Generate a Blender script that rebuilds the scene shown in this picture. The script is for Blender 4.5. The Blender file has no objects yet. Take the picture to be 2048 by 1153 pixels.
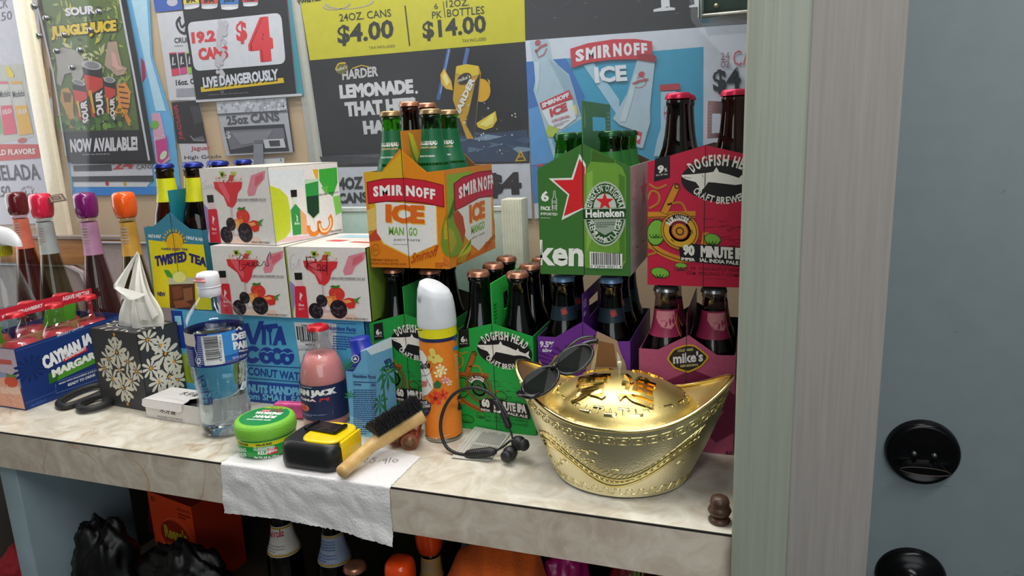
import bpy, bmesh, math, random
from mathutils import Vector, Matrix
random.seed(7)
SC=bpy.context.scene
C=SC.collection
PI=math.pi
# ---------------------------------------------------------------- camera, world, lights, exposure
CAM_R=[[0.94454, 0.325898, -0.04044], [0.031626, -0.212842, -0.976575], [-0.326871, 0.921135, -0.211345]]
CAM_F=1390.138
cam=bpy.data.cameras.new('camera'); cam.sensor_width=36; cam.lens=CAM_F*36/2048; cam.clip_start=.01
co=bpy.data.objects.new('camera',cam); C.objects.link(co); SC.camera=co
r=CAM_R
co.matrix_world=Matrix(((r[0][0],-r[1][0],-r[2][0],0),(r[0][1],-r[1][1],-r[2][1],0),(r[0][2],-r[1][2],-r[2][2],.415),(0,0,0,1)))
SC.view_settings.view_transform='Standard'; SC.view_settings.look='None'
SC.view_settings.gamma=1; SC.view_settings.use_curve_mapping=False
SC.view_settings.exposure=-.28
SC.cycles.transparent_max_bounces=24; SC.cycles.max_bounces=10; SC.cycles.caustics_refractive=False; SC.cycles.caustics_reflective=False
w=bpy.data.worlds.new('world'); SC.world=w; w.use_nodes=True
w.node_tree.nodes['Background'].inputs[0].default_value=(.75,.85,1,1)
w.node_tree.nodes['Background'].inputs[1].default_value=.35
def area(name,loc,aim,size,power,col=(1,1,1)):
    l=bpy.data.lights.new(name,'AREA'); l.shape='RECTANGLE'; l.size,l.size_y=size; l.energy=power; l.color=col
    o=bpy.data.objects.new(name,l); C.objects.link(o); o.location=loc
    o.rotation_euler=(Vector(aim)-Vector(loc)).to_track_quat('-Z','Y').to_euler(); return o
# ceiling tubes over the counter and over the shop floor, daylight from the left, two added fill lights
area('tube_light',(-.35,.62,1.5),(-.35,.66,0),(1.3,.14),13,(1,.98,.94))
area('tube_light',(.35,-.35,1.52),(.1,-.1,0),(1.3,.16),18,(1,.98,.95))
area('poster_light',(-.75,.98,1.28),(-.75,1.3,.42),(1.7,.10),15,(1,.99,.97))  # added strip that brightens the posters, not a fitting of the shop
area('shop_window_light',(.45,-1.7,.85),(-.35,1.0,.15),(1.7,1.2),20,(.95,.98,1))  # unseen fill added behind the camera to lift front faces, no window there
area('window_light',(-2.3,.9,.75),(-.6,1.1,.3),(.9,1.2),11,(.93,.96,1))
# ---------------------------------------------------------------- materials
MATS={}
def lin(h):
    h=h.lstrip('#'); v=[int(h[i:i+2],16)/255 for i in (0,2,4)]
    return [x/12.92 if x<=.04045 else ((x+.055)/1.055)**2.4 for x in v]
def mat(hexc,rough=.45,metal=0,noise=.06,scale=90,bump=0,coat=0,spec=.5,key=None):
    k=key or (hexc,rough,metal,noise,scale,bump,coat,spec)
    if k in MATS: return MATS[k]
    m=bpy.data.materials.new('m_'+hexc.strip('#')); m.use_nodes=True; nt=m.node_tree; b=nt.nodes['Principled BSDF']
    c=lin(hexc); b.inputs['Roughness'].default_value=rough; b.inputs['Metallic'].default_value=metal
    b.inputs['Coat Weight'].default_value=coat; b.inputs['Specular IOR Level'].default_value=spec
    if noise:
        tc=nt.nodes.new('ShaderNodeTexCoord'); n=nt.nodes.new('ShaderNodeTexNoise'); n.inputs['Scale'].default_value=scale; n.inputs['Detail'].default_value=3
        rp=nt.nodes.new('ShaderNodeValToRGB'); e=rp.color_ramp.elements
        e[0].position=.3; e[1].position=.7
        e[0].color=[x*(1-noise) for x in c]+[1]; e[1].color=[min(1,x*(1+noise)) for x in c]+[1]
        nt.links.new(tc.outputs['Object'],n.inputs['Vector']); nt.links.new(n.outputs['Fac'],rp.inputs['Fac']); nt.links.new(rp.outputs['Color'],b.inputs['Base Color'])
        if bump:
            bp=nt.nodes.new('ShaderNodeBump'); bp.inputs['Strength'].default_value=bump; bp.inputs['Distance'].default_value=.002
            nt.links.new(n.outputs['Fac'],bp.inputs['Height']); nt.links.new(bp.outputs['Normal'],b.inputs['Normal'])
    else: b.inputs['Base Color'].default_value=c+[1]
    MATS[k]=m; return m
def ink(hexc): return mat(hexc,.42,noise=.04,scale=160,spec=.35)          # printed card or paper
def wallink(hexc): return mat(hexc,.55,noise=.05,scale=60,spec=.12,key=('w',hexc))
def glass(hexc,gloss=.04,ior=1.5,key=None,haze=0,rough=.02):
    k=('g',hexc,ior,haze,gloss)
    if k in MATS: return MATS[k]
    m=bpy.data.materials.new('glass_'+hexc.strip('#')); m.use_nodes=True; nt=m.node_tree; nt.nodes.clear()
    o=nt.nodes.new('ShaderNodeOutputMaterial'); t=nt.nodes.new('ShaderNodeBsdfTransparent'); t.inputs[0].default_value=lin(hexc)+[1]
    g=nt.nodes.new('ShaderNodeBsdfGlossy'); g.inputs['Roughness'].default_value=rough; g.inputs['Color'].default_value=(1,1,1,1)
    lw=nt.nodes.new('ShaderNodeLayerWeight'); lw.inputs[0].default_value=.5
    pw=nt.nodes.new('ShaderNodeMath'); pw.operation='POWER'; pw.inputs[1].default_value=4.5; nt.links.new(lw.outputs['Facing'],pw.inputs[0])
    f=nt.nodes.new('ShaderNodeMath'); f.operation='MULTIPLY_ADD'; f.inputs[1].default_value=.85 if ior>1.3 else .35; f.inputs[2].default_value=((ior-1)/(ior+1))**2; nt.links.new(pw.outputs[0],f.inputs[0])
    mx=nt.nodes.new('ShaderNodeMixShader'); nt.links.new(f.outputs[0],mx.inputs[0]); nt.links.new(g.outputs[0],mx.inputs[2])
    if haze:
        d=nt.nodes.new('ShaderNodeBsdfDiffuse'); d.inputs[0].default_value=(.9,.9,.95,1); m2=nt.nodes.new('ShaderNodeMixShader'); m2.inputs[0].default_value=haze
        n=nt.nodes.new('ShaderNodeTexNoise'); n.inputs['Scale'].default_value=5; mu=nt.nodes.new('ShaderNodeMath'); mu.operation='MULTIPLY'; mu.inputs[1].default_value=haze*2
        nt.links.new(n.outputs['Fac'],mu.inputs[0]); nt.links.new(mu.outputs[0],m2.inputs[0])
        nt.links.new(t.outputs[0],m2.inputs[1]); nt.links.new(d.outputs[0],m2.inputs[2]); nt.links.new(m2.outputs[0],mx.inputs[1])
    else: nt.links.new(t.outputs[0],mx.inputs[1])
    nt.links.new(mx.outputs[0],o.inputs[0]); MATS[k]=m; return m
def liquid(hexc,ior=1.33,rough=0):
    k=('l',hexc,ior)
    if k in MATS: return MATS[k]
    m=bpy.data.materials.new('liquid'); m.use_nodes=True; b=m.node_tree.nodes['Principled BSDF']
    b.inputs['Base Color'].default_value=lin(hexc)+[1]; b.inputs['Transmission Weight'].default_value=1; b.inputs['IOR'].default_value=ior; b.inputs['Roughness'].default_value=rough
    MATS[k]=m; return m
# ---------------------------------------------------------------- mesh building
class MB:
    def __init__(s): s.v=[]; s.f=[]; s.m=[]; s.sm=[]; s.mats=[]
    def mi(s,m):
        if m not in s.mats: s.mats.append(m)
        return s.mats.index(m)
    def add(s,vs,fs,m,smooth=False):
        o=len(s.v); s.v+= [tuple(v) for v in vs]; i=s.mi(m)
        for f in fs: s.f.append([o+k for k in f]); s.m.append(i); s.sm.append(smooth)
    def build(s,name,parent=None,at=None):
        me=bpy.data.meshes.new(name); o=bpy.data.objects.new(name,me); C.objects.link(o)
        b=Vector((0,0,0))
        if at is not None: b=Vector(at)
        elif parent is not None and 'base' in parent: b=Vector(parent['base'])
        if parent is not None: o.parent=parent
        me.from_pydata([Vector(v)-b for v in s.v],[],s.f)
        for m in s.mats: me.materials.append(m)
        me.polygons.foreach_set('material_index',s.m); me.polygons.foreach_set('use_smooth',s.sm); me.update()
        if parent is None: o.location=b
        return o
    def box(s,a,b,m,bev=0,seg=2,M=None):
        bm=bmesh.new(); bmesh.ops.create_cube(bm,size=1)
        c=[(a[i]+b[i])/2 for i in range(3)]; d=[abs(b[i]-a[i]) for i in range(3)]
        for v in bm.verts: v.co=Vector((v.co[i]*d[i]+c[i] for i in range(3)))
        if bev: bmesh.ops.bevel(bm,geom=bm.edges[:]+bm.verts[:],offset=bev,segments=seg,affect='EDGES',profile=.5)
        if M is not None: bmesh.ops.transform(bm,matrix=M,verts=bm.verts)
        s.bm(bm,m,bool(bev))
    def bm(s,bm,m,smooth=False):
        bm.verts.index_update(); s.add([v.co for v in bm.verts],[[v.index for v in f.verts] for f in bm.faces],m,smooth); bm.free()
    def lathe(s,prof,m,c=(0,0,0),seg=28,sx=1,sy=1,rot=None,smooth=True,arc=None):
        rings=[]; vs=[]
        for r,z in prof:
            if r<1e-6: rings.append([len(vs)]); vs.append(Vector((0,0,z)))
            else:
                rings.append(list(range(len(vs),len(vs)+seg)))
                vs+=[Vector((r*math.cos(2*PI*k/seg)*sx,r*math.sin(2*PI*k/seg)*sy,z)) for k in range(seg)]
        fs=[]
        for a,b in zip(rings,rings[1:]):
            for k in range(seg):
                k2=(k+1)%seg
                if len(a)==1 and len(b)==1: continue
                if len(a)==1: fs.append([a[0],b[k],b[k2]][::-1])
                elif len(b)==1: fs.append([a[k],a[k2],b[0]])
                else: fs.append([a[k],a[k2],b[k2],b[k]])
        if rot is not None: vs=[rot@v for v in vs]
        c=Vector(c); s.add([v+c for v in vs],fs,m,smooth)
    def tube(s,pts,r,m,seg=8,closed=False,flat=1):
        pts=[Vector(p) for p in pts]; n=len(pts); vs=[]; fs=[]
        rs=r if isinstance(r,(list,tuple)) else [r]*n
        up=None
        for i,p in enumerate(pts):
            a=pts[i-1] if i>0 or closed else p; b=pts[(i+1)%n] if i<n-1 or closed else p
            t=(b-a).normalized()
            if up is None: up=t.orthogonal().normalized()
            up=(up-t*up.dot(t)); up=up.normalized() if up.length>1e-6 else t.orthogonal().normalized()
            si=t.cross(up)
            vs+=[p+(up*math.cos(2*PI*k/seg)+si*math.sin(2*PI*k/seg)*flat)*rs[i] for k in range(seg)]
        for i in range(n if closed else n-1):
            j=(i+1)%n
            fs+=[[i*seg+k,i*seg+(k+1)%seg,j*seg+(k+1)%seg,j*seg+k] for k in range(seg)]
        if not closed: fs+=[list(range(seg))[::-1],list(range((n-1)*seg,n*seg))]
        s.add(vs,fs,m,True)
    def slab(s,surf,pts,th,m,lift=0):           # outline on a plane given real thickness, going inwards
        n=len(pts); vs=[surf(u,v,lift) for u,v in pts]+[surf(u,v,lift-th) for u,v in pts]
        fs=[list(range(n)),list(range(2*n-1,n-1,-1))]+[[i,n+i,n+(i+1)%n,(i+1)%n] for i in range(n)]
        s.add(vs,fs,m)
    def grid(s,fn,nu,nv,m,smooth=True,closeu=False):
        vs=[fn(i/nu,j/nv) for j in range(nv+1) for i in range(nu+(0 if closeu else 1))]; W=nu+(0 if closeu else 1)
        fs=[[j*W+i,j*W+(i+1)%W,(j+1)*W+(i+1)%W,(j+1)*W+i] for j in range(nv) for i in range(nu)]
        s.add(vs,fs,m,smooth)
def spl(pts,n=8):                                  # Catmull-Rom through points
    pts=[Vector(p) for p in pts]; P=[pts[0]]+pts+[pts[-1]]; out=[]
    for i in range(1,len(P)-2):
        for k in range(n):
            t=k/n; a,b,c,d=P[i-1:i+3]
            out.append(.5*((2*b)+(c-a)*t+(2*a-5*b+4*c-d)*t*t+(3*b-3*c+d-a)*t**3))
    return out+[pts[-1]]
PL={
'wall':((0.0, 1.3, 0.0), (1.0, 0.0, 0.0), (0.0, 0.0, 1.0)),
'hein':((-0.2705, 0.88, 0.2335), (1.0, 0.0, 0.0), (0.0, 0.0, 1.0)),
'heinS':((-0.1493, 0.88, 0.2335), (0.0, 1.0, 0.0), (0.0, 0.0, 1.0)),
'smir':((-0.5345, 0.888, 0.2355), (1.0, 0.0, 0.0), (0.0, 0.0, 1.0)),
'smirS':((-0.4075, 0.888, 0.2355), (0.0, 1.0, 0.0), (0.0, 0.0, 1.0)),
'd90':((-0.1265, 0.872, 0.2245), (1.0, 0.0, 0.0), (0.0, 0.0, 1.0)),
'dogA':((-0.5455, 0.885, 0.0), (1.0, 0.0, 0.0), (0.0, 0.0, 1.0)),
'dogB':((-0.402, 0.875, 0.0), (1.0, 0.0, 0.0), (0.0, 0.0, 1.0)),
'purp':((-0.2795, 0.885, 0.0), (1.0, 0.0, 0.0), (0.0, 0.0, 1.0)),
'mik':((-0.1385, 0.879, 0.0), (1.0, 0.0, 0.0), (0.0, 0.0, 1.0)),
'twist':((-0.974, 0.9, 0.1525), (1.0, 0.0, 0.0), (0.0, 0.0, 1.0)),
'vita':((-0.932, 0.89, 0.0003), (1.0, 0.0, 0.0), (0.0, 0.0, 1.0)),
'shotL':((-0.8226, 0.882, 0.1525), (1.0, 0.0, 0.0), (0.0, 0.0, 1.0)),
'shotR':((-0.6795, 0.884, 0.1525), (1.0, 0.0, 0.0), (0.0, 0.0, 1.0)),
'shotT':((-0.851, 0.9102, 0.2658), (0.99053, -0.13727, 0.0), (0.0, 0.0, 1.0)),
'cayF':((-1.2901, 0.7706, 0.0), (0.99923, -0.03919, 0.0), (0.0, 0.0, 1.0)),
'tis':((-1.0407, 0.8222, 0.0), (0.99523, -0.09761, 0.0), (0.0, 0.0, 1.0)),
'tooth':((-0.91432, 0.79474, 0.0), (0.99759, -0.06941, -0.0), (0.0, 0.0, 1.0)),
'cay_handle':((-1.2175, 0.768, 0.0), (0.0392, 0.99923, 0.0), (0.0, 0.0, 1.0)),
'dome':((0.0, 0.8, 0.0), (1.0, 0.0, 0.0), (0.0, 0.0, 1.0)),
'cart':((-0.5482, 0.8156, 0.0), (0.99517, -0.09814, 0.0), (0.0, 0.0, 1.0)),
'appron':((0.0, 0.69, 0.0), (1.0, 0.0, 0.0), (0.0, 0.0, 1.0)),
'top_side':((-0.70044, 0.88934, 0.2658), (0.13727, 0.99053, -0.0), (0.0, 0.0, 1.0)),
'right_side':((-0.5365, 0.884, 0.1525), (0.0, 1.0, 0.0), (0.0, 0.0, 1.0)),
'margarita_side':((-1.14491, 0.76491, 0.0), (0.03919, 0.99923, -0.0), (0.0, 0.0, 1.0)),
'tissue_side':((-0.92625, 0.81098, 0.0), (0.09761, 0.99523, -0.0), (0.0, 0.0, 1.0)),
'carton_side':((-0.50839, 0.81167, 0.0), (0.09814, 0.99517, -0.0), (0.0, 0.0, 1.0)),
'left_side':((-0.6796, 0.882, 0.1525), (0.0, 1.0, 0.0), (0.0, 0.0, 1.0))}
CY={'glade': ((-0.4125, 0.845), 0.0265), 'water': ((-0.744, 0.785), 0.0407), 'palo': ((-0.612, 0.85), 0.0352), 'jar': ((-0.6385, 0.744), 0.0405)}
def plane(n,push=0):
    o,ex,ey=[Vector(a) for a in PL[n]] if isinstance(n,str) else [Vector(a) for a in n]
    nn=ex.cross(ey).normalized()
    return lambda u,v,l=0: o+ex*u+ey*v+nn*(l+push)
def cyl(c,rf):                                     # rf: radius as a function of height; u is arc length at the radius r0=rf ref
    r0=rf(None)
    return lambda u,v,l=0: Vector((c[0]+(rf(v)+l)*math.sin(u/r0),c[1]-(rf(v)+l)*math.cos(u/r0),v+(c[2] if len(c)>2 else 0)))
TX={}
def textgeo(s,b=0,sh=0,res=2):
    k=(s,b,sh,res)
    if k not in TX:
        cu=bpy.data.curves.new('txt','FONT'); cu.body=s; cu.offset=b; cu.shear=sh; cu.resolution_u=res
        o=bpy.data.objects.new('txt',cu); me=o.to_mesh()
        vs=[(v.co.x,v.co.y) for v in me.vertices]; fs=[list(p.vertices) for p in me.polygons]
        o.to_mesh_clear(); bpy.data.objects.remove(o); bpy.data.curves.remove(cu)
        if not vs: vs=[(0,0),(1,0),(0,1)]; fs=[]
        xs=[v[0] for v in vs]; ys=[v[1] for v in vs]
        TX[k]=(vs,fs,min(xs),max(xs),min(ys),max(ys))
    return TX[k]
class Art:
    """Printing on a surface: flat inks laid in thin layers over a panel."""
    def __init__(s,mb,surf,step=.00012,ink=ink,sc=(1,1),off=(0,0)): s.mb=mb; s.S=surf; s.st=step; s.ink=ink; s.sc=sc; s.off=off; s.clip=None; s.n=0; s.curve=0
    def q(s,u,v,L):
        u=u*s.sc[0]+s.off[0]; v=v*s.sc[1]+s.off[1]
        if s.clip: u=min(max(u,.0004),s.clip[0]-.0004); v=min(max(v,.0008),s.clip[1])
        return s.S(u,v,L*s.st)
    def p(s,col,pts,L=1,mat=None):
        s.n+=1; L=L+(s.n%50)*.015
        if s.curve and len(pts)>2:                   # follow a rounded body: cut the shape into small facets
            bm=bmesh.new(); bm.faces.new([bm.verts.new((u,v,0)) for u,v in pts]); bmesh.ops.triangulate(bm,faces=bm.faces[:])
            for _ in range(5):
                e=[e for e in bm.edges if e.calc_length()>s.curve]
                if not e: break
                bmesh.ops.subdivide_edges(bm,edges=e,cuts=1); bmesh.ops.triangulate(bm,faces=[f for f in bm.faces if len(f.verts)>3])
            bm.verts.index_update(); s.mb.add([s.q(v.co.x,v.co.y,L) for v in bm.verts],[[v.index for v in f.verts] for f in bm.faces],mat or s.ink(col),True); bm.free(); return
        s.mb.add([s.q(u,v,L) for u,v in pts],[list(range(len(pts)))],mat or s.ink(col))
    def patch(s,col,u0,v0,u1,v1,L=1,nu=12,nv=4):
        s.mb.grid(lambda a,b:s.q(u0+(u1-u0)*a,v0+(v1-v0)*b,L),nu,nv,s.ink(col))
    def e(s,col,c,L=1,n=24,inner=0,a0=0,a1=2*PI):
        (cx,cy),(rx,ry),(tx,ty)=c; ax,ay,bx,by=rx-cx,ry-cy,tx-cx,ty-cy
        P=lambda t,k:(cx+k*(ax*math.cos(t)+bx*math.sin(t)),cy+k*(ay*math.cos(t)+by*math.sin(t)))
        if not inner and a1-a0>6.2: s.p(col,[P(2*PI*i/n,1) for i in range(n)],L); return
        ts=[a0+(a1-a0)*i/n for i in range(n+1)]
        vs=[s.q(*P(t,1),L) for t in ts]+[s.q(*P(t,inner),L) for t in ts]
        s.mb.add(vs,[[i,i+1,n+2+i,n+1+i] for i in range(n)],s.ink(col))
    def c(s,col,x,y,r,L=1,n=14): s.p(col,[(x+r*math.cos(2*PI*i/n),y+r*math.sin(2*PI*i/n)) for i in range(n)],L)
    def t(s,col,txt,P,L=2,b=.02,sh=0):
        if b>.055 and txt.upper()==txt:              # heavy headline lettering: thicken the strokes sideways
            (ox,oy),(px,py),(qx,qy)=P; hgt=math.hypot(qx-ox,qy-oy); ln_=math.hypot(px-ox,py-oy) or 1; k=hgt*min(.028,b-.04)/ln_
            for sg in (-1,1): dx,dy=(px-ox)*k*sg,(py-oy)*k*sg; s.t(col,txt,[(ox+dx,oy+dy),(px+dx,py+dy),(qx+dx,qy+dy)],L+.1*sg,.05,sh)
        b=min(b,.055 if txt.upper()==txt else .034) if len(txt)>1 else b*.8
        vs,fs,x0,x1,y0,y1=textgeo(txt,b,sh); (ox,oy),(px,py),(qx,qy)=P
        out=[]
        for x,y in vs:
            a=(x-x0)/(x1-x0 or 1); d=(y-y0)/(y1-y0 or 1)
            out.append(s.q(ox+(px-ox)*a+(qx-ox)*d,oy+(py-oy)*a+(qy-oy)*d,L))
        s.mb.add(out,fs,s.ink(col))
    def l(s,col,pts,w,L=2,smooth=0):
        if smooth: pts=[(p.x,p.y) for p in spl([(a,b,0) for a,b in pts],smooth)]
        ls=[];rs=[]
        for i,(x,y) in enumerate(pts):
            a=pts[max(i-1,0)]; b=pts[min(i+1,len(pts)-1)]; dx,dy=b[0]-a[0],b[1]-a[1]; d=math.hypot(dx,dy) or 1
            ls.append((x-dy/d*w/2,y+dx/d*w/2)); rs.append((x+dy/d*w/2,y-dx/d*w/2))
        n=len(pts); s.mb.add([s.q(*p,L) for p in ls+rs],[[i,n+i,n+i+1,i+1] for i in range(n-1)],s.ink(col))
    def arc(s,col,txt,c,a0,a1,hgt,L=2,b=.02,flip=False):
        """letters round an ellipse (centre, right point, top point); angles in degrees; flip reads along the bottom"""
        (cx,cy),(rx,ry),(tx,ty)=c; ax,ay,bx,by=rx-cx,ry-cy,tx-cx,ty-cy
        g=[textgeo(ch,b) if ch!=' ' else None for ch in txt]
        ws=[(q[3]-q[2]+.09 if q else .3) for q in g]; tot=sum(ws); pos=0
        for q,wd in zip(g,ws):
            t=math.radians(a0+(a1-a0)*(pos+wd/2)/tot); pos+=wd
            if not q: continue
            px,py=cx+ax*math.cos(t)+bx*math.sin(t),cy+ay*math.cos(t)+by*math.sin(t)
            dt=(1 if a1>a0 else -1); ex,ey=dt*(-ax*math.sin(t)+bx*math.cos(t)),dt*(-ay*math.sin(t)+by*math.cos(t)); d=math.hypot(ex,ey); ex/=d; ey/=d
            nx,ny=-ey,ex
            arcl=abs(math.radians(a1-a0))*d/tot
            k=arcl; kh=hgt/.72
            out=[]
            for x,y in q[0]:
                X=(x-(q[2]+q[3])/2)*k; Y=y*kh
                out.append(s.q(px+ex*X+nx*Y,py+ey*X+ny*Y,L))
            s.mb.add(out,q[1],s.ink(col))
    def star(s,col,x,y,r,L=2,inner=.4,rot=PI/2,n=5): s.p(col,[(x+(r if i%2==0 else r*inner)*math.cos(rot+i*PI/n),y+(r if i%2==0 else r*inner)*math.sin(rot+i*PI/n)) for i in range(2*n)],L)
    def bars(s,u0,v0,u1,v1,L=3,n=24,col='#151515',seed=1,vert=True):
        rr=random.Random(seed); x=0; W=[]
        while len(W)<n: W.append((rr.choice((1,1,2,3)),rr.choice((1,1,2))))
        tot=sum(a+b for a,b in W)
        for a,b in W:
            f0,f1=x/tot,(x+a)/tot; x+=a+b
            if vert: s.p(col,[(u0+(u1-u0)*f0,v0),(u0+(u1-u0)*f1,v0),(u0+(u1-u0)*f1,v1),(u0+(u1-u0)*f0,v1)],L)
            else: s.p(col,[(u0,v0+(v1-v0)*f0),(u1,v0+(v1-v0)*f0),(u1,v0+(v1-v0)*f1),(u0,v0+(v1-v0)*f1)],L)
    def lines(s,col,P,n,L=2,seed=1,fill=.5):       # rows of tiny print inside a parallelogram (bl, br, tl)
        rr=random.Random(seed); (ox,oy),(px,py),(qx,qy)=P
        F=lambda a,d:(ox+(px-ox)*a+(qx-ox)*d,oy+(py-oy)*a+(qy-oy)*d)
        for i in range(n):
            d0=i/n; d1=d0+fill/n; e=1 if i else .6
            x=0
            while x<e-.02:
                w_=min(rr.uniform(.04,.14),e-x); s.p(col,[F(x,d0),F(x+w_*.82,d0),F(x+w_*.82,d1),F(x,d1)],L); x+=w_
# ---------------------------------------------------------------- things
def tag(o,label,cat,group=None):
    o['label']=label; o['category']=cat
    if group: o['group']=group
    return o
def thing(name,label,cat,base,group=None):
    o=bpy.data.objects.new(name,None); C.objects.link(o); o.empty_display_size=.02; o.location=base; o['base']=list(base)
    return tag(o,label,cat,group)
def struct(o): o['kind']='structure'; return o
def copy_tree(o,loc,label,group=None,rotz=0):
    c=o.copy(); C.objects.link(c); c.location=loc; c.rotation_euler=(0,0,rotz); c['label']=label
    if group: c['group']=group
    for ch in o.children:
        d=ch.copy(); C.objects.link(d); d.parent=c
        for g in ch.children:
            e=g.copy(); C.objects.link(e); e.parent=d
    return c
# ---------------------------------------------------------------- room shell
def wood_mat(hexa,hexb,key,stretch=(30,30,1.5),rough=.55,bump=.25,scale=3):
    m=bpy.data.materials.new(key); m.use_nodes=True; nt=m.node_tree; b=nt.nodes['Principled BSDF']; b.inputs['Roughness'].default_value=rough
    tc=nt.nodes.new('ShaderNodeTexCoord'); mp=nt.nodes.new('ShaderNodeMapping'); mp.inputs['Scale'].default_value=stretch
    n=nt.nodes.new('ShaderNodeTexNoise'); n.inputs['Scale'].default_value=scale; n.inputs['Detail'].default_value=6
    rp=nt.nodes.new('ShaderNodeValToRGB'); rp.color_ramp.elements[0].position=.32; rp.color_ramp.elements[1].position=.68
    rp.color_ramp.elements[0].color=lin(hexa)+[1]; rp.color_ramp.elements[1].color=lin(hexb)+[1]
    bp=nt.nodes.new('ShaderNodeBump'); bp.inputs['Strength'].default_value=bump; bp.inputs['Distance'].default_value=.002
    L=nt.links.new; L(tc.outputs['Object'],mp.inputs[0]); L(mp.outputs[0],n.inputs['Vector']); L(n.outputs['Fac'],rp.inputs[0]); L(rp.outputs[0],b.inputs['Base Color']); L(n.outputs['Fac'],bp.inputs['Height']); L(bp.outputs[0],b.inputs['Normal'])
    return m
def marble(hexa,hexb,vein,key,rough=.28):
    m=bpy.data.materials.new(key); m.use_nodes=True; nt=m.node_tree; b=nt.nodes['Principled BSDF']; b.inputs['Roughness'].default_value=rough; L=nt.links.new
    tc=nt.nodes.new('ShaderNodeTexCoord'); n=nt.nodes.new('ShaderNodeTexNoise'); n.inputs['Scale'].default_value=19; n.inputs['Detail'].default_value=9; n.inputs['Roughness'].default_value=.62; n.inputs['Distortion'].default_value=1.6
    rp=nt.nodes.new('ShaderNodeValToRGB'); e=rp.color_ramp.elements; e[0].position=.36; e[0].color=lin(hexa)+[1]; e[1].position=.66; e[1].color=lin(hexb)+[1]
    v=nt.nodes.new('ShaderNodeTexNoise'); v.inputs['Scale'].default_value=4.5; v.inputs['Detail'].default_value=4; v.inputs['Distortion'].default_value=.8
    vr=nt.nodes.new('ShaderNodeValToRGB'); q=vr.color_ramp.elements; q[0].position=.491; q[0].color=(0,0,0,1); q[1].position=.5; q[1].color=(.6,.6,.6,1); k=q.new(.509); k.color=(0,0,0,1)
    msk=nt.nodes.new('ShaderNodeTexNoise'); msk.inputs['Scale'].default_value=2.3
    mr=nt.nodes.new('ShaderNodeMath'); mr.operation='GREATER_THAN'; mr.inputs[1].default_value=.52
    mu=nt.nodes.new('ShaderNodeMath'); mu.operation='MULTIPLY'
    mx=nt.nodes.new('ShaderNodeMixRGB'); mx.inputs[2].default_value=lin(vein)+[1]
    for t in (n,v,msk): L(tc.outputs['Object'],t.inputs['Vector'])
    L(n.outputs['Fac'],rp.inputs[0]); L(v.outputs['Fac'],vr.inputs[0]); L(msk.outputs['Fac'],mr.inputs[0]); L(vr.outputs[0],mu.inputs[0]); L(mr.outputs[0],mu.inputs[1]); L(mu.outputs[0],mx.inputs[0]); L(rp.outputs[0],mx.inputs[1]); L(mx.outputs[0],b.inputs['Base Color'])
    return m
def shell(name,a,b,m):
    x=MB(); x.box(a,b,m); return struct(x.build(name,at=((a[0]+b[0])/2,(a[1]+b[1])/2,a[2])))
shell('wall_back',(-2.6,1.304,-.95),(1.3,1.4,1.6),mat('#e0bf96',.7,scale=20,noise=.05))
shell('floor',(-2.6,-1.9,-1),(1.3,1.4,-.95),mat('#5d5a56',.5,scale=14,noise=.2))
shell('ceiling',(-2.6,-1.9,1.6),(1.3,1.4,1.66),mat('#c9c9c4',.8,scale=30))
shell('wall_front',(-2.6,-1.98,-.95),(1.3,-1.9,1.6),mat('#8aa09a',.6,scale=6,noise=.15))
shell('wall_left',(-2.7,-1.9,-.95),(-2.6,1.4,1.6),mat('#b9b6ae',.7,scale=10,noise=.1))
shell('wall_outer',(1.3,-1.9,-.95),(1.4,1.4,1.6),mat('#7d8a8a',.7,scale=10,noise=.1))
shell('wall_right',(.016,.80,-.95),(.05,1.304,1.6),mat('#8f9890',.7,scale=15))
post=MB(); post.box((-.012,.67,-.95),(.0408,.80,1.6),wood_mat('#979d91','#a1a699','post_paint',(60,60,2),.45,.5),bev=.004,seg=3)
o=struct(post.build('trim_1',at=(0,.67,-.95)))
brd=MB(); brd.box((.0408,.69,-.95),(.1160,.735,1.6),wood_mat('#98928f','#a29d9a','board_paint',(80,80,3),.7,.3),bev=.0015)
struct(brd.build('trim_2',at=(.08,.69,-.95)))
# door with its lock and knob
dm=MB(); dm.box((.1165,.718,-.94),(.96,.760,1.15),mat('#737f84',.42,scale=40,noise=.04,bump=.02),bev=.002)
dm.box((.1166,.7165,-.94),(.1195,.722,1.15),mat('#98a5a9',.5))
rs=random.Random(3)
A=Art(dm,plane(((0,.718,0),(1,0,0),(0,0,1))))
for k in range(9):
    x,z=rs.uniform(.14,.3),rs.uniform(-.05,.45); A.l('#5c6a70',[(x,z),(x+rs.uniform(.001,.006),z+rs.uniform(-.003,.003))],.0005,1)
door=struct(dm.build('door_1',at=(.1165,.718,-.94))); door['base']=[.1165,.718,-.94]
RX=Matrix.Rotation(PI/2,3,'X')                     # lathe axis pointing out of the wall, to the viewer
blk=mat('#0b0c0f',.22,metal=.6,noise=.2,scale=60)
db=MB(); db.lathe([(0,.009),(.0245,.009),(.0265,.0105),(.0295,.0105),(.0318,.007),(.0325,0)],blk,(.1600,.718,.1015),40,rot=RX)
for sx in (-.008,.009): db.lathe([(0,.0115),(.0022,.011),(.0026,.009)],mat('#5a5f63',.3,metal=.8),(.160+sx,.718,.102),12,rot=RX)
dbo=db.build('deadbolt',door); dbo['base']=[.1165,.718,-.94]
tt=MB()
TT=lambda a,b:Vector((.160+(.0165+.0045*b)*math.cos(2*PI*a),.708-.011*b,.0925-.0025*b+.0048*math.sin(2*PI*a)*(1-.2*b)))
tt.grid(TT,28,4,blk,closeu=True); tt.add([TT(k/28,1) for k in range(28)],[list(range(28))],blk)
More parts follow.
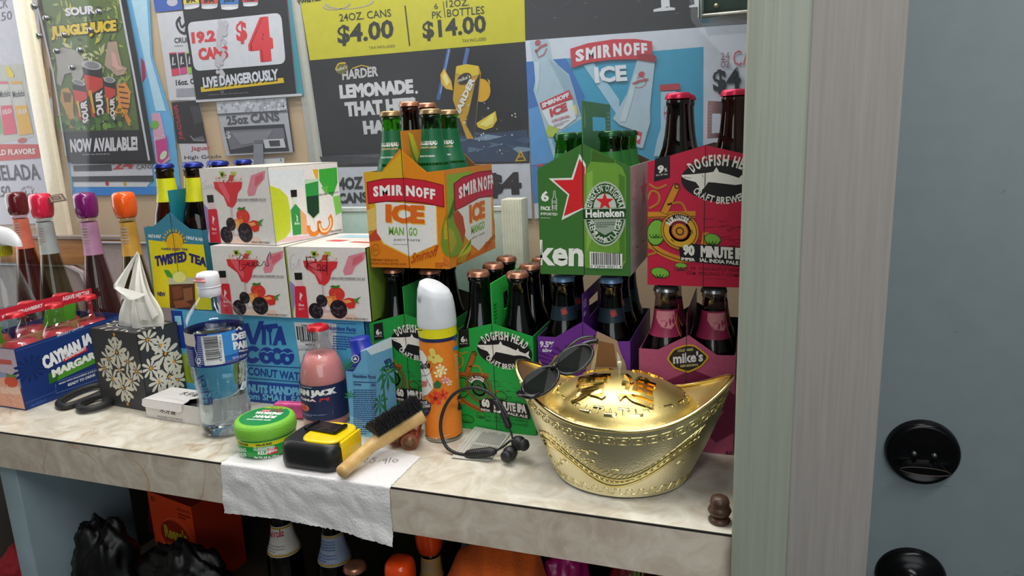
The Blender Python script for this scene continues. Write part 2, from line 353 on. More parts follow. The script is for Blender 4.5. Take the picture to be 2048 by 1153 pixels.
tt.tube([TT(k/28,1) for k in range(28)],.0004,mat('#4a4038',.4,metal=.5),6,closed=True); to=tt.build('thumb_turn',dbo); 
kn=MB(); kn.lathe([(.0325,0),(.0320,.004),(.029,.0075),(.022,.010),(.0125,.013),(.0105,.024),(.013,.030),(.022,.036),(.0262,.045),(.0255,.054),(.018,.061),(.010,.0625),(0,.0625)][::-1],blk,(.160,.718,-.036),40,rot=RX); kn.build('door_knob',door)
# ---------------------------------------------------------------- posters on the window wall
def poster(name,label,cat,pts,base,lift,th=.0015,group=None):
    mb=MB(); S=plane('wall',lift); mb.slab(S,pts,th,wallink(base)); A=Art(mb,S,.00045,wallink)
    A.done=lambda: tag(mb.build(name,at=(sum(p[0] for p in pts)/len(pts),1.3-lift,min(p[1] for p in pts))),label,cat,group)
    return A
# blue paper behind the jungle poster
A=poster('window_banner','tall cyan banner with wavy edge behind the jungle drink poster','poster',[(-1.4803,.7812),(-1.2875,.7619),(-1.3037,.6268),(-1.2697,.4833),(-1.276,.3208),(-1.6203,.3254),(-1.6115,.581)],'#68b8e6',.001)
A.p('#bfe2f2',[(-1.3398,.7525),(-1.2952,.7481),(-1.3087,.6271),(-1.2856,.5073),(-1.3161,.5089),(-1.3281,.6324)],1); A.p('#2f8fe0',[(-1.6168,.3405),(-1.276,.335),(-1.2762,.3167),(-1.6224,.3167)],1); A.p('#e9e6e6',[(-1.6076,.3545),(-1.3631,.3466),(-1.376,.3354),(-1.6112,.3391)],2)
A.c('#c23040',*[(-1.4992,.3457)][0],.006,3); A.c('#e0b030',*[(-1.4423,.3439)][0],.005,3)
A.p('#c01038',[(-1.3365,.6292),(-1.3285,.6172),(-1.3294,.5868),(-1.3426,.5723)],1)
A.done()
# margarita can strip beside it
A=poster('drink_poster','pink and green melon drink strip between jungle poster and plaster','poster',[(-1.3285,.5036),(-1.3041,.5044),(-1.2931,.3976),(-1.3245,.3824),(-1.3353,.3948)],'#e4a9c0',.003)
A.p('#d43a8c',[(-1.3273,.4504),(-1.2931,.453),(-1.2942,.4056),(-1.3208,.3883),(-1.3301,.3946)],1); A.e('#79b93f',[(-1.3231,.4779),(-1.3107,.4773),(-1.3202,.4876)],1); A.t('#ffffff','LEMON-RITA',[(-1.33,.4418),(-1.296,.4461),(-1.3295,.4497)],2); A.e('#d8e6c0',[(-1.3093,.408),(-1.2986,.4097),(-1.3048,.4179)],2)
A.done()
# left white beer-cocktail poster
A=poster('price_poster','pale poster with red and yellow cans left of the bright strip','poster',[(-1.8396,.8475),(-1.6206,.8243),(-1.6455,.6223),(-1.6727,.432),(-1.6688,.2498),(-2.0204,.24)],'#d9d3da',.002)
A.t('#6d6a70','CK',[(-1.762,.7718),(-1.7247,.7723),(-1.7572,.7932)],1,.01); A.t('#55525a','.50',[(-1.7637,.7439),(-1.7185,.7451),(-1.7595,.7636)],1,.0)
A.p('#cfcaba',[(-1.8036,.6449),(-1.7078,.6402),(-1.7173,.4655),(-1.8574,.4534)],1)
for pts,top,body,txt in (([(-1.8036,.6052),(-1.7709,.6032),(-1.7726,.4762),(-1.8213,.4739)],'#e86a80','#e8506a',0),([(-1.7613,.6026),(-1.7244,.6002),(-1.7164,.474),(-1.7646,.4716)],'#f0b02a','#f0b428',1),([(-1.8268,.6067),(-1.8146,.6059),(-1.8251,.4783),(-1.8513,.475)],'#7ac070','#7ac070',2)):
    a,b,c,d=pts; mix=lambda p,q,t:(p[0]+(q[0]-p[0])*t,p[1]+(q[1]-p[1])*t)
    A.p('#d8d2c8',pts,2); A.p(body,[mix(a,d,.45),mix(b,c,.45),c,d],3); A.p(top,[a,b,mix(b,c,.05),mix(a,d,.05)],3)
    A.t('#3a3a40','Modelo',[mix(a,d,.30),mix(b,c,.28),mix(a,d,.18)],4,.01); A.t('#fff4ea','CHELADA',[mix(mix(a,d,.62),mix(b,c,.62),.1),mix(mix(a,d,.6),mix(b,c,.6),.9),mix(mix(a,d,.53),mix(b,c,.53),.1)],4)
A.p('#f2d23a',[(-1.7704,.6364),(-1.7567,.6375),(-1.745,.6181),(-1.7492,.6093),(-1.7688,.6155)],3); A.e('#d05050',[(-1.7589,.4585),(-1.7434,.4588),(-1.7553,.4648)],3)
A.p('#d6453f',[(-1.864,.4527),(-1.7027,.447),(-1.7054,.4128),(-1.8761,.4097)],2); A.t('#fff3ea','BOLD FLAVORS',[(-1.8862,.4243),(-1.722,.4236),(-1.8835,.4384)],3,.03)
A.t('#34343c','CHELADA',[(-1.9231,.3591),(-1.7186,.3583),(-1.9245,.3998)],2,.02); A.t('#4a4750','.50',[(-1.8832,.3152),(-1.8401,.3193),(-1.878,.3433)],2,.02); A.t('#4a4750','Modelo',[(-1.8419,.3052),(-1.7379,.3113),(-1.8388,.3289)],2,.01); A.arc('#8a6a72','CERVEZA',[(-1.7747,.3274),(-1.7528,.328),(-1.7699,.3385)],170,20,.006,2)
A.done()
A=poster('side_poster','tan strip of a beer poster showing the letters ER','poster',[(-1.6993,.6274),(-1.6262,.6264),(-1.6543,.3692),(-1.6781,.3086),(-1.7073,.3133),(-1.6969,.5447)],'#d2bba6',.0015)
A.p('#b5875c',[(-1.6929,.629),(-1.6293,.6258),(-1.6334,.5577),(-1.6996,.5573)],1); A.t('#e8dcc8','BEER',[(-1.7379,.572),(-1.636,.571),(-1.7369,.5986)],2,.03); A.p('#d9d4dc',[(-1.6724,.5475),(-1.6327,.5536),(-1.6543,.3692),(-1.6653,.3608),(-1.692,.3744)],2); A.p('#c07a68',[(-1.6976,.3571),(-1.6623,.3607),(-1.6649,.3085),(-1.6973,.3044)],2)
A.done()
# jungle drink poster
A=poster('jungle_poster','black framed poster of tall cans among jungle animals','poster',[(-1.6162,.7872),(-1.3509,.7609),(-1.3433,.6335),(-1.3364,.3888),(-1.6008,.3957),(-1.6117,.5565)],'#1c1e1e',.006)
rs=random.Random(5)
A.p('#64783c',[(-1.6053,.7784),(-1.3639,.7548),(-1.3685,.468),(-1.6131,.474),(-1.6066,.6009)],1)
q0,q1,q2,q3=[(-1.6019,.7761),(-1.3678,.7534),(-1.3748,.4762),(-1.6111,.4823)]
for k in range(150):
    a,b=rs.random(),rs.random(); x=q0[0]+(q1[0]-q0[0])*a+(q3[0]-q0[0])*b; y=q0[1]+(q1[1]-q0[1])*a+(q3[1]-q0[1])*b*.97
    col=rs.choice(['#8f9c40','#4a5c30','#b0b648','#6f823a','#3a4c2c','#d0c648','#9fae6a']); 
    if .35<b<.8 and .2<a<.8: col=rs.choice(['#cfc98a','#b5b878','#ddd49a'])
    t=rs.uniform(0,PI); r_=rs.uniform(.006,.018); A.p(col,[(x+r_*math.cos(t+g)*f,y+r_*math.sin(t+g)*f) for g,f in ((0,1),(1.2,.35),(PI,1),(PI+1.2,.35))],2+k%3)
A.t('#efe6ea','SOUR',[(-1.5361,.7341),(-1.4432,.7318),(-1.5351,.7525)],6,.05); A.t('#1c200c','JUNGLE JUICE',[(-1.5945,.6826),(-1.3868,.68),(-1.5891,.7187)],5,.1); A.t('#f4cc2c','JUNGLE JUICE',[(-1.5927,.6856),(-1.3904,.6826),(-1.5884,.7167)],6,.065)
A.p('#b3aba0',[(-1.5894,.6597),(-1.5621,.6675),(-1.5251,.6587),(-1.5023,.6375),(-1.5022,.6139),(-1.5248,.5877),(-1.5469,.589),(-1.5478,.6091),(-1.571,.6066),(-1.5888,.5796),(-1.601,.5884),(-1.5905,.6199)],5)      # elephant
A.p('#c2a48e',[(-1.4199,.6679),(-1.3936,.6677),(-1.3931,.6448),(-1.389,.6139),(-1.3747,.6071),(-1.3852,.5943),(-1.4095,.5921),(-1.4273,.6088),(-1.4415,.6175),(-1.4355,.6326)],5); A.p('#e8b0a4',[(-1.4139,.6464),(-1.4017,.6416),(-1.3994,.6146),(-1.3828,.6057),(-1.4018,.6032),(-1.4178,.6159)],6)   # hippo
A.p('#cf9a50',[(-1.5891,.5735),(-1.5668,.5762),(-1.5552,.5533),(-1.5627,.5212),(-1.5609,.4801),(-1.5836,.4811),(-1.5882,.5225),(-1.5994,.5477)],5); A.p('#7a5122',[(-1.5861,.5673),(-1.559,.5616),(-1.5665,.5418),(-1.5862,.5429)],6)   # lion
A.p('#ee9540',[(-1.4135,.5728),(-1.3861,.577),(-1.3748,.5549),(-1.3829,.528),(-1.3956,.5049),(-1.3815,.4825),(-1.3958,.4779),(-1.4125,.5137),(-1.4182,.5377)],5)
for k in range(5): A.l('#2a1a10',[(p[0],p[1]) for p in [(-1.4091,.5686),(-1.3911,.5656)]] if k==0 else [(x,y-.012*k) for x,y in [(-1.4091,.5686),(-1.3835,.564)]],.0025,6)
for (l,r_,t,b) in ((432,515,470,715),(492,612,365,715),(618,690,455,700)):
    sk=(b-t)*.12
    P=lambda x,y:(x,y)
    pass
for can,cap in (([(-1.551,.5813),(-1.5089,.5795),(-1.5111,.4882),(-1.5491,.487)],[(-1.5287,.5855),(-1.5089,.5795),(-1.5261,.5917)]),([(-1.51,.6184),(-1.4496,.615),(-1.4631,.4873),(-1.5034,.485)],[(-1.4787,.6209),(-1.4483,.6161),(-1.4764,.6309)]),([(-1.449,.5829),(-1.4159,.5816),(-1.4308,.4907),(-1.4583,.4895)],[(-1.4313,.5849),(-1.4147,.5823),(-1.4298,.5918)])):
    a,b,c,d=can; mix=lambda p,q,t:(p[0]+(q[0]-p[0])*t,p[1]+(q[1]-p[1])*t)
    A.p('#26201e',can,7); A.p('#d83a2a',[mix(a,d,.12),mix(b,c,.2),mix(b,c,.35),mix(a,d,.5)],8); A.p('#d83a2a',[mix(a,d,.6),mix(a,d,.98),mix(mix(a,d,.98),mix(b,c,.98),.4)],8); A.p('#e0b030',[mix(mix(a,d,.4),mix(b,c,.4),.1),mix(mix(a,d,.4),mix(b,c,.4),.3),mix(mix(a,d,.8),mix(b,c,.8),.3),mix(mix(a,d,.8),mix(b,c,.8),.15)],9)
    A.e('#c9c6c6',cap,8); A.e('#8f8c8c',[cap[0],mix(cap[0],cap[1],.75),mix(cap[0],cap[2],.75)],9)
    m1,m2=mix(mix(a,d,.97),mix(b,c,.97),.92),mix(mix(a,d,.40),mix(b,c,.40),.95); m3=mix(mix(a,d,.97),mix(b,c,.97),.35)
    A.t('#f6e9e6','SOUR',[m1,m2,m3][0:1]+[m2,m3],10,.05)
A.p('#efa81e',[(-1.4128,.5303),(-1.399,.5091),(-1.4197,.4869),(-1.4351,.5089)],9); A.t('#2a1a08','NEW',[(-1.4233,.5111),(-1.4093,.5112),(-1.422,.5197)],10); A.t('#2a1a08','FLAVOR',[(-1.4292,.5034),(-1.4044,.5034),(-1.4284,.5097)],10)
for k in range(40):
    a=rs.random(); x=q3[0]+(q2[0]-q3[0])*a; y=q3[1]+rs.uniform(-.004,.022); A.c(rs.choice(['#4f7a2a','#6f9a3a','#3a5a24']),x,y,rs.uniform(.005,.01),11)
A.p('#1a1a1c',[(-1.6108,.4739),(-1.3702,.4672),(-1.348,.3971),(-1.6059,.3989)],11)
A.t('#e9e2e4','NOW AVAILABLE!',[(-1.5904,.4229),(-1.3762,.421),(-1.586,.4563)],12,.05); A.lines('#8a8488',[(-1.553,.4155),(-1.4034,.4138),(-1.5527,.4217)],1,12); A.l('#d8d4d6',[(-1.3632,.7584),(-1.3539,.5807),(-1.347,.3971)],.006,12); A.l('#d8d4d6',[(-1.6181,.7797),(-1.6037,.6128),(-1.6079,.415)],.005,12)
A.done()
A=poster('price_strip','white price strip under the jungle poster showing 24 and CANS','poster',[(-1.6084,.3959),(-1.3484,.3951),(-1.3521,.362),(-1.611,.3649)],'#dcd8dc',.004)
A.p('#4a4a4e',[(-1.5989,.3915),(-1.4738,.3911),(-1.4743,.3758),(-1.5993,.3774)],1); A.t('#d8434a','24',[(-1.4709,.3786),(-1.405,.3795),(-1.4699,.3964)],1,.04); A.t('#2f2d33','CANS',[(-1.3963,.3768),(-1.349,.3782),(-1.3951,.3883)],1,.0); A.done()
A=poster('poster_frame','dark lower border below the white 24 cans strip','poster',[(-1.611,.3649),(-1.3521,.362),(-1.3522,.3481),(-1.6111,.352)],'#47474c',.003); A.done()
# blue corner, small can poster, big $4 poster
A=poster('blue_poster','small piece of royal blue poster at the top edge','poster',[(-1.2758,.7527),(-1.1896,.7442),(-1.1928,.7188),(-1.2753,.72)],'#3a62b8',.003); A.e('#c9c3cc',[(-1.2236,.7363),(-1.2086,.7348),(-1.222,.7448)],1); A.done()
A=poster('can_poster','white poster with three small cans beside the black $4 poster','poster',[(-1.2705,.7169),(-1.1883,.7152),(-1.186,.5265),(-1.2691,.5294)],'#dcd8da',.004)
A.l('#35353a',[(-1.2055,.7038),(-1.2185,.692),(-1.2128,.6751),(-1.1986,.669),(-1.1947,.6785)],.006,1,6); A.l('#35353a',[(-1.2103,.701),(-1.2062,.6827),(-1.1936,.6898)],.005,1,4); A.t('#4a4448','CRUNK',[(-1.2325,.651),(-1.1739,.6483),(-1.2309,.6622)],1,.03); A.lines('#77727a',[(-1.2324,.6444),(-1.1922,.6429),(-1.2324,.647)],1)
for pts,col in (([(-1.2507,.6318),(-1.2303,.6316),(-1.2292,.5833),(-1.2509,.582)],'#e0405a'),([(-1.226,.6306),(-1.2067,.6305),(-1.2067,.5851),(-1.227,.5831)],'#d84a8a'),([(-1.2034,.6289),(-1.1838,.6287),(-1.1848,.585),(-1.2034,.5836)],'#9ad040')):
    a,b,c,d=pts; mix=lambda p,q,t:(p[0]+(q[0]-p[0])*t,p[1]+(q[1]-p[1])*t)
    A.p('#2a2628',pts,1); A.p(col,[mix(a,d,.7),mix(b,c,.7),c,d],2); A.p(col,[a,b,mix(b,c,.06),mix(a,d,.06)],2); A.l('#d8d2d4',[mix(mix(a,d,.2),mix(b,c,.2),.5),mix(mix(a,d,.55),mix(b,c,.55),.3),mix(mix(a,d,.5),mix(b,c,.5),.7)],.004,3)
A.t('#26242a','16oz. CANS',[(-1.244,.5605),(-1.1575,.5612),(-1.2426,.5733)],1,.03); A.p('#a7a4aa',[(-1.2452,.5538),(-1.1772,.5524),(-1.1785,.5346),(-1.2466,.5361)],1); A.done()
A=poster('teal_page','teal and white page edge behind the black $4 poster','poster',[(-.927,.7182),(-.9175,.7173),(-.9085,.5208),(-.9286,.5226)],'#3f9aa6',.005); A.p('#8f2338',[(-.9282,.7153),(-.9236,.7149),(-.9252,.525),(-.9292,.524)],1); A.done()
A=poster('beer_poster','black poster with big red $4 on a white panel','poster',[(-1.1933,.7478),(-.9266,.7212),(-.9265,.5235),(-1.1882,.5267)],'#17191b',.009,.003)
for k,(x,y) in enumerate(((290,35),(405,40),(540,45),(680,15))):
    s_=[('#d8a020'),('#c03a2a'),('#2f78c0'),('#7ab04a')][k]
    c0,c1,c2=[(x-60,y-70),(x+50,y-75),(x,y+38)],0,0
    pass
for pts,col,tx in (([(-1.1861,.7471),(-1.145,.743),(-1.1457,.7192),(-1.1877,.7184)],'#e8d040','IPA'),([(-1.1388,.7424),(-1.0916,.7376),(-1.0988,.7132),(-1.1404,.7155)],'#d8502a','IPA'),([(-1.0908,.7376),(-1.0393,.7324),(-1.0452,.7066),(-1.0887,.7091)],'#2f7ac8','JUICE'),([(-1.0333,.7318),(-.9901,.7275),(-.9948,.708),(-1.0314,.7099)],'#d0404a','HAZE')):
    a,b,c,d=pts; A.p('#c9c7c9',[a,b,c,d],1); mix=lambda p,q,t:(p[0]+(q[0]-p[0])*t,p[1]+(q[1]-p[1])*t)
    A.p(col,[a,b,mix(b,c,.7),mix(a,d,.7)],2); A.t('#1c1a1a',tx,[mix(mix(a,d,.62),mix(b,c,.62),.2),mix(mix(a,d,.6),mix(b,c,.6),.8),mix(mix(a,d,.3),mix(b,c,.3),.2)],3,.05)
    A.e('#e6e4e6',[mix(d,c,.5),c,mix(mix(d,c,.5),mix(a,b,.5),.12)],3)
def rrect(P,r,n=5):            # rounded quadrilateral in panel units
    out=[]; N=len(P)
    for i in range(N):
        p=Vector(P[i]); a=(Vector(P[i-1])-p).normalized()*r; b=(Vector(P[(i+1)%N])-p).normalized()*r
        for k in range(n+1):
            t=k/n; out.append(tuple((p+a)*(1-t)**2+2*p*t*(1-t)+(p+b)*t*t))
    return out
A.p('#dcdadd',rrect([(-1.185,.6897),(-.9395,.6874),(-.9409,.5864),(-1.1822,.5875)],.016),1)
A.t('#e23a3c','19.2',[(-1.1781,.6444),(-1.114,.6442),(-1.1769,.6688)],2,.075); A.t('#e23a3c','CANS',[(-1.1655,.6089),(-1.0858,.608),(-1.1642,.6345)],2,.075); A.t('#e23a3c','$',[(-1.0591,.6334),(-1.0303,.6343),(-1.0575,.6794)],2,.05); A.t('#e8383c','4',[(-1.0297,.5933),(-.9771,.5947),(-1.0266,.682)],2,.07); A.t('#e8383c','4',[(-1.0233,.5929),(-.9708,.5943),(-1.0202,.6814)],2.2,.07); A.t('#e8383c','4',[(-1.0265,.5931),(-.9739,.5945),(-1.0234,.6817)],2,.07)
for k in range(40):            # the worn grey smear across the panel
    x,y=rs.uniform(0,1),rs.uniform(0,1); c0=[(-1.0857,.6835),(-1.1067,.5355)][0]; c1=[(-1.0857,.6835),(-1.1199,.5329)][1]
    A.c('#c6c1c5' if y<.8 else '#5a5a5e',c0[0]+(c1[0]-c0[0])*y+(x-.5)*.022*(1-.3*y),c0[1]+(c1[1]-c0[1])*y**1.3,rs.uniform(.004,.009),3)
A.p('#e8c11c',[(-1.1706,.5526),(-.9509,.5585),(-.9498,.5482),(-1.1711,.5419)],2); A.t('#17191b','LIVE DANGEROUSLY',[(-1.1597,.548),(-.9596,.5527),(-1.16,.572)],3,.1); A.t('#dfdde0','LIVE DANGEROUSLY',[(-1.1619,.5501),(-.9617,.5548),(-1.1616,.5728)],4,.05)
A.lines('#8a8a8c',[(-1.152,.5341),(-.9678,.5323),(-1.1521,.5361)],1); A.l('#cfcdd0',[(-1.1887,.5233),(-.9091,.5215)],.005,2)
A.done()
A=poster('jaguar_poster','black and white drink poster with red vertical script','poster',[(-1.263,.5256),(-1.1838,.5264),(-1.1772,.3669),(-1.2534,.3651)],'#d8d2d4',.0055)
A.p('#1c1a1d',[(-1.2621,.5252),(-1.1839,.5257),(-1.1765,.4307),(-1.2624,.433)],1); A.t('#c2243a','JAGUAR',[(-1.2375,.4399),(-1.2427,.52),(-1.2529,.438)],2,.03,.2); A.l('#c2243a',[(-1.2553,.5131),(-1.2415,.4428)],.002,2); A.t('#c0405a','&',[(-1.2048,.4813),(-1.1958,.4819),(-1.2045,.4882)],2)
A.p('#3a3a40',[(-1.2124,.5143),(-1.1839,.5128),(-1.1809,.4785),(-1.204,.4726)],2); A.p('#5f5c62',[(-1.2182,.442),(-1.186,.4477),(-1.1792,.4353),(-1.2147,.4366)],2); A.l('#8a868c',[(-1.2215,.4491),(-1.2098,.4388),(-1.1835,.4365)],.003,3)
A.t('#c0384a','Jaguar',[(-1.2254,.4134),(-1.1696,.413),(-1.2241,.4261)],1,.01); A.t('#3a383e','High Grade',[(-1.2474,.3942),(-1.1419,.3941),(-1.2464,.4049)],1,.01); A.t('#3a383e','CANS',[(-1.1881,.3735),(-1.1451,.3739),(-1.187,.383)],1,.0)
A.done()
A=poster('can_price_sign','grey hand lettered 25oz CANS sign','sign',[(-1.1363,.5188),(-.9509,.5184),(-.9456,.4035),(-1.1277,.4013)],'#b9b8bc',.0065)
A.p('#c9c8cc',[(-1.1353,.517),(-.9512,.5162),(-.9523,.4926),(-1.1357,.4934)],1)
for k in range(60): 
    p0,p1,p2=[(-1.1354,.5164),(-.9513,.5155),(-1.1356,.4941)]; a,b=rs.random(),rs.random(); A.c(rs.choice(['#dddce0','#b0afb4','#a2a1a8']),p0[0]+(p1[0]-p0[0])*a+(p2[0]-p0[0])*b,p0[1]+(p1[1]-p0[1])*a+(p2[1]-p0[1])*b,rs.uniform(.002,.005),2)
A.l('#55545a',[(-1.1359,.4917),(-.9518,.4903)],.003,3); A.t('#55555a','25oz CANS',[(-1.113,.468),(-.9732,.4707),(-1.1143,.4873)],2,.05); A.p('#3a3a3e',[(-1.1244,.464),(-.9632,.4637),(-.9573,.4062),(-1.1162,.4054)],1); A.p('#77767b',[(-1.1192,.456),(-.9659,.4556),(-.9641,.4324),(-1.1128,.414)],2); A.p('#8c8b90',[(-1.1027,.4512),(-.994,.4518),(-1.0133,.4309),(-1.0814,.4232)],3); A.t('#c9c8cc','$',[(-1.1188,.4365),(-1.1058,.437),(-1.1195,.4536)],4,.03)
A.p('#d2d1d4',[(-1.0213,.4328),(-.968,.4332),(-.9644,.4141),(-1.0189,.4142)],3); A.p('#4a4a4e',[(-1.0072,.43),(-.9785,.4302),(-.9781,.4179),(-1.0047,.4178)],4); A.l('#3a3a3e',[(-.9499,.5168),(-.9456,.4035)],.004,2); A.done()
A=poster('grey_flap','folded grey tape strip hanging on the 25oz sign','tape',[(-1.0455,.4321),(-1.0222,.4262),(-1.0276,.372),(-1.0546,.3744)],'#8f8f96',.0095); A.p('#6f6f76',[(-1.0455,.4321),(-1.0204,.4328),(-1.0223,.4251),(-1.0431,.4252)],1); A.done()
A=poster('white_card','small white card pinned below the grey 25oz sign','card',[(-1.1052,.393),(-.9752,.3933),(-.9766,.3674),(-1.1065,.3705)],'#d9d6d6',.004); A.l('#8a888c',[(-1.1052,.393),(-.9752,.3933)],.002,1); A.c('#6d6a70',*[(-.9837,.3879)][0],.002,1); A.c('#6d6a70',*[(-1.0925,.383)][0],.0025,1); A.done()
# yellow and black lemonade poster
A=poster('lemonade_poster','big yellow and black lemonade poster with $4.00 and $14.00','poster',[(-.8958,.7212),(-.4125,.6727),(-.4148,.3658),(-.8767,.3692)],'#1f2022',.003)
A.p('#cfc41f',[(-.8958,.7212),(-.4125,.6727),(-.4136,.5887),(-.8852,.5893)],1)
A.t('#2a2a20','TWISTED TEA',[(-.9021,.7013),(-.8122,.7033),(-.9027,.7083)],2,.06); A.e('#b7b0a0',[(-.7806,.6935),(-.7239,.6909),(-.78,.7066)],2,inner=.9,a0=PI,a1=2*PI); A.e('#b7a0a0',[(-.81,.6904),(-.7774,.6902),(-.809,.6992)],2,inner=.85,a0=PI,a1=2*PI)
A.t('#3a381c','24OZ. CANS',[(-.8054,.6586),(-.6879,.6576),(-.806,.673)],2,.01); A.t('#2b2a22','$4.00',[(-.8149,.6111),(-.6862,.6123),(-.8131,.6518)],2,.03); A.t('#4a471c','TAX INCLUDED',[(-.7438,.6008),(-.6844,.6001),(-.744,.6056)],2,.0)
A.l('#3a381c',[(-.6568,.6749),(-.6526,.6)],.003,2); A.t('#3a381c','6',[(-.5946,.6622),(-.5867,.6626),(-.5949,.6724)],2,.01); A.t('#3a381c','PK',[(-.6004,.6456),(-.5796,.6458),(-.6002,.6582)],2,.01); A.l('#3a381c',[(-.5753,.6745),(-.573,.6452)],.0015,2); A.t('#3a381c','12OZ.',[(-.5695,.6632),(-.5224,.6621),(-.5694,.6758)],2,.01); A.t('#3a381c','BOTTLES',[(-.5687,.6456),(-.4922,.6448),(-.5685,.6597)],2,.01)
A.t('#2b2a22','$14.00',[(-.6225,.6055),(-.4897,.6069),(-.6231,.6425)],2,.03); A.t('#4a471c','TAX INCLUDED',[(-.5401,.5969),(-.4909,.5972),(-.5401,.6026)],2,.0)
A.e('#6f6628',[(-.8102,.5679),(-.7953,.5694),(-.8102,.5787)],2); A.t('#d8d0b0',"mike's",[(-.8227,.5626),(-.7981,.5671),(-.823,.5701)],3,.02); A.l('#d8b020',[(-.8254,.5659),(-.8166,.5776),(-.7999,.578)],.003,3,4); A.l('#d8b020',[(-.7864,.5663),(-.764,.5709),(-.7446,.5659)],.002,2)
A.t('#c8c4c0','HARDER',[(-.8116,.5449),(-.7272,.5477),(-.8106,.5643)],2,.04); A.t('#dcd9d8','LEMONADE',[(-.82,.5079),(-.6515,.5091),(-.82,.5361)],2,.07); A.c('#dcd9d8',*[(-.6444,.5111)][0],.003,2); A.t('#d6d3d2','THAT HITS',[(-.8103,.4711),(-.6473,.4725),(-.811,.5011)],2,.07); A.t('#cfcccb','HARD',[(-.7708,.4339),(-.6757,.4339),(-.7718,.4614)],2,.07)
A.p('#3f4144',[(-.8851,.3916),(-.7296,.3934),(-.7294,.3758),(-.8756,.3725)],1); A.p('#4d5358',[(-.8655,.3927),(-.7369,.3936),(-.745,.3859)],2)
A.l('#3f5f9a',[(-.5686,.5876),(-.5983,.4941)],.008,2); A.l('#4f6fa8',[(-.5294,.586),(-.558,.4919)],.008,2); A.l('#7f98c0',[(-.5679,.5876),(-.5924,.5057)],.003,3)
for k in range(26):          # ice and water
    x=rs.uniform(960,1430); y=rs.uniform(880,1020)
for seg in [(-.5696,.4144),(-.5404,.3951),(-.5002,.4028),(-.4583,.3954),(-.4226,.4089),(-.4995,.4178),(-.5454,.4256),(-.436,.3917)]: A.p(rs.choice(['#56708c','#3c5672','#7f97ad']),[(seg[0]+rs.uniform(-.05,.02),seg[1]+rs.uniform(-.004,.004)),(seg[0],seg[1]+.006),(seg[0]+rs.uniform(.03,.05),seg[1]),(seg[0],seg[1]-.006)],2)
A.p('#2f4560',[(-.5794,.4208),(-.4156,.4291),(-.4159,.3688),(-.5351,.3706)],1)
for k in range(40):
    a=rs.random(); p0,p1=[(-.5707,.4507),(-.4211,.4497)]; A.c(rs.choice(['#aab8c2','#d0d8dc','#70808c']),p0[0]+(p1[0]-p0[0])*a,p0[1]+rs.uniform(-.07,.05),rs.uniform(.0006,.0022),4,6)
A.e('#e0a818',[(-.5062,.5066),(-.4868,.5069),(-.5067,.5284)],3); A.p('#e8b828',[(-.4922,.5274),(-.487,.5228),(-.4874,.5141)],4)
A.p('#c99a1c',[(-.5559,.5534),(-.5086,.5516),(-.5045,.5383),(-.5259,.4158),(-.5409,.4163),(-.5663,.4924)],4); A.p('#e0c030',[(-.5541,.5547),(-.5327,.557),(-.5086,.5516),(-.5095,.5358),(-.5325,.5315),(-.5566,.5418)],5); A.p('#24262a',[(-.5166,.5247),(-.5061,.5384),(-.5259,.4158),(-.541,.4434)],5); A.e('#35332c',[(-.5391,.5305),(-.5242,.5338),(-.5392,.5406)],6); A.t('#d8d0b8',"mike's",[(-.5521,.524),(-.526,.5311),(-.5529,.5313)],7,.02); A.t('#e6e2da','HARDER',[(-.5569,.4561),(-.5164,.5275),(-.5666,.4626)],7,.05); A.t('#2a2818','LEMONADE',[(-.5356,.4491),(-.5114,.501),(-.5422,.4509)],7,.03)
A.p('#e6b61e',[(-.59,.5411),(-.5809,.5522),(-.5674,.5279),(-.5652,.5101),(-.58,.5139),(-.5887,.5248)],4); A.p('#f0e090',[(-.5858,.5379),(-.5796,.5463),(-.5708,.5266),(-.5781,.5182)],5); A.p('#e6c41e',[(-.4782,.4665),(-.4758,.4494),(-.4855,.4365),(-.502,.4322),(-.5164,.4379),(-.5193,.4454)],5); A.p('#f0e07a',[(-.4809,.4628),(-.4835,.4438),(-.4985,.4371),(-.5129,.4422)],6)
A.p('#d8a81c',[(-.4303,.3915),(-.4194,.3704),(-.4427,.3698)],4); A.p('#3a321c',[(-.4305,.3856),(-.4234,.3729),(-.4381,.3724)],5); A.t('#e0b020','8%',[(-.4347,.3762),(-.4271,.3765),(-.4349,.3809)],6,.02)
A.done()
A=poster('price_tag_strip','white strip reading 24OZ CANS and $4 under the lemonade poster','poster',[(-.8767,.3692),(-.4132,.3658),(-.4123,.2584),(-.8733,.2521)],'#d3d4da',.0025)
A.t('#33343a','24OZ',[(-.8574,.3201),(-.7842,.3216),(-.8565,.3467)],2,.05); A.t('#33343a','CANS',[(-.8489,.2908),(-.7756,.2935),(-.8484,.3133)],2,.05); A.t('#222327','$4',[(-.5104,.2988),(-.432,.2996),(-.5112,.3486)],2,.06); A.t('#33343a','TAX INCLUDED',[(-.5185,.2748),(-.4319,.2776),(-.5186,.2861)],2,.0); A.done()
A=poster('hazy_strip','milky translucent film strip left of the lemonade poster','film',[(-.9259,.7242),(-.8958,.7212),(-.8767,.3692),(-.9114,.3701)],'#b9b6ac',.002); A.p('#c8c4b4',[(-.9108,.7227),(-.8976,.7213),(-.8833,.3734),(-.8951,.3737)],1); A.done()
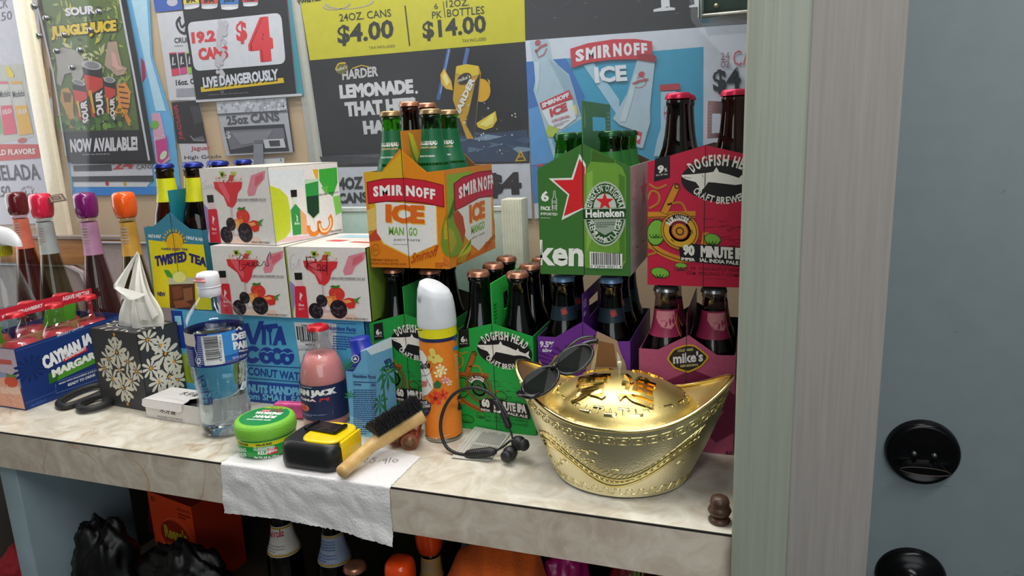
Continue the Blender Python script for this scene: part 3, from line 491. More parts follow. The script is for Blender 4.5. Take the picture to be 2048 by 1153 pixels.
# black banner with white serif letters, vodka cooler poster
A=poster('black_banner','black banner with tops cut off white serif letters','poster',[(-.412,.678),(-.0229,.6385),(-.0213,.5842),(-.4135,.5904)],'#2b2c30',.003)
for pts in ([(-.1665,.6531),(-.1519,.6516),(-.1499,.6223),(-.1642,.6224)],[(-.1784,.6191),(-.1776,.6231),(-.165,.625),(-.1499,.6241),(-.1411,.6222),(-.1416,.6187)],[(-.1114,.6475),(-.0985,.6462),(-.0968,.6236),(-.1084,.6222)],[(-.118,.6206),(-.1173,.6235),(-.1085,.6247),(-.093,.6237),(-.0929,.6197)]): A.p('#e6e4e6',pts,1)
A.e('#3f4248',[(-.3627,.6531),(-.327,.6536),(-.3623,.6663)],1,inner=.95,a0=PI,a1=2*PI); A.e('#34373c',[(-.363,.5937),(-.3378,.5943),(-.3627,.6045)],1,inner=.92,a0=0,a1=PI)
for k in range(7): 
    p=[(-.4046,.6503),(-.1396,.5971)]; x,y=rs.uniform(p[0][0],p[1][0]),rs.uniform(p[1][1]+.01,p[0][1]); A.l('#70737a',[(x,y),(x+.006,y+.001)],.0008,2)
A.done()
A=poster('cooler_poster','blue and white vodka cooler poster with three frosty bottles','poster',[(-.4135,.5904),(-.0213,.5855),(-.0124,.2856),(-.4062,.2584)],'#d9dde6',.004)
A.p('#3fa3c6',[(-.4131,.5525),(-.0931,.5543),(-.0906,.3667),(-.1764,.3636),(-.4105,.3612)],1); A.p('#3f78c0',[(-.4131,.5525),(-.3359,.5533),(-.302,.4834),(-.3405,.3623),(-.4105,.3612)],2); A.p('#5f9fd8',[(-.4114,.4666),(-.3497,.4804),(-.3039,.3758),(-.4105,.3612)],2)
A.p('#a9cfe2',[(-.3039,.5387),(-.2849,.5414),(-.2384,.4743),(-.2386,.4412)],3); A.p('#4a86c6',[(-.4105,.3612),(-.1764,.3608),(-.1791,.3042),(-.4083,.289)],1); A.p('#c94a58',[(-.3994,.3624),(-.3837,.3635),(-.3839,.3599),(-.3989,.3585)],3)
def frosty(pts,lab=True):
    A.p('#a8c2d0',pts,4)
fb=[(-.4045,.588),(-.37,.5901),(-.3641,.5567),(-.351,.542),(-.3306,.524),(-.3237,.5013),(-.3086,.4445),(-.304,.3729),(-.3648,.3747),(-.3897,.4655),(-.4003,.5003),(-.3938,.5281),(-.3985,.5509)]; A.p('#b4cbd6',fb,4); A.p('#9db8c8',[(-.3687,.5543),(-.3511,.5406),(-.3307,.5212),(-.3252,.5014),(-.3115,.4503),(-.3235,.4452),(-.3374,.491),(-.3545,.5255)],5)
A.p('#c9dae2',[(-.3976,.5508),(-.3869,.55),(-.388,.5165),(-.3949,.4943)],5); A.p('#5fb0d8',[(-.3683,.4127),(-.3086,.4445),(-.3067,.3874),(-.3585,.3775)],5); A.e('#b8cc50',[(-.3648,.427),(-.3525,.4294),(-.3629,.4413)],6); A.p('#ecd85a',[(-.329,.4652),(-.3185,.4703),(-.3168,.4519),(-.3279,.4511)],6)
A.e('#c05560',[(-.3888,.5848),(-.3833,.5852),(-.3886,.5895)],6); A.l('#c06068',[(-.3939,.5686),(-.383,.5775),(-.3709,.5806)],.004,6); A.l('#c06068',[(-.3937,.5728),(-.3882,.5585),(-.3774,.5632),(-.3717,.5738)],.002,6)
A.p('#e6ecf0',[(-.3867,.4654),(-.3257,.4791),(-.319,.445),(-.3481,.4263),(-.3722,.436)],6); A.p('#d23c48',[(-.3888,.4763),(-.3313,.4968),(-.3242,.4813),(-.3843,.4635)],7); A.t('#f4eef0','SMIRNOFF',[(-.3835,.4669),(-.331,.4845),(-.3845,.4755)],8,.06); A.t('#d2404e','ICE',[(-.3672,.4495),(-.3345,.4604),(-.3701,.4645)],8,.06); A.t('#c05060','ORIGINAL',[(-.3645,.4391),(-.3294,.4483),(-.3665,.4443)],8,.02); A.lines('#a08088',[(-.3616,.4312),(-.3311,.4393),(-.3624,.437)],2,8)
A.p('#d33a46',[(-.3272,.569),(-.2945,.5759),(-.2488,.579),(-.2098,.5766),(-.1797,.57),(-.1801,.5374),(-.2099,.5422),(-.2548,.5444),(-.2951,.5421),(-.3259,.5353)],7)
for ch,P in zip('SMIRNOFF',([(-.3169,.5445),(-.3014,.5467),(-.3179,.5656)],[(-.2979,.547),(-.2799,.5484),(-.2981,.5681)],[(-.2762,.5486),(-.2705,.5488),(-.2765,.5702)],[(-.2662,.549),(-.2525,.5491),(-.2667,.5711)],[(-.2477,.5492),(-.2336,.5493),(-.2483,.5717)],[(-.2288,.5489),(-.2149,.5484),(-.2298,.5713)],[(-.211,.5487),(-.2016,.548),(-.2115,.5699)],[(-.1974,.5477),(-.1878,.5464),(-.1988,.5689)])): A.t('#f2f0f4',ch,P,8,.06)
A.t('#f0f2f6','ICE',[(-.282,.5057),(-.2235,.5061),(-.2842,.534)],7,.05)
b2=[(-.2057,.5411),(-.1747,.537),(-.1808,.4819),(-.1836,.455),(-.1827,.4331),(-.1961,.3866),(-.2103,.3899),(-.2159,.4208),(-.2387,.4301),(-.2501,.4417),(-.2241,.4844)]; A.p('#b9ced9',b2,5); A.p('#cddde4',[(-.2213,.4843),(-.21,.516),(-.2044,.5183),(-.2157,.4703),(-.2272,.4351),(-.2387,.4357)],6); A.p('#a33038',[(-.2043,.5498),(-.1933,.5508),(-.1796,.5485),(-.172,.5439),(-.1736,.5343),(-.2066,.5412)],8); A.e('#c84858',[(-.1983,.5158),(-.1928,.5162),(-.1983,.5206)],6); A.e('#c06068',[(-.2016,.502),(-.1892,.5039),(-.203,.5115)],6,inner=.88); A.l('#c06068',[(-.2142,.5001),(-.2016,.5047),(-.1864,.5064)],.004,7)
A.p('#d23c48',[(-.2117,.4206),(-.1975,.4145),(-.2018,.3938),(-.2132,.3998)],6); A.t('#f4eef0','FF',[(-.2109,.4039),(-.2018,.3994),(-.2097,.4122)],7,.05)
b3=[(-.1644,.4837),(-.1385,.4835),(-.1355,.4472),(-.1295,.3981),(-.1347,.3708),(-.1764,.372),(-.1709,.3996),(-.164,.4213)]; A.p('#b3cfdf',b3,5); A.p('#c0414a',[(-.1666,.4958),(-.1319,.4964),(-.1305,.4857),(-.1657,.4851)],6); A.e('#c06068',[(-.1505,.4479),(-.1423,.4489),(-.1506,.4641)],6,inner=.9); A.l('#c06068',[(-.1587,.4456),(-.141,.4528)],.004,6)
A.t('#9a5a68','24',[(-.0634,.53),(-.0495,.5301),(-.0641,.5424)],4,.0); A.t('#9a5a68','OZ',[(-.0631,.5177),(-.0484,.5177),(-.0638,.5283)],4,.0); A.t('#c84454','CANS',[(-.0426,.5191),(.0155,.5201),(-.0443,.5439)],4,.0); A.t('#34353b','$4',[(-.0746,.4732),(-.0287,.4757),(-.0775,.5145)],4,.03)
A.l('#6d6a72',[(-.0741,.4494),(-.0172,.4465)],.0015,4); A.l('#c84454',[(-.0525,.4179),(-.0372,.4291),(-.0215,.4205)],.004,4,5); A.l('#c84454',[(-.0529,.4113),(-.0368,.4133),(-.0213,.4113)],.004,4,5)
A.done()
# ---------------------------------------------------------------- clear screen in front of the posters, its bolts and mullion
W1=struct((lambda m:(m.box((-1.95,1.2,.002),(-.004,1.2045,1.3),glass('#f4f6f8',ior=1.25,haze=.03,rough=.01)),m.build('window_1',at=(-1,1.2,.002)))[1])(MB()))
ml=MB(); x0,x1=[(-1.5609,1.19,.7566)][0][0],[(-1.5144,1.19,.752)][0][0]
ml.box((x0,1.186,.19),(x1,1.1995,1.3),mat('#f7ecd2',.3,coat=.4,noise=.04),bev=.003)  # pale cream colour carries the daylight glare on this strip
struct(ml.build('trim_3',at=(x0,1.186,.19)))
bolt=None
for i,(p,w_) in enumerate(zip([(-1.5501,1.195,.7062),(-1.5119,1.195,.7402),(-1.4825,1.195,.7127),(-1.5124,1.195,.6788),(-1.4682,1.195,.6427),(-1.3279,1.195,.7117),(-1.3598,1.195,.6773),(-1.4382,1.195,.6737),(-1.399,1.195,.6395),(-1.4307,1.195,.6052)],('left of the mullion at the top','highest on the left','upper left of the poster','beside the poster edge','lowest beside the poster edge','over the word on the jungle poster','over the yellow jungle lettering','left end of the yellow lettering','above the middle tall can','lowest, above the left can'))):
    if bolt is None:
        bm_=MB(); bm_.lathe([(0,.009),(.004,.0085),(.0058,.006),(.0062,0)],mat('#9aa0a8',.25,metal=.9),(0,0,0),14,rot=RX); bm_.lathe([(.0036,0),(.0036,-.004)],mat('#9aa0a8',.25,metal=.9),(0,0,0),10,rot=RX)
        bolt=tag(bm_.build('bolt',at=(0,0,0)),'','bolt','bolts in the clear screen'); o=bolt
    else: o=bolt.copy(); C.objects.link(o)
    o.location=(p[0],1.2,p[2]); o['label']='small steel bolt in the clear screen, '+w_
# green-grey metal box hung at the top right
bx=thing('metal_box','green grey metal box with chrome edge hanging above the posters','box',(-.053,1.1,.5745))
m=MB(); m.box((-.083,1.1,.577),(-.006,1.19,.75),mat('#4a5a55',.35,metal=.3,scale=30,noise=.12),bev=.006); m.build('body',bx)
m=MB(); m.box((-.086,1.096,.5725),(-.004,1.194,.5785),mat('#a9a79f',.35,metal=.6,noise=.25,scale=40),bev=.002); m.box((-.087,1.094,.572),(-.081,1.10,.75),mat('#c9cccb',.15,metal=1),bev=.0015); m.build('chrome_edge',bx)
m=MB(); m.lathe([(0,.003),(.003,.0028),(.0034,0)],mat('#a59a80',.4,metal=.7),(-.062,1.1,.588),12,rot=RX); m.build('screw',bx)
# wooden ledge, rounded panels below it, ribbed strip
m=MB(); m.box((-1.95,1.17,.168),(-1.33,1.199,.228),wood_mat('#a8713c','#c08a52','ledge_wood',(2,30,30),.5,.1,4),bev=.003); m.box((-1.95,1.165,.228),(-1.33,1.199,.2345),mat('#8d8079',.5)); struct(m.build('trim_4',at=(-1.6,1.17,.168)))
for i,(xa,xb,zt) in enumerate(((-1.43,-1.12,.222),(-1.95,-1.45,.165))):
    m=MB(); P=plane(((0,1.16,0),(1,0,0),(0,0,1))); pts=[(xa,.001),(xb,.001),(xb,zt-.05),(xb-.015,zt-.015),(xb-.05,zt),(xa+.05,zt),(xa+.015,zt-.015),(xa,zt-.05)]
    m.slab(P,pts,.02,mat('#b3a3a3',.5,noise=.05)); m.tube([Vector((u,1.158,v)) for u,v in pts],.0035,mat('#8a8488',.4),closed=True)
    tag(m.build('chair_back',at=((xa+xb)/2,1.16,.001)),['pinkish rounded plastic panel with grey rim behind the orange capped bottle','pinkish rounded plastic panel below the wooden ledge at far left'][i],'panel','rounded panels behind the bottles')
m=MB(); m.box((-.404,1.1,.001),(-.368,1.135,.3145),mat('#c6c8b6',.5,noise=.05),bev=.001)
for k in range(7): m.box((-.402+k*.005,1.098,.001),(-.4005+k*.005,1.101,.3145),mat('#dfe0d0',.5))
tag(m.build('ribbed_post',at=(-.386,1.115,.001)),'upright ribbed cream plastic strip behind the mango drink carton','strip')
m=MB(); m.box((-.9,1.15,.001),(-.42,1.17,.29),mat('#a9bfb4',.35,noise=.05),bev=.002); m.box((-.9,1.149,.29),(-.42,1.172,.297),mat('#c8d2cc',.4)); tag(m.build('glass_back_panel',at=(-.66,1.16,.001)),'pale green low panel standing behind the white boxes','panel')
# ---------------------------------------------------------------- counter
top=marble('#c1b7a4','#e0dccf','#b08a5c','worktop_laminate'); ap=marble('#bfae9e','#dcd2c4','#b08450','edge_laminate',.4)
ct=thing('counter','marble patterned laminate counter with black seam along its front edge','counter',(-1,.69,-.95))
m=MB(); m.box((-1.96,.69,-.030),(-.0125,1.16,0),top); m.box((-.0126,.802,-.030),(.0155,1.16,0),top); m.build('worktop',ct)
m=MB(); m.box((-1.96,.6885,-.061),(-.0125,.70,-.0022),ap); m.build('front_edge',ct)
m=MB(); m.box((-1.96,.6882,-.0022),(-.0125,.70,-.0002),mat('#1a1815',.6)); m.build('seam',ct)
m=MB(); m.box((-1.147,.705,-.95),(-1.108,.90,-.0305),mat('#8fa3ad',.5,noise=.05,scale=20),bev=.002); m.build('support_panel',ct)
m=MB(); m.box((-1.96,1.12,-.95),(-.0125,1.14,-.031),mat('#4a4640',.7)); m.build('back_panel',ct)
m=MB(); m.box((-1.10,.72,-.362),(-.0125,1.119,-.345),mat('#3a332c',.6)); m.box((-1.96,.72,-.362),(-1.149,1.119,-.345),mat('#3a332c',.6)); m.build('lower_shelf',ct)
# brown turned knob against the post
k=thing('turned_knob','small brown turned knob lying on the counter against the post','knob',(-.026,.712,0))
m=MB(); bw=mat('#4b3226',.4,noise=.2,scale=40); m.lathe([(0,0),(.0105,0),(.0118,.003),(.0095,.0055),(.0055,.0075)],bw,(-.026,.712,0),20); m.build('foot',k)
m=MB(); m.lathe([(.0055,.0075),(.0108,.010),(.0125,.014),(.0108,.018),(.0095,.020),(.0105,.023),(.009,.028),(.005,.0305),(0,.031)],bw,(-.026,.712,0),20); m.build('finial',k)
# ---------------------------------------------------------------- bottles
def cap_geo(mb,m,z0,r=.0146,h=.0075,logo=None):
    n=42; prof=[(r*1.10,z0),(r*1.06,z0+h*.45),(r*.99,z0+h*.8),(r*.9,z0+h*.97),(r*.5,z0+h),(0,z0+h)]
    vs=[];fs=[]
    for i,(q,z) in enumerate(prof[:-1]):
        am=(.0007,.0006,.0002,0,0)[i]
        vs+=[((q+am*(1 if k%2 else -1))*math.cos(2*PI*k/n),(q+am*(1 if k%2 else -1))*math.sin(2*PI*k/n),z) for k in range(n)]
    for i in range(4): fs+=[[i*n+k,i*n+(k+1)%n,(i+1)*n+(k+1)%n,(i+1)*n+k] for k in range(n)]
    vs.append((0,0,z0+h)); fs+=[[4*n+k,4*n+(k+1)%n,5*n] for k in range(n)]
    mb.add(vs,fs,m,True)
    if logo:
        A=Art(mb,lambda u,v,l=0:Vector((u,v,z0+h+l))); A.e(logo,[(0,0),(r*.62,0),(0,r*.62)],1,inner=.86); A.p(logo,[(-.004,-.005),(.003,-.004),(.0045,.001),(0,.006),(-.003,.002)],1)
LONG=[(0,.004),(.024,.001),(.0265,.0015),(.0278,.005),(.0278,.122),(.0270,.136),(.0245,.150),(.0192,.165),(.0165,.180),(.0148,.196),(.0138,.213),(.0150,.2145),(.0152,.219),(.0136,.2205),(.0134,.2255),(.0125,.2265),(0,.2265)]
STUB=[(0,.004),(.028,.001),(.0335,.002),(.0352,.007),(.0352,.068),(.0345,.078),(.031,.092),(.0235,.108),(.0168,.118),(.0145,.126),(.0140,.138),(.0155,.1395),(.0155,.144),(.0138,.1455),(.0136,.149),(0,.149)]
def rad(prof,zs=1,rs=1):
    pr=[(z*zs,r*rs) for r,z in prof[3:-2]]
    def f(z):
        if z is None: return .016*rs
        for (a,ra),(b,rb) in zip(pr,pr[1:]):
            if z<=b: return ra+(rb-ra)*max(0,(z-a))/(b-a+1e-9)
        return pr[-1][1]
    return f
def bottle(name,label,cat,gl,capc,group,zs=1,rs=1,prof=LONG,neck=None,neckart=None,logo=None,fill=None,fillz=.1,body=None,bodyart=None):
    t=thing(name,label,cat,(0,0,0),group)
    g=MB(); g.lathe([(r*rs,z*zs) for r,z in prof],gl,seg=32); g.build('glass_body',t)
    zc=prof[-2][1]*zs-.0055
    c=MB(); cap_geo(c,capc,zc,r=.0146*rs,logo=logo); c.build('cap',t)
    f=rad(prof,zs,rs)
    def lab(nm,z0,z1,col,art,phi=PI):
        mb=MB(); S=cyl((0,0,0),f); u=.016*rs*phi
        mb.grid(lambda a,b:S(-u+2*u*a,z0+(z1-z0)*b,.0003),40,6,ink(col))
        if art:
            A=Art(mb,lambda U,V,l=0:S(U,V,l+.0003),.0001); A.curve=.006; art(A)
        mb.build(nm,t)
    if neck: lab('neck_label',neck[0]*zs,neck[1]*zs,neck[2],neckart)
    if body: lab('body_label',body[0]*zs,body[1]*zs,body[2],bodyart)
    if fill:
        p=[(0,.006)]+[(max(r*rs-.0016,.001),z*zs) for r,z in prof[2:-4] if z*zs<fillz]+[(max(f(fillz)-.0016,.002),fillz),(0,fillz)]
        d=MB(); d.lathe(p,fill,seg=28); d.build('drink',t)
    return t
def place(proto,spots,used=set(),inside=None):
    for (x,y,z,lab) in spots:
        if inside:
            x0,w_,y0=inside; c_=x0+w_/2; x=max(min(x,c_-.0300),x0+.0300) if x<c_ else min(max(x,c_+.0300),x0+w_-.0300); row=round((y-y0-.03)/.061); y=y0+.0315+.0605*row
        if proto.name in used: copy_tree(proto,(x,y,z),lab,rotz=random.uniform(-.35,.35))
        else: used.add(proto.name); proto.location=(x,y,z); proto['label']=lab
copper=mat('#b98068',.28,metal=.75,noise=.15,scale=60)
# ---------------------------------------------------------------- carriers
def carrier(label,pn,w,L,prof,front,side,inner,group,handle=None,hcol=None,artf=None,arts=None,arth=None,sideh=None,skew=0):
    o,ex,ey=[Vector(a) for a in PL[pn]]; d=Vector((-ex.y,ex.x,0)); base=o+ex*w/2+d*L/2
    t=thing('bottle_carrier',label,'carrier',(base.x,base.y,base.z),group); th=.0009
    out=[(0,.0005),(w,.0005)]+[(u,v) for u,v in prof[::-1]]
    F=plane((o,ex,ey)); m=MB(); m.slab(F,out,th,ink(front)); 
    m.slab(F,[(u,v) for u,v in out],.0005,mat(inner,.7),lift=-th-.0001)
    A=Art(m,F); A.clip=(w,9); A.l('#2a2420',[(w/2,.0005),(w/2,max(v for u,v in prof))],.0009,6)
    if artf: artf(A)
    m.build('end_panel',t)
    B=plane((o+ex*w+d*L,-ex,ey)); m=MB(); m.slab(B,out,th,ink(front)); m.slab(B,out,.0005,mat(inner,.7),lift=-th-.0001); m.build('end_panel',t)
    hs=sideh or prof[-1][1]
    for sgn in (1,-1):
        oo=o+ex*w if sgn>0 else o+d*L; dd=d if sgn>0 else -d
        S=plane((oo,dd,ey)); m=MB(); q=[(0.0012,.0005),(L-.0012,.0005),(L-.0012,prof[-1][1]),(L*.94,hs),(L*.06,hs),(0.0012,prof[-1][1])]
        m.slab(S,q,th,ink(side)); m.slab(S,q,.0005,mat(inner,.7),lift=-th-.0001)
        if arts and sgn>0:
            A=Art(m,S); A.clip=(L,prof[-1][1]); arts(A)
        m.build('side_panel',t)
    m=MB(); m.slab(plane((o+Vector((0,0,.0015)),ex,d)),[(.001,.001),(w-.001,.001),(w-.001,L-.001),(.001,L-.001)],.0012,mat(inner,.7)); m.build('base_panel',t)
    if handle:
        H=plane((o+ex*(w/2),d*math.cos(skew)+ex*math.sin(skew),ey)); m=MB()
        outl,hole=handle
        col=ink(hcol or side)
        if hole:                                     # a frame around the finger hole
            (a0,b0),(a1,b1)=hole; x0=min(p[0] for p in outl); x1=max(p[0] for p in outl); z0=min(p[1] for p in outl); z1=max(p[1] for p in outl)
            for q in ([(x0,z0),(a0,z0),(a0,z1),(x0,z1)],[(a1,z0),(x1,z0),(x1,z1),(a1,z1)],[(a0,b1),(a1,b1),(a1,z1),(a0,z1)],[(a0,z0),(a1,z0),(a1,b0),(a0,b0)]): m.slab(H,q,.0012,col,lift=.0006)
        else: m.slab(H,outl,.0012,col,lift=.0006)
        if arth: arth(Art(m,lambda u,v,l=0:H(u,v,l+.0006)))
        m.build('handle_panel',t)
    return t
def house(w,hc,hp,dip): return [(0,hc),(dip,hc),(w/2,hp),(w-dip,hc),(w,hc)]
GP='drink carriers stacked on the counter'
# -- green imported lager carrier
def art_h(A):
    A.p('#e9ece6',[(.0569,.158),(.065,.1443),(.0635,.1242),(.061,.111),(.0607,.0878),(.0311,.073),(.0402,.1061),(.0151,.1278),(.0457,.1279)],2); A.p('#d8262c',[(.0568,.1517),(.0636,.1406),(.0612,.0898),(.0343,.0784),(.0425,.1068),(.0216,.1254),(.0478,.1254)],3)
    A.p('#6fa03a',[(.0727,.1636),(.0849,.1574),(.1024,.1489),(.1033,.1455),(.1115,.1395),(.1163,.1275),(.1152,.0191),(.1106,.0111),(.0625,.01),(.0594,.0181),(.0624,.1286),(.066,.1395),(.0714,.1481)],4)
    A.p('#86b84a',[(.0659,.1329),(.0739,.1371),(.0725,.0526),(.064,.0297)],5); A.p('#4f7f2c',[(.1071,.132),(.1147,.1276),(.1141,.0214),(.1073,.0167)],5); A.p('#3f6a24',[(.0732,.1631),(.1018,.1489),(.1024,.1451),(.0718,.1481)],5)
    c=[(.0888,.0808),(.116,.0807),(.0893,.1226)]; A.e('#b9c6b2',c,6); A.e('#234d22',[(.0888,.0808),(.114,.0807),(.0893,.1202)],7); A.e('#9fb39a',[(.0888,.0808),(.1147,.0807),(.0893,.1183)],8,inner=.96)
    A.e('#c9d0c6',[(.0889,.0896),(.1037,.0895),(.0891,.1073)],8,a0=0,a1=2*PI); A.p('#9fae9c',[(.0742,.0897),(.1045,.0895),(.1034,.0618),(.0885,.0539),(.0749,.0617)],8)
    A.star('#d8262c',*[(.089,.0969)][0],.0122,9); A.arc('#e4ebe0','HEINEKEN ORIGINAL',[(.0888,.0785),(.1078,.0785),(.0892,.1102)],172,12,.0085,9,.02); A.arc('#e4ebe0','PREMIUM MALT LAGER',[(.0888,.0819),(.1116,.0818),(.0883,.0437)],172,8,.0075,9,.02)
    A.p('#20401e',[(.0603,.0883),(.116,.0888),(.1155,.074),(.0605,.0734)],9); A.l('#b9c6b2',[(.0603,.0878),(.116,.0884)],.0008,10); A.l('#b9c6b2',[(.0605,.0739),(.1155,.0747)],.0008,10); A.t('#f4f6f2','Heineken',[(.0637,.0763),(.1138,.0774),(.0635,.0869)],11,.04)
    A.lines('#5f6f5e',[(.0773,.064),(.1021,.0645),(.0774,.0718)],3,9)
    A.p('#f2f2ee',[(.068,.032),(.1108,.0299),(.1106,.0104),(.0683,.0101)],7); p=[(.07,.0148),(.109,.0308)]; A.bars(p[0][0],p[0][1],p[1][0],p[1][1],8,26,seed=4); A.t('#222222','0 72890 00011 4',[(.069,.0104),(.1097,.0108),(.0691,.0141)],8,.01)
    A.t('#eef0ea','6',[(.0039,.0977),(.0149,.0976),(.0039,.1118)],3,.05); A.t('#eef0ea','PACK',[(.0031,.0863),(.0169,.0858),(.0033,.0918)],3,.05); A.t('#eef0ea','IMPORTED',[(.0029,.0799),(.0257,.0791),(.003,.0835)],3,.02); A.lines('#c9d2c4',[(.0027,.076),(.0251,.0752),(.0028,.0776)],1,3)
    A.l('#eef0ea',[(.0216,.1115),(.0209,.1037),(.019,.1003),(.0188,.0862),(.0249,.0862),(.0253,.1002),(.0235,.1036),(.0235,.1115),(.0216,.1115)],.0007,3); A.t('#eef0ea','12',[(.02,.0953),(.0242,.0953),(.0201,.0991)],3); A.t('#eef0ea','FL OZ',[(.0193,.0878),(.0245,.0878),(.0195,.093)],3)
    A.t('#f4f4ee','ken',[(-.0042,.0121),(.0593,.0115),(-.003,.0469)],3,.08)
    A.p('#3f6a35',[(-.0051,.0451),(-.0021,.0451),(-.0029,.0085),(-.0049,.0085)],4)
def art_hs(A):
    A.p('#cfdad4',[(.001,.012),(.17,.012),(.17,.03),(.001,.03)],1)
    A.t('#e9efec','6',[(.012,.098),(.045,.098),(.012,.122)],2,.05); A.t('#e9efec','PACK',[(.012,.088),(.05,.088),(.012,.096)],2); A.t('#e9efec','Heineken',[(.006,.02),(.178,.02),(.006,.06)],2,.06); A.star('#c95a58',.115,.1,.03,2)
hm=.143
carrier('green lager carrier with red star and printed bottle, stacked on the purple carrier','hein',.1212,.186,house(.1212,.140,.1705,.0),'#3f7434','#ccd8d2','#4a3826',GP,
    handle=([(.002,.12),(.182,.12),(.182,.2235),(.002,.2205)],((.060,.186),(.150,.2045))),hcol='#4f8a56',artf=art_h,arts=art_hs,
    arth=lambda A:(A.l('#d8e4d8',[(.012,.19),(.012,.214)],.0015,1),A.l('#b8ccb8',[(.017,.192),(.017,.206)],.002,1),A.lines('#a8c2a8',[(.155,.15),(.178,.15),(.155,.215)],12,1)))
GRN=glass('#66b03c',ior=1.5); 
pr=bottle('lager_bottle','','bottle',GRN,mat('#2f5a3a',.25,metal=.7,noise=.1),'green bottles in the green lager carrier',zs=.80,rs=.97,neck=(.150,.196,'#2f7a34'),logo='#cfd8cf')
W=' in the green red-star lager carrier'
place(pr,[(-.2380,.912,.2357,'front left green bottle'+W),(-.184,.912,.2357,'front right green bottle'+W),(-.1795,.972,.2357,'middle right green bottle'+W),(-.1795,1.032,.2357,'back right green bottle'+W),(-.2450,.974,.2357,'middle left green bottle'+W),(-.2450,1.034,.2357,'back left green bottle'+W)],inside=(-.2705,.1212,.88))
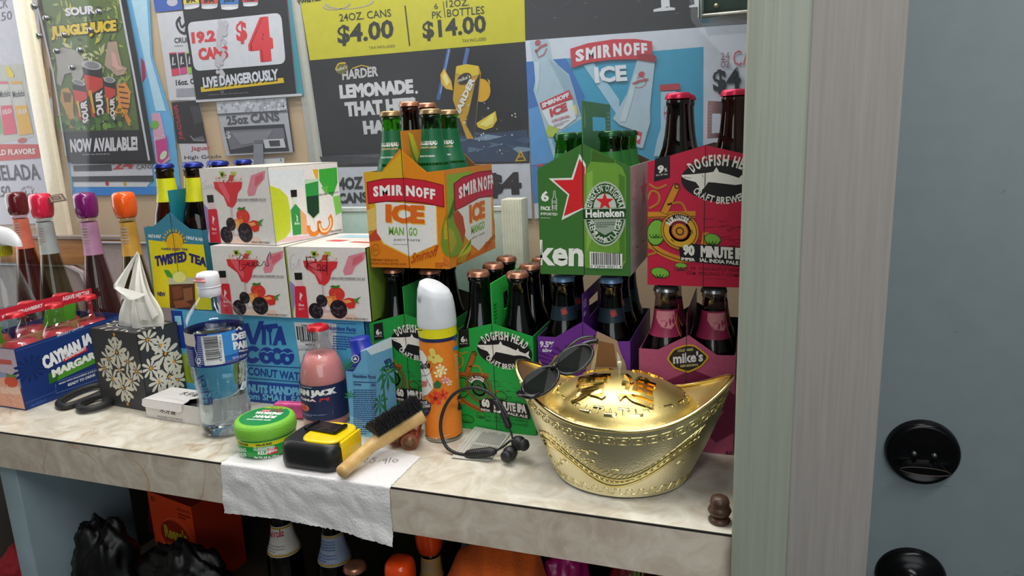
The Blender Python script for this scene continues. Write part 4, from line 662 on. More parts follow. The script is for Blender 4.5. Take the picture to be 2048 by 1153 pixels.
# -- shark brewery carriers share their artwork
def dogart(num,pct,base,dk,gold,hop,word):
    def f(A):
        rr=random.Random(num)
        if num==60: A.sc=(.875,.94)
        for k in range(26):
            a,b=rr.uniform(.06,.11),rr.uniform(.045,.085); A.l(dk,[(a,b),(a+rr.uniform(.006,.014),b+rr.uniform(-.001,.002))],.0006,1)
        A.p('#1b1a1c',[(.009,.1583),(.027,.1625),(.0272,.1349),(.0078,.1304)],1); A.t('#e6e2dc',str(pct),[(.0126,.1404),(.0199,.1413),(.0122,.1499)],2,.06); A.t('#e6e2dc','%',[(.0203,.1419),(.0241,.1427),(.0201,.1465)],2); A.t('#d8d2cc','ALC. BY VOL.',[(.0101,.1373),(.0247,.1385),(.0101,.1394)],2)
        c=[(.0872,.1302),(.134,.1273),(.0874,.1554)]; A.e('#1b1a1c',c,1,n=40); A.e(dk,c,1,n=40,inner=.97); A.e('#1b1a1c',[(.0872,.1302),(.1363,.1273),(.0873,.1579)],1,n=40,inner=.975,a0=.4,a1=2.6)
        A.arc('#ece8e0','DOGFISH HEAD',[(.0875,.1316),(.1234,.1289),(.0879,.1485)],158,22,.0125,2,.04); A.arc('#ece8e0','CRAFT BREWERY',[(.0872,.1302),(.1263,.1274),(.0873,.1575)],212,328,.0085,2,.03)
        A.p('#efebe4',[(.041,.1381),(.0569,.1388),(.071,.14),(.078,.141),(.0813,.1465),(.0846,.1405),(.0949,.1376),(.1072,.1331),(.1102,.1367),(.1126,.1322),(.1224,.1291),(.1292,.1338),(.1275,.1274),(.1311,.1213),(.1225,.1251),(.1128,.1261),(.1031,.125),(.0932,.1264),(.0792,.1283),(.0722,.1288),(.0689,.1235),(.0637,.1182),(.0612,.1245),(.0579,.1291),(.0464,.1326),(.0417,.1356)],2)
        A.l('#3a3838',[(.0437,.1356),(.0529,.1342)],.0005,3); A.l('#3a3838',[(.065,.1382),(.0663,.1347)],.0005,3)
        # anchor, rope and gauge
        A.l('#3a2410',[(.0356,.1261),(.0198,.0915)],.0098,3); A.l(gold,[(.0356,.1257),(.0202,.0919)],.0082,4); A.e('#3a2410',[(.0356,.1249),(.0389,.124),(.035,.1215)],5,inner=.6)
        A.l(gold,[(0,.0894),(.0581,.0903)],.008,3); A.l('#5a3512',[(0,.0868),(.0581,.088)],.001,4)
        A.l(gold,[(0,.0589),(.0141,.0448),(.0417,.0343),(.0646,.0423),(.0713,.0681)],.008,3,5); A.l('#5a3512',[(0,.0578),(.0141,.0432),(.0418,.0327)],.001,4,5)
        for k,pp in enumerate(([(.0021,.128),(.0116,.1225),(.0231,.1266)],[(0,.1088),(.0053,.1194),(.0138,.1151),(.0128,.1044),(.0021,.098)],[(.0243,.1022),(.041,.1042),(.0474,.0872),(.0349,.0915)],[(-.0021,.0501),(.0119,.0437),(0,.039)])): A.l('#c9962e',pp,.0022,4,6); A.l('#6a4214',pp,.0004,5,6)
        for P in ([(.0108,.0677),(.0229,.0678),(.0118,.0851)],[(.0786,.0596),(.0888,.0586),(.0781,.067)],[(.0159,.0167),(.0281,.0157),(.0152,.0238)],[(.0414,.0266),(.0492,.0263),(.041,.0299)]):
            A.e('#1f3a14',P,3,14); A.e(hop,[P[0],((P[1][0]*.9+P[0][0]*.1),P[1][1]),((P[2][0]*.9+P[0][0]*.1),P[2][1]*.9+P[0][1]*.1)],4,14)
            for q in range(3): A.e('#1f3a14',[(P[0][0]+(q-1)*.004,P[0][1]),(P[0][0]+(q-1)*.004+.005,P[0][1]),(P[0][0]+(q-1)*.004,P[0][1]-.007)],5,10,inner=.85,a0=.3,a1=2.8)
        g=[(.0397,.0696),(.0631,.067),(.0401,.0931)]; A.e('#4a2a0e',g,6,30); S_=lambda k:[g[0],tuple(g[0][i]+(g[1][i]-g[0][i])*k for i in (0,1)),tuple(g[0][i]+(g[2][i]-g[0][i])*k for i in (0,1))]
        A.e(gold,S_(.97),7,30); A.e('#3a2a12',S_(.87),8,30); A.e('#efe8d8',S_(.83),9,30,inner=.66,a0=.9,a1=2.7); A.e('#d8a62c' if num==90 else '#3f7a3c',S_(.83),9,30,inner=.55,a0=2.7,a1=7.18); A.e('#7a1f2c' if num==90 else '#1f5a30',S_(.56),9,30,inner=.7); A.e(gold if num==90 else '#2f6a38',S_(.40),10,24); A.e('#3a2a12',S_(.22),11,20,inner=.7)
        A.arc('#1b1a1c','%d MINUTE'%num,S_(.66),150,48,.0062,11,.03); A.t('#1b1a1c','120',[(.0508,.0626),(.0559,.068),(.0487,.0669)],11); A.t('#1b1a1c','60',[(.0293,.0581),(.0335,.0549),(.0284,.0613)],11)
        A.p('#17161a',[(.0384,.0553),(.1259,.0491),(.1266,.0258),(.0409,.0327)],8); A.t('#ece8e0',str(num),[(.0438,.0398),(.0576,.0383),(.0436,.0537)],9,.06); A.t('#ece8e0','MINUTE IPA',[(.0653,.0375),(.121,.0347),(.065,.052)],9,.06); A.t('#ece8e0',word[0],[(.0418,.0332),(.0585,.032),(.0417,.0371)],9,.04); A.t('#ece8e0',word[1],[(.0641,.0319),(.1226,.0279),(.064,.0366)],9,.04)
        A.t(dk,word[2],[(.0524,.022),(.0591,.0215),(.0523,.0259)],3,.02); A.t(dk,word[3],[(.0637,.0214),(.1228,.0194),(.0636,.0253)],3,.02); A.t(dk,word[4],[(.0487,.0153),(.0592,.0147),(.0486,.0197)],3,.02); A.t(dk,word[5],[(.0634,.0153),(.123,.0134),(.0633,.0192)],3,.02); A.t(dk,'6 x 12 FL OZ BOTTLES',[(.0693,.0102),(.0959,.01),(.0692,.0115)],3)
    return f
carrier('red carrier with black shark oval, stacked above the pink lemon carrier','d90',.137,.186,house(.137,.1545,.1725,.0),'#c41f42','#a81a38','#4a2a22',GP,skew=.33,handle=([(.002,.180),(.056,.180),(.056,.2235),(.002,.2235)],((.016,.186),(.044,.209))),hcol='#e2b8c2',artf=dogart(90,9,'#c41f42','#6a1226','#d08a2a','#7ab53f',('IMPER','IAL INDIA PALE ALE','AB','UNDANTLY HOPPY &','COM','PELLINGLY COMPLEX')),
    arth=lambda A:A.lines('#efdce2',[(.004,.182),(.014,.182),(.004,.22)],10,1))
AMB=glass('#7a3a1c'); DRK=glass('#2a1108',key='d')
redcap=mat('#c2254a',.3,metal=.5,noise=.1)
pr=bottle('ale_bottle','','bottle',AMB,redcap,'brown red capped bottles in the red shark carrier',zs=1.025,rs=.99,fill=mat('#2a0d05',.3,noise=.2),fillz=.155)
W=' in the red shark carrier'
place(pr,[(-.0935,.905,.2267,'front left red capped brown bottle'+W),(-.0300,.905,.2267,'front right red capped brown bottle'+W+' beside the post'),(-.0935,.967,.2267,'middle left red capped brown bottle'+W)],inside=(-.1265,.137,.872))
Gd=('INDIA','INDIA PALE ALE','FAN','TASTICALLY HOPPY &','BEA','UTIFULLY BALANCED')
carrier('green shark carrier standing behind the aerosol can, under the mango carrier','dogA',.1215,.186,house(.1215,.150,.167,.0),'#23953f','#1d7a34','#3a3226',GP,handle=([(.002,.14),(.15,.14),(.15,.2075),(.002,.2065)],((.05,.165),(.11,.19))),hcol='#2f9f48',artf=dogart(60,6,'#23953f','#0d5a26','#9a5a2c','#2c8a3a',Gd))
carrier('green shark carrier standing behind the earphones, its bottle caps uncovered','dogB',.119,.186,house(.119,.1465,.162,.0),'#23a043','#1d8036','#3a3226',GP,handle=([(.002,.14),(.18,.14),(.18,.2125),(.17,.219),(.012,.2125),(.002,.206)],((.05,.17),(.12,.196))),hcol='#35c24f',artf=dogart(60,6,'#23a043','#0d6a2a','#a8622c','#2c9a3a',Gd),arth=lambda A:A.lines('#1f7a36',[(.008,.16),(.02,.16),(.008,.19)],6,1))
pr=bottle('ale_bottle','','bottle',DRK,copper,'dark bottles with copper caps in the green shark carriers',fill=mat('#120704',.3,noise=.2),fillz=.17,logo='#4a3a34')
W=' in the green carrier behind the aerosol'; V=' in the green carrier behind the earphones'
place(pr,[(-.5148,.914,.0028,'front left dark bottle'+W),(-.4535,.914,.0028,'front right dark bottle'+W),(-.5148,.976,.0028,'middle left dark bottle'+W),(-.4535,.976,.0028,'middle right dark bottle'+W)],inside=(-.5455,.1215,.885))
place(pr,[(-.3780,.908,.0028,'front left copper capped bottle'+V),(-.3137,.908,.0028,'front right copper capped bottle'+V),(-.3790,.970,.0028,'middle left copper capped bottle'+V),(-.3140,.970,.0028,'middle right copper capped bottle'+V),(-.3770,1.032,.0028,'back left copper capped bottle'+V),(-.3140,1.032,.0028,'back right copper capped bottle'+V)],inside=(-.402,.119,.875))
# -- purple carrier
def art_p(A):
    cx,cy=[(.0611,.0924)][0]
    for k in range(15):
        a=.15+k*.2; b=a+.09; A.p('#4f1f70',[(cx+.02*math.cos(a),cy+.02*math.sin(a)),(cx+min(.09,.06/abs(math.cos(a)+1e-6))*math.cos(a)*.99,cy+min(.042,.06*abs(math.tan(a))+.03)*math.sin(a)),(cx+min(.09,.06/abs(math.cos(b)+1e-6))*math.cos(b)*.99,cy+min(.042,.06*abs(math.tan(b))+.03)*math.sin(b))],1)
    A.t('#e8e0ee','9.5%',[(.0028,.1289),(.0237,.1293),(.0031,.138)],3,.05); A.t('#e8e0ee','abv',[(.0061,.1224),(.0204,.1224),(.0063,.1282)],3,.05)
    A.p('#d8a03a',[(.0188,.1084),(.025,.1184),(.0356,.1203),(.0402,.1147),(.0307,.1093),(.021,.1014)],3); A.p('#e0982a',[(.001,.1108),(.0067,.1028),(.015,.101),(.0161,.0962),(.0017,.0976)],3); A.p('#2a1a38',[(.0284,.1127),(.036,.1168),(.0425,.1136),(.0377,.1074),(.0294,.1068)],4)
    bt=lambda P:[(p.x,p.y) for p in spl([(a,b,0) for a,b in P],5)]
    A.p('#b89878',bt([(.0841,.1566),(.0809,.1407),(.075,.1241),(.0697,.1084),(.0676,.0929),(.0666,.0641)])+bt([(.1251,.0692),(.1241,.0972),(.122,.1133),(.1155,.129),(.1112,.1448)]),4); A.p('#8f6440',bt([(.0866,.1434),(.0841,.127),(.0794,.1126),(.0815,.1058)])+bt([(.1109,.1079),(.1088,.124),(.1067,.14)]),5); A.p('#e0cba4',bt([(.0842,.134),(.0771,.1125),(.0733,.0933),(.0746,.0744)])+bt([(.0776,.0746),(.0779,.0937),(.0821,.1128)]),6); A.p('#7a4f34',bt([(.0906,.1017),(.1041,.105),(.1152,.0965),(.1128,.0728)])+bt([(.0947,.0713),(.0881,.085)]),5); A.p('#f0e6d0',bt([(.1106,.1299),(.1145,.122),(.1158,.1105)])+bt([(.1131,.1092),(.1114,.1195)]),6)
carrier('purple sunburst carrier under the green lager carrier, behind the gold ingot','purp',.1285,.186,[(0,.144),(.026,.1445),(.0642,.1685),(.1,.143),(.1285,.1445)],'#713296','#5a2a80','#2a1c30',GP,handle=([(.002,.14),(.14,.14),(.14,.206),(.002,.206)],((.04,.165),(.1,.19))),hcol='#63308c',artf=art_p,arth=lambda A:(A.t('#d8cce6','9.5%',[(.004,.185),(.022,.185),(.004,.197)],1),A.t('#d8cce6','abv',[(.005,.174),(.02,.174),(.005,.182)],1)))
pr=bottle('ale_bottle','','bottle',DRK,mat('#7fa4d0',.35,metal=.3,noise=.1),'dark bottles with blue caps in the purple carrier',zs=.975,fill=mat('#120704',.3,noise=.2),fillz=.165,neck=(.166,.186,'#20303c'),neckart=lambda A:A.p('#c23a34',[(.002,.170),(.009,.172),(.007,.180),(.0,.178)],1))
W=' in the purple carrier'
place(pr,[(-.2505,.912,.0028,'front left blue capped bottle'+W),(-.1820,.912,.0028,'front right blue capped bottle'+W),(-.2505,.974,.0028,'middle left blue capped bottle'+W),(-.1820,.974,.0028,'middle right blue capped bottle'+W),(-.1820,1.036,.0028,'back right blue capped bottle'+W)],inside=(-.2795,.1285,.885))
# -- pink lemon carrier
def art_m(A):
    rr=random.Random(11)
    for k in range(420):
        u,v=rr.uniform(.002,.119),rr.uniform(.002,.137); A.p('#8f3558',[(u,v),(u+.0007,v+.0003),(u+.0006,v+.001),(u-.0002,v+.0008)],1)
    A.p('#7d2548',[(.0275,.0913),(.0621,.1098),(.0714,.1127),(.0961,.1035),(.1217,.0834),(.1233,.0612),(.1241,.0319),(.0999,.0155),(.0894,.0259),(.1092,.0598),(.0594,.078)],2)
    A.p('#e2b32c',rrect([(.0354,.1259),(.0441,.1403),(.0606,.147),(.0709,.147),(.0802,.1399),(.0899,.1317),(.0795,.1178),(.0632,.1081),(.0454,.1131)],.004),3); A.p('#17151a',rrect([(.0379,.126),(.0454,.1384),(.0607,.1448),(.0705,.1448),(.0792,.1383),(.087,.1316),(.0785,.1195),(.0632,.111),(.0468,.1154)],.004),4)
    A.t('#f0ecec',"mike's",[(.0443,.1193),(.0818,.1255),(.0438,.1336)],5,.06); A.t('#e8d9a0','COLD HARD',[(.05,.1358),(.0694,.1392),(.0498,.1393)],5,.02); A.t('#e8d9a0','REFRESHING.',[(.0537,.1155),(.0764,.1193),(.0535,.1186)],5,.02)
    A.t('#3a1426','BLACK CHERRY',[(.1126,.0003),(.142,.0024),(.1125,.0053)],3,.03)
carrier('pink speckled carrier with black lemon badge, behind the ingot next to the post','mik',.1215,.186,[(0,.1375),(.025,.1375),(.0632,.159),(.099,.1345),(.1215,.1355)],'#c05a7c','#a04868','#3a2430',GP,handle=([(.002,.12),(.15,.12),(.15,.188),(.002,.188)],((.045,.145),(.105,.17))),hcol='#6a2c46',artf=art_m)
def neck_m(A):
    A.p('#e7929c',[(-.012,.196*.93),(.014,.196*.93),(.014,.178*.93),(.008,.171*.93),(-.004,.174*.93),(-.012,.186*.93)],1); A.l('#e0c23a',[(.018,.19*.93),(.015,.178*.93),(.017,.166*.93),(.019,.158*.93)],.0012,2)
    for k in range(2): A.lines('#9a4a5c',[(-.004+k*.006,.160*.93),(-.004+k*.006,.19*.93),(-.007+k*.006,.160*.93)],1,2,k)
pr=bottle('lemonade_bottle','','bottle',glass('#c9c2c4'),mat('#a9aab0',.25,metal=.8,noise=.1),'dark drink bottles with pink neck labels in the pink carrier',zs=.94,fill=mat('#1c0a10',.25,noise=.2),fillz=.185,neck=(.158,.196,'#a8305a'),neckart=neck_m)
W=' in the pink lemon carrier'
place(pr,[(-.1058,.907,.0028,'front left pink labelled bottle'+W),(-.0400,.907,.0028,'front right pink labelled bottle'+W),(-.1058,.969,.0028,'middle left pink labelled bottle'+W),(-.0400,.969,.0028,'middle right pink labelled bottle'+W)],inside=(-.1385,.1215,.879))
# -- mango carrier
def art_s(A):
    A.p('#d8ab2c',[(.0008,.1401),(.0308,.1394),(.066,.1686),(.0639,.1207),(.058,.0008),(.0359,.0189),(.0136,.0659),(.0052,.0893)],1); A.p('#dd7f1f',[(-.0033,.0422),(.0217,.0377),(.0619,.017),(.0632,.0014),(.0011,.0039)],2)
    A.p('#e2c068',[(-.0006,.0846),(.0132,.0892),(.0154,.0565),(-.0008,.0541)],3); A.p('#c24a2c',[(-.0021,.0469),(.0185,.0612),(.0235,.0518),(.0193,.0412),(.0004,.0386)],3)
    A.p('#f0c24a',[(.0143,.0957),(.1125,.0908),(.1107,.0363),(.0644,.0165),(.0228,.0353),(.0118,.0518)],2); A.p('#e9e6e4',[(.0166,.098),(.1113,.0908),(.1092,.0363),(.0646,.0184),(.0247,.0365),(.0139,.0518)],3)
    A.p('#7a1420',[(.0039,.1256),(.0326,.1301),(.0659,.1303),(.0957,.1266),(.125,.1194),(.1244,.0881),(.0933,.0939),(.0632,.0969),(.0322,.0967),(.0035,.0939)],4); A.p('#c8263a',[(.0052,.1246),(.0325,.1289),(.0658,.1292),(.0957,.1255),(.124,.1185),(.1233,.0894),(.0934,.0953),(.0633,.0983),(.0323,.0981),(.0047,.0953)],5)
    for ch,P in zip('SMIRNOFF',([(.0137,.104),(.0219,.1044),(.0141,.1192)],[(.0241,.1048),(.0403,.1056),(.0249,.12)],[(.0434,.1055),(.0475,.1057),(.0444,.1201)],[(.0506,.1054),(.0608,.1056),(.0513,.1204)],[(.0664,.1048),(.0795,.1038),(.0671,.1197)],[(.082,.1033),(.0919,.1018),(.0826,.1177)],[(.0944,.1013),(.1013,.1004),(.095,.1161)],[(.1037,.0999),(.1111,.0987),(.1043,.1146)])): A.t('#f2efee',ch,P,6,.06)
    A.t('#efc04a','ICE',[(.032,.0654),(.0925,.0632),(.0341,.0921)],4,.09); A.t('#de6a24','ICE',[(.0304,.0671),(.0911,.0648),(.0325,.0937)],5,.09)
    A.t('#79b23c','MAN',[(.0332,.0491),(.0579,.0483),(.0343,.0608)],5,.03); A.t('#79b23c','GO',[(.0654,.0479),(.0792,.0475),(.0663,.0599)],5,.03); A.t('#77757a','JUICY TASTE',[(.0403,.0397),(.0831,.0388),(.0406,.0435)],5); A.lines('#8a888c',[(.0394,.035),(.0802,.0341),(.0395,.0367)],1,5)
    A.t('#a83a1c','Smirnoff',[(.0663,.0071),(.1106,.0201),(.0679,.0218)],5,.01,.35); A.e('#a8641a',[(.0091,.0263),(.0166,.0264),(.01,.0352)],5,inner=.88); A.t('#a8641a','21+',[(.0043,.0236),(.0137,.0238),(.0049,.0299)],5,.02); A.t('#8a4a12','PREMIUM MALT BEVERAGE WITH',[(.0009,.0099),(.0456,.0096),(.0012,.0135)],5); A.t('#8a4a12','NATURAL FLAVORS & CERTIFIED COLORS',[(.0004,.0048),(.0582,.0044),(.0007,.0082)],5); A.lines('#b04a1c',[(.1043,.0025),(.1244,.0023),(.1049,.0107)],3,5)
    A.p('#6f8f2c',[(.1271,.0807),(.1318,.0773),(.1294,.0181),(.1242,.0185),(.1184,.0249),(.1155,.0363),(.1181,.0569),(.1227,.0705)],6); A.p('#b8a02c',[(.1278,.0728),(.1322,.0728),(.1303,.0433),(.1209,.0433),(.1221,.0615)],7); A.p('#c86a2c',[(.1181,.0202),(.1287,.0112),(.1284,.0024),(.1186,.0087)],6); A.p('#3f6f2a',[(.1258,.0683),(.1326,.0907),(.1323,.0773)],7)
def art_ss(A):
    A.p('#8fb02c',[(.0083,.1323),(.1024,.1336),(.0624,.1149),(.028,.0993),(.0198,.0818),(.0037,.0746)],1); A.p('#e8a03a',[(.1788,.0854),(.2104,.0824),(.2096,.0393),(.1814,.0482)],1)
    A.p('#e9e6e4',[(.0345,.0849),(.1229,.0905),(.1774,.0855),(.1721,.0229),(.1116,.0084),(.0807,.0239),(.0525,.045)],2); A.p('#7a1420',[(.0291,.1192),(.0641,.1265),(.1283,.1302),(.2034,.129),(.1987,.0872),(.1227,.0893),(.0639,.0827),(.0268,.0797)],3); A.p('#c8263a',[(.0318,.1181),(.0639,.1251),(.1281,.1288),(.1994,.1277),(.1951,.0891),(.1229,.0908),(.0642,.0843),(.0299,.0812)],4)
    for ch,P in zip('SMIRNOFF',([(.0453,.0949),(.0586,.0965),(.0454,.112)],[(.0623,.0971),(.0848,.0984),(.0631,.1158)],[(.0898,.0984),(.0963,.0988),(.0907,.1185)],[(.1015,.0988),(.116,.0996),(.1018,.1197)],[(.1214,.0996),(.1391,.0996),(.1217,.1213)],[(.1447,.0996),(.1588,.0995),(.1457,.1222)],[(.1639,.0996),(.1733,.0993),(.1647,.122)],[(.177,.0996),(.1851,.0994),(.1778,.1222)])): A.t('#f2efee',ch,P,5,.06)
    A.t('#efc04a','ICE',[(.0823,.0536),(.1465,.0551),(.0843,.0815)],3,.08); A.t('#de6a24','ICE',[(.08,.0553),(.1432,.057),(.082,.0832)],4,.08); A.t('#79b23c','MANGO',[(.0839,.0377),(.1409,.0399),(.0844,.0504)],4,.03); A.t('#77757a','JUICY TASTE',[(.0847,.0294),(.1396,.0307),(.0846,.0331)],4)
    A.p('#7f9c34',[(-.0001,.075),(.0191,.0773),(.0396,.0797),(.0558,.0684),(.0618,.0461),(.0532,.0282),(.0303,.0152),(.0019,.0166),(-.0082,.0195)],5); A.p('#b8482f',[(.0191,.0769),(.0395,.0792),(.0558,.068),(.0612,.0462),(.0502,.0286),(.0408,.0467),(.0255,.0628)],6); A.p('#a8a838',[(-.0002,.0593),(.0186,.0544),(.0273,.0346),(.0082,.0213),(-.0051,.0258)],6); A.p('#3f6f2a',[(-.0004,.0728),(.018,.0889),(.028,.0993),(.0233,.0792),(.0099,.0716)],7)
    A.p('#c9c23a',[(.0819,.0323),(.0797,.0166),(.0525,.0017),(.023,.0046),(.0368,.0188)],6); A.p('#3f8a2c',[(.0819,.0323),(.0782,.0243),(.0358,.0119),(.023,.0046),(.0485,.0169)],7); A.p('#d8c83a',[(.1683,.0837),(.2063,.0506),(.206,.0235),(.1821,.0535)],5); A.p('#c23a3c',[(.1829,.0481),(.211,.05),(.2077,.0123),(.193,.0199)],5)
    A.t('#a83a1c','Smirnoff',[(.1353,.0037),(.2075,.0233),(.1347,.0154)],5,.0,.3); A.lines('#b04a1c',[(.0226,.0023),(.078,.0045),(.024,.0116)],4,7); A.p('#d86a1c',[(.0847,.0059),(.1115,.0076),(.1548,.0149),(.2061,.0125),(.2078,.0013),(.0218,-.0034)],1)
carrier('orange mango cooler carrier on the dark bottles of the green carriers','smir',.127,.186,[(0,.138),(.028,.1385),(.0605,.170),(.1,.1375),(.127,.1395)],'#e0871f','#e08a24','#6a4a1c',GP,handle=([(.002,.13),(.09,.13),(.09,.198),(.002,.195)],None),hcol='#e08a2a',artf=art_s,arts=art_ss,arth=lambda A:(A.p('#d8cc3a',[(.022,.194),(.036,.19),(.055,.16),(.07,.14),(.05,.138),(.03,.155)],1),A.p('#6f9a2c',[(.022,.194),(.028,.16),(.05,.138),(.07,.14),(.046,.148),(.034,.165)],2)))
def moose(A):
    A.t('#e6e6e0','MOOSEHEAD',[(-.014,.1710),(.016,.1710),(-.014,.1770)],1,.05); A.t('#d8c08a','CANADIAN LAGER',[(-.0125,.1665),(.0145,.1665),(-.0125,.1695)],1,.02); A.c('#c23a2c',.001,.1635,.0008,1); A.t('#e6e6e0','PRODUCT OF CANADA',[(-.009,.1550),(.011,.1550),(-.009,.1572)],1,.02)
    A.p('#d8d8d0',[(-.027,.1580),(-.018,.1580),(-.018,.1840),(-.027,.1840)],1); A.lines('#6a6a66',[(-.0265,.1590),(-.0185,.1590),(-.0265,.1760)],5,2)
GR2=glass('#6fc048')
W=' in the mango carrier'
pr=bottle('lager_bottle','','bottle',GR2,mat('#a58a66',.28,metal=.75,noise=.2,scale=60),'green bottles in the mango carrier',zs=.968,rs=.97,neck=(.132,.200,'#14603c'),neckart=moose,fill=mat('#3c5a14',.35,noise=.2),fillz=.125)
place(pr,[(-.4935,.913,.2385,'front left green bottle'+W),(-.4270,.913,.2385,'front right green bottle'+W),(-.4215,.972,.2385,'middle right green bottle'+W)],inside=(-.5345,.127,.888))
pr=bottle('ale_bottle','','bottle',AMB,copper,'brown bottles in the mango carrier',zs=1.035,rs=.98,fill=mat('#2a0d05',.3,noise=.2),fillz=.13)
place(pr,[(-.4850,.970,.2385,'middle left brown bottle'+W),(-.4815,1.032,.2385,'back left brown bottle'+W)],inside=(-.5345,.127,.888))
# -- iced tea carrier
def art_t(A):
    A.p('#3f87a0',[(.0062,.1415),(.0265,.1416),(.0607,.1637),(.0984,.1379),(.1255,.1367),(.131,.1123),(.066,.1116),(.0069,.119)],1)
    c=[(.0623,.115),(.0805,.1152),(.0653,.1312)]; A.e('#2a2a6a',[(.0622,.1145),(.0817,.1147),(.0655,.1323)],2); A.e('#eab81c',c,3)
    for k in range(11):
        a=math.radians(5+17*k); r0,r1=1.12,1.5
        f=lambda t,r:(c[0][0]+(c[1][0]-c[0][0])*r*math.cos(t),c[0][1]+(c[2][1]-c[0][1])*r*math.sin(t)); A.p('#eab81c',[f(a-.09,r0),f(a,r1),f(a+.09,r0)],3)
    A.p('#ead91e',[(.0062,.1187),(.0662,.1129),(.1341,.1116),(.1391,.1034),(.1217,-.0027),(-.0074,-.0084)],2); A.e('#eab81c',[(.062,.1134),(.0789,.1136),(.0648,.1286)],4,a0=0,a1=PI,inner=0)
    A.t('#e6eaea','HALF & HALF',[(.0069,.1224),(.0338,.1216),(.0081,.1283)],2,.05); A.t('#e6eaea','HALF & HALF',[(.0879,.1205),(.1285,.1162),(.0889,.1262)],2,.05)
    A.t('#2a2a6a','HARD ICED TEA',[(.0318,.1017),(.0881,.1011),(.0325,.1057)],5,.03)
    for ch,P in zip('TWISTED',([(.0141,.071),(.024,.0729),(.0137,.0904)],[(.0247,.0734),(.0421,.0759),(.0267,.0944)],[(.0451,.0776),(.0486,.0782),(.048,.0968)],[(.052,.0783),(.0608,.0793),(.0543,.0983)],[(.0636,.0801),(.0704,.0808),(.0657,.0992)],[(.073,.0808),(.0777,.0809),(.0757,.0994)],[(.0763,.0809),(.0843,.0811),(.0782,.0989)])): pass
    A.t('#2a2a6a','TWISTED',[(.0137,.0726),(.0826,.0826),(.0152,.091)],5,.08); A.t('#2a2a6a','TEA',[(.0871,.0822),(.1221,.074),(.0898,.0975)],5,.08)
    A.p('#5a2f1c',[(.0372,.0456),(.0925,.0473),(.0872,-.0028),(.0319,-.0053)],5); A.p('#c9c6a8',[(.0372,.0532),(.0908,.0565),(.0913,.0456),(.0366,.0423)],6); A.e('#d8d23a',[(.0609,.0557),(.0793,.0562),(.0631,.0678)],5); A.e('#ece88a',[(.0619,.0558),(.0759,.0561),(.0636,.0652)],6); A.p('#7a4028',[(.0425,.0376),(.0633,.041),(.0632,.022),(.0436,.0159)],6); A.p('#8f5a3a',[(.0657,.0357),(.0862,.039),(.0841,.0174),(.0652,.014)],6); A.p('#3f9a3c',[(.0304,.0676),(.0412,.0673),(.0472,.0594),(.0481,.0535),(.0357,.0559)],6); A.t('#2a2a6a','NEW',[(.0087,.0214),(.0258,.0207),(.0088,.0289)],5,.05); A.p('#8f5030',[(.0414,.013),(.0656,.0167),(.0805,.0064),(.0452,-.0033)],7)
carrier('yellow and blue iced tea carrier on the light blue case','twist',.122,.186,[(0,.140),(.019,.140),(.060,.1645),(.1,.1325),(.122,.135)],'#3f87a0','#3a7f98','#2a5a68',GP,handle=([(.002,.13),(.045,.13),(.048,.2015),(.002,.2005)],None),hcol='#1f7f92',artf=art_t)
def tw_neck(A): A.lines('#3a3a18',[(-.006,.19),(-.006,.215),(-.010,.19)],2,1)
pr=bottle('tea_bottle','','bottle',glass('#8a5a26'),mat('#1f2f86',.25,metal=.5,noise=.1),'blue capped bottles in the iced tea carrier',zs=1.055,rs=1.0,neck=(.168,.205,'#d8d81c'),neckart=tw_neck,fill=mat('#5a2a0e',.3,noise=.2),fillz=.15)
W=' in the iced tea carrier'
place(pr,[(-.9440,.933,.1555,'front left blue capped bottle'+W),(-.8790,.933,.1555,'front right blue capped bottle'+W),(-.9360,.994,.1555,'middle left blue capped bottle'+W),(-.8730,.994,.1555,'middle right blue capped bottle'+W),(-.9370,1.052,.1555,'back left blue capped bottle'+W),(-.8630,1.054,.1555,'back right blue capped bottle'+W)],inside=(-.974,.122,.90))
# ---------------------------------------------------------------- light blue case and the white drink boxes
def boxthing(name,label,cat,pn,w,hh,dp,base,group=None,artf=None,arts=None,tcol=None,scol=None,artt=None,sc=(1,1)):
    o,ex,ey=[Vector(a) for a in PL[pn]]; d=Vector((-ex.y,ex.x,0)); b=o+ex*w/2+d*dp/2
    t=thing(name,label,cat,(b.x,b.y,b.z),group)
    def panel(nm,P,pts,col,art=None,sc=(1,1)):
        m=MB(); m.slab(P,pts,.0012,ink(col)); 
        if art:
            A=Art(m,P,sc=sc); A.clip=(pts[1][0],pts[2][1]); art(A)
        m.build(nm,t)
    R=lambda a,b_:[(0,.0004),(a,.0004),(a,b_),(0,b_)]
    panel('front_panel',plane((o,ex,ey)),R(w,hh),base,artf,sc); panel('side_panel',plane((o+ex*w,d,ey)),R(dp,hh),scol or base,arts); panel('side_panel',plane((o+d*dp,-d,ey)),R(dp,hh),scol or base)
    panel('back_panel',plane((o+ex*w+d*dp,-ex,ey)),R(w,hh),base)
    m=MB(); P=plane((o+ey*hh,ex,d)); m.slab(P,R(w,dp),.0012,ink(tcol or base)); A=Art(m,P); A.l('#6f6a64',[(.001,dp/2),(w-.001,dp/2)],.0006,1)
    if artt: artt(A)
    m.build('lid',t); return t
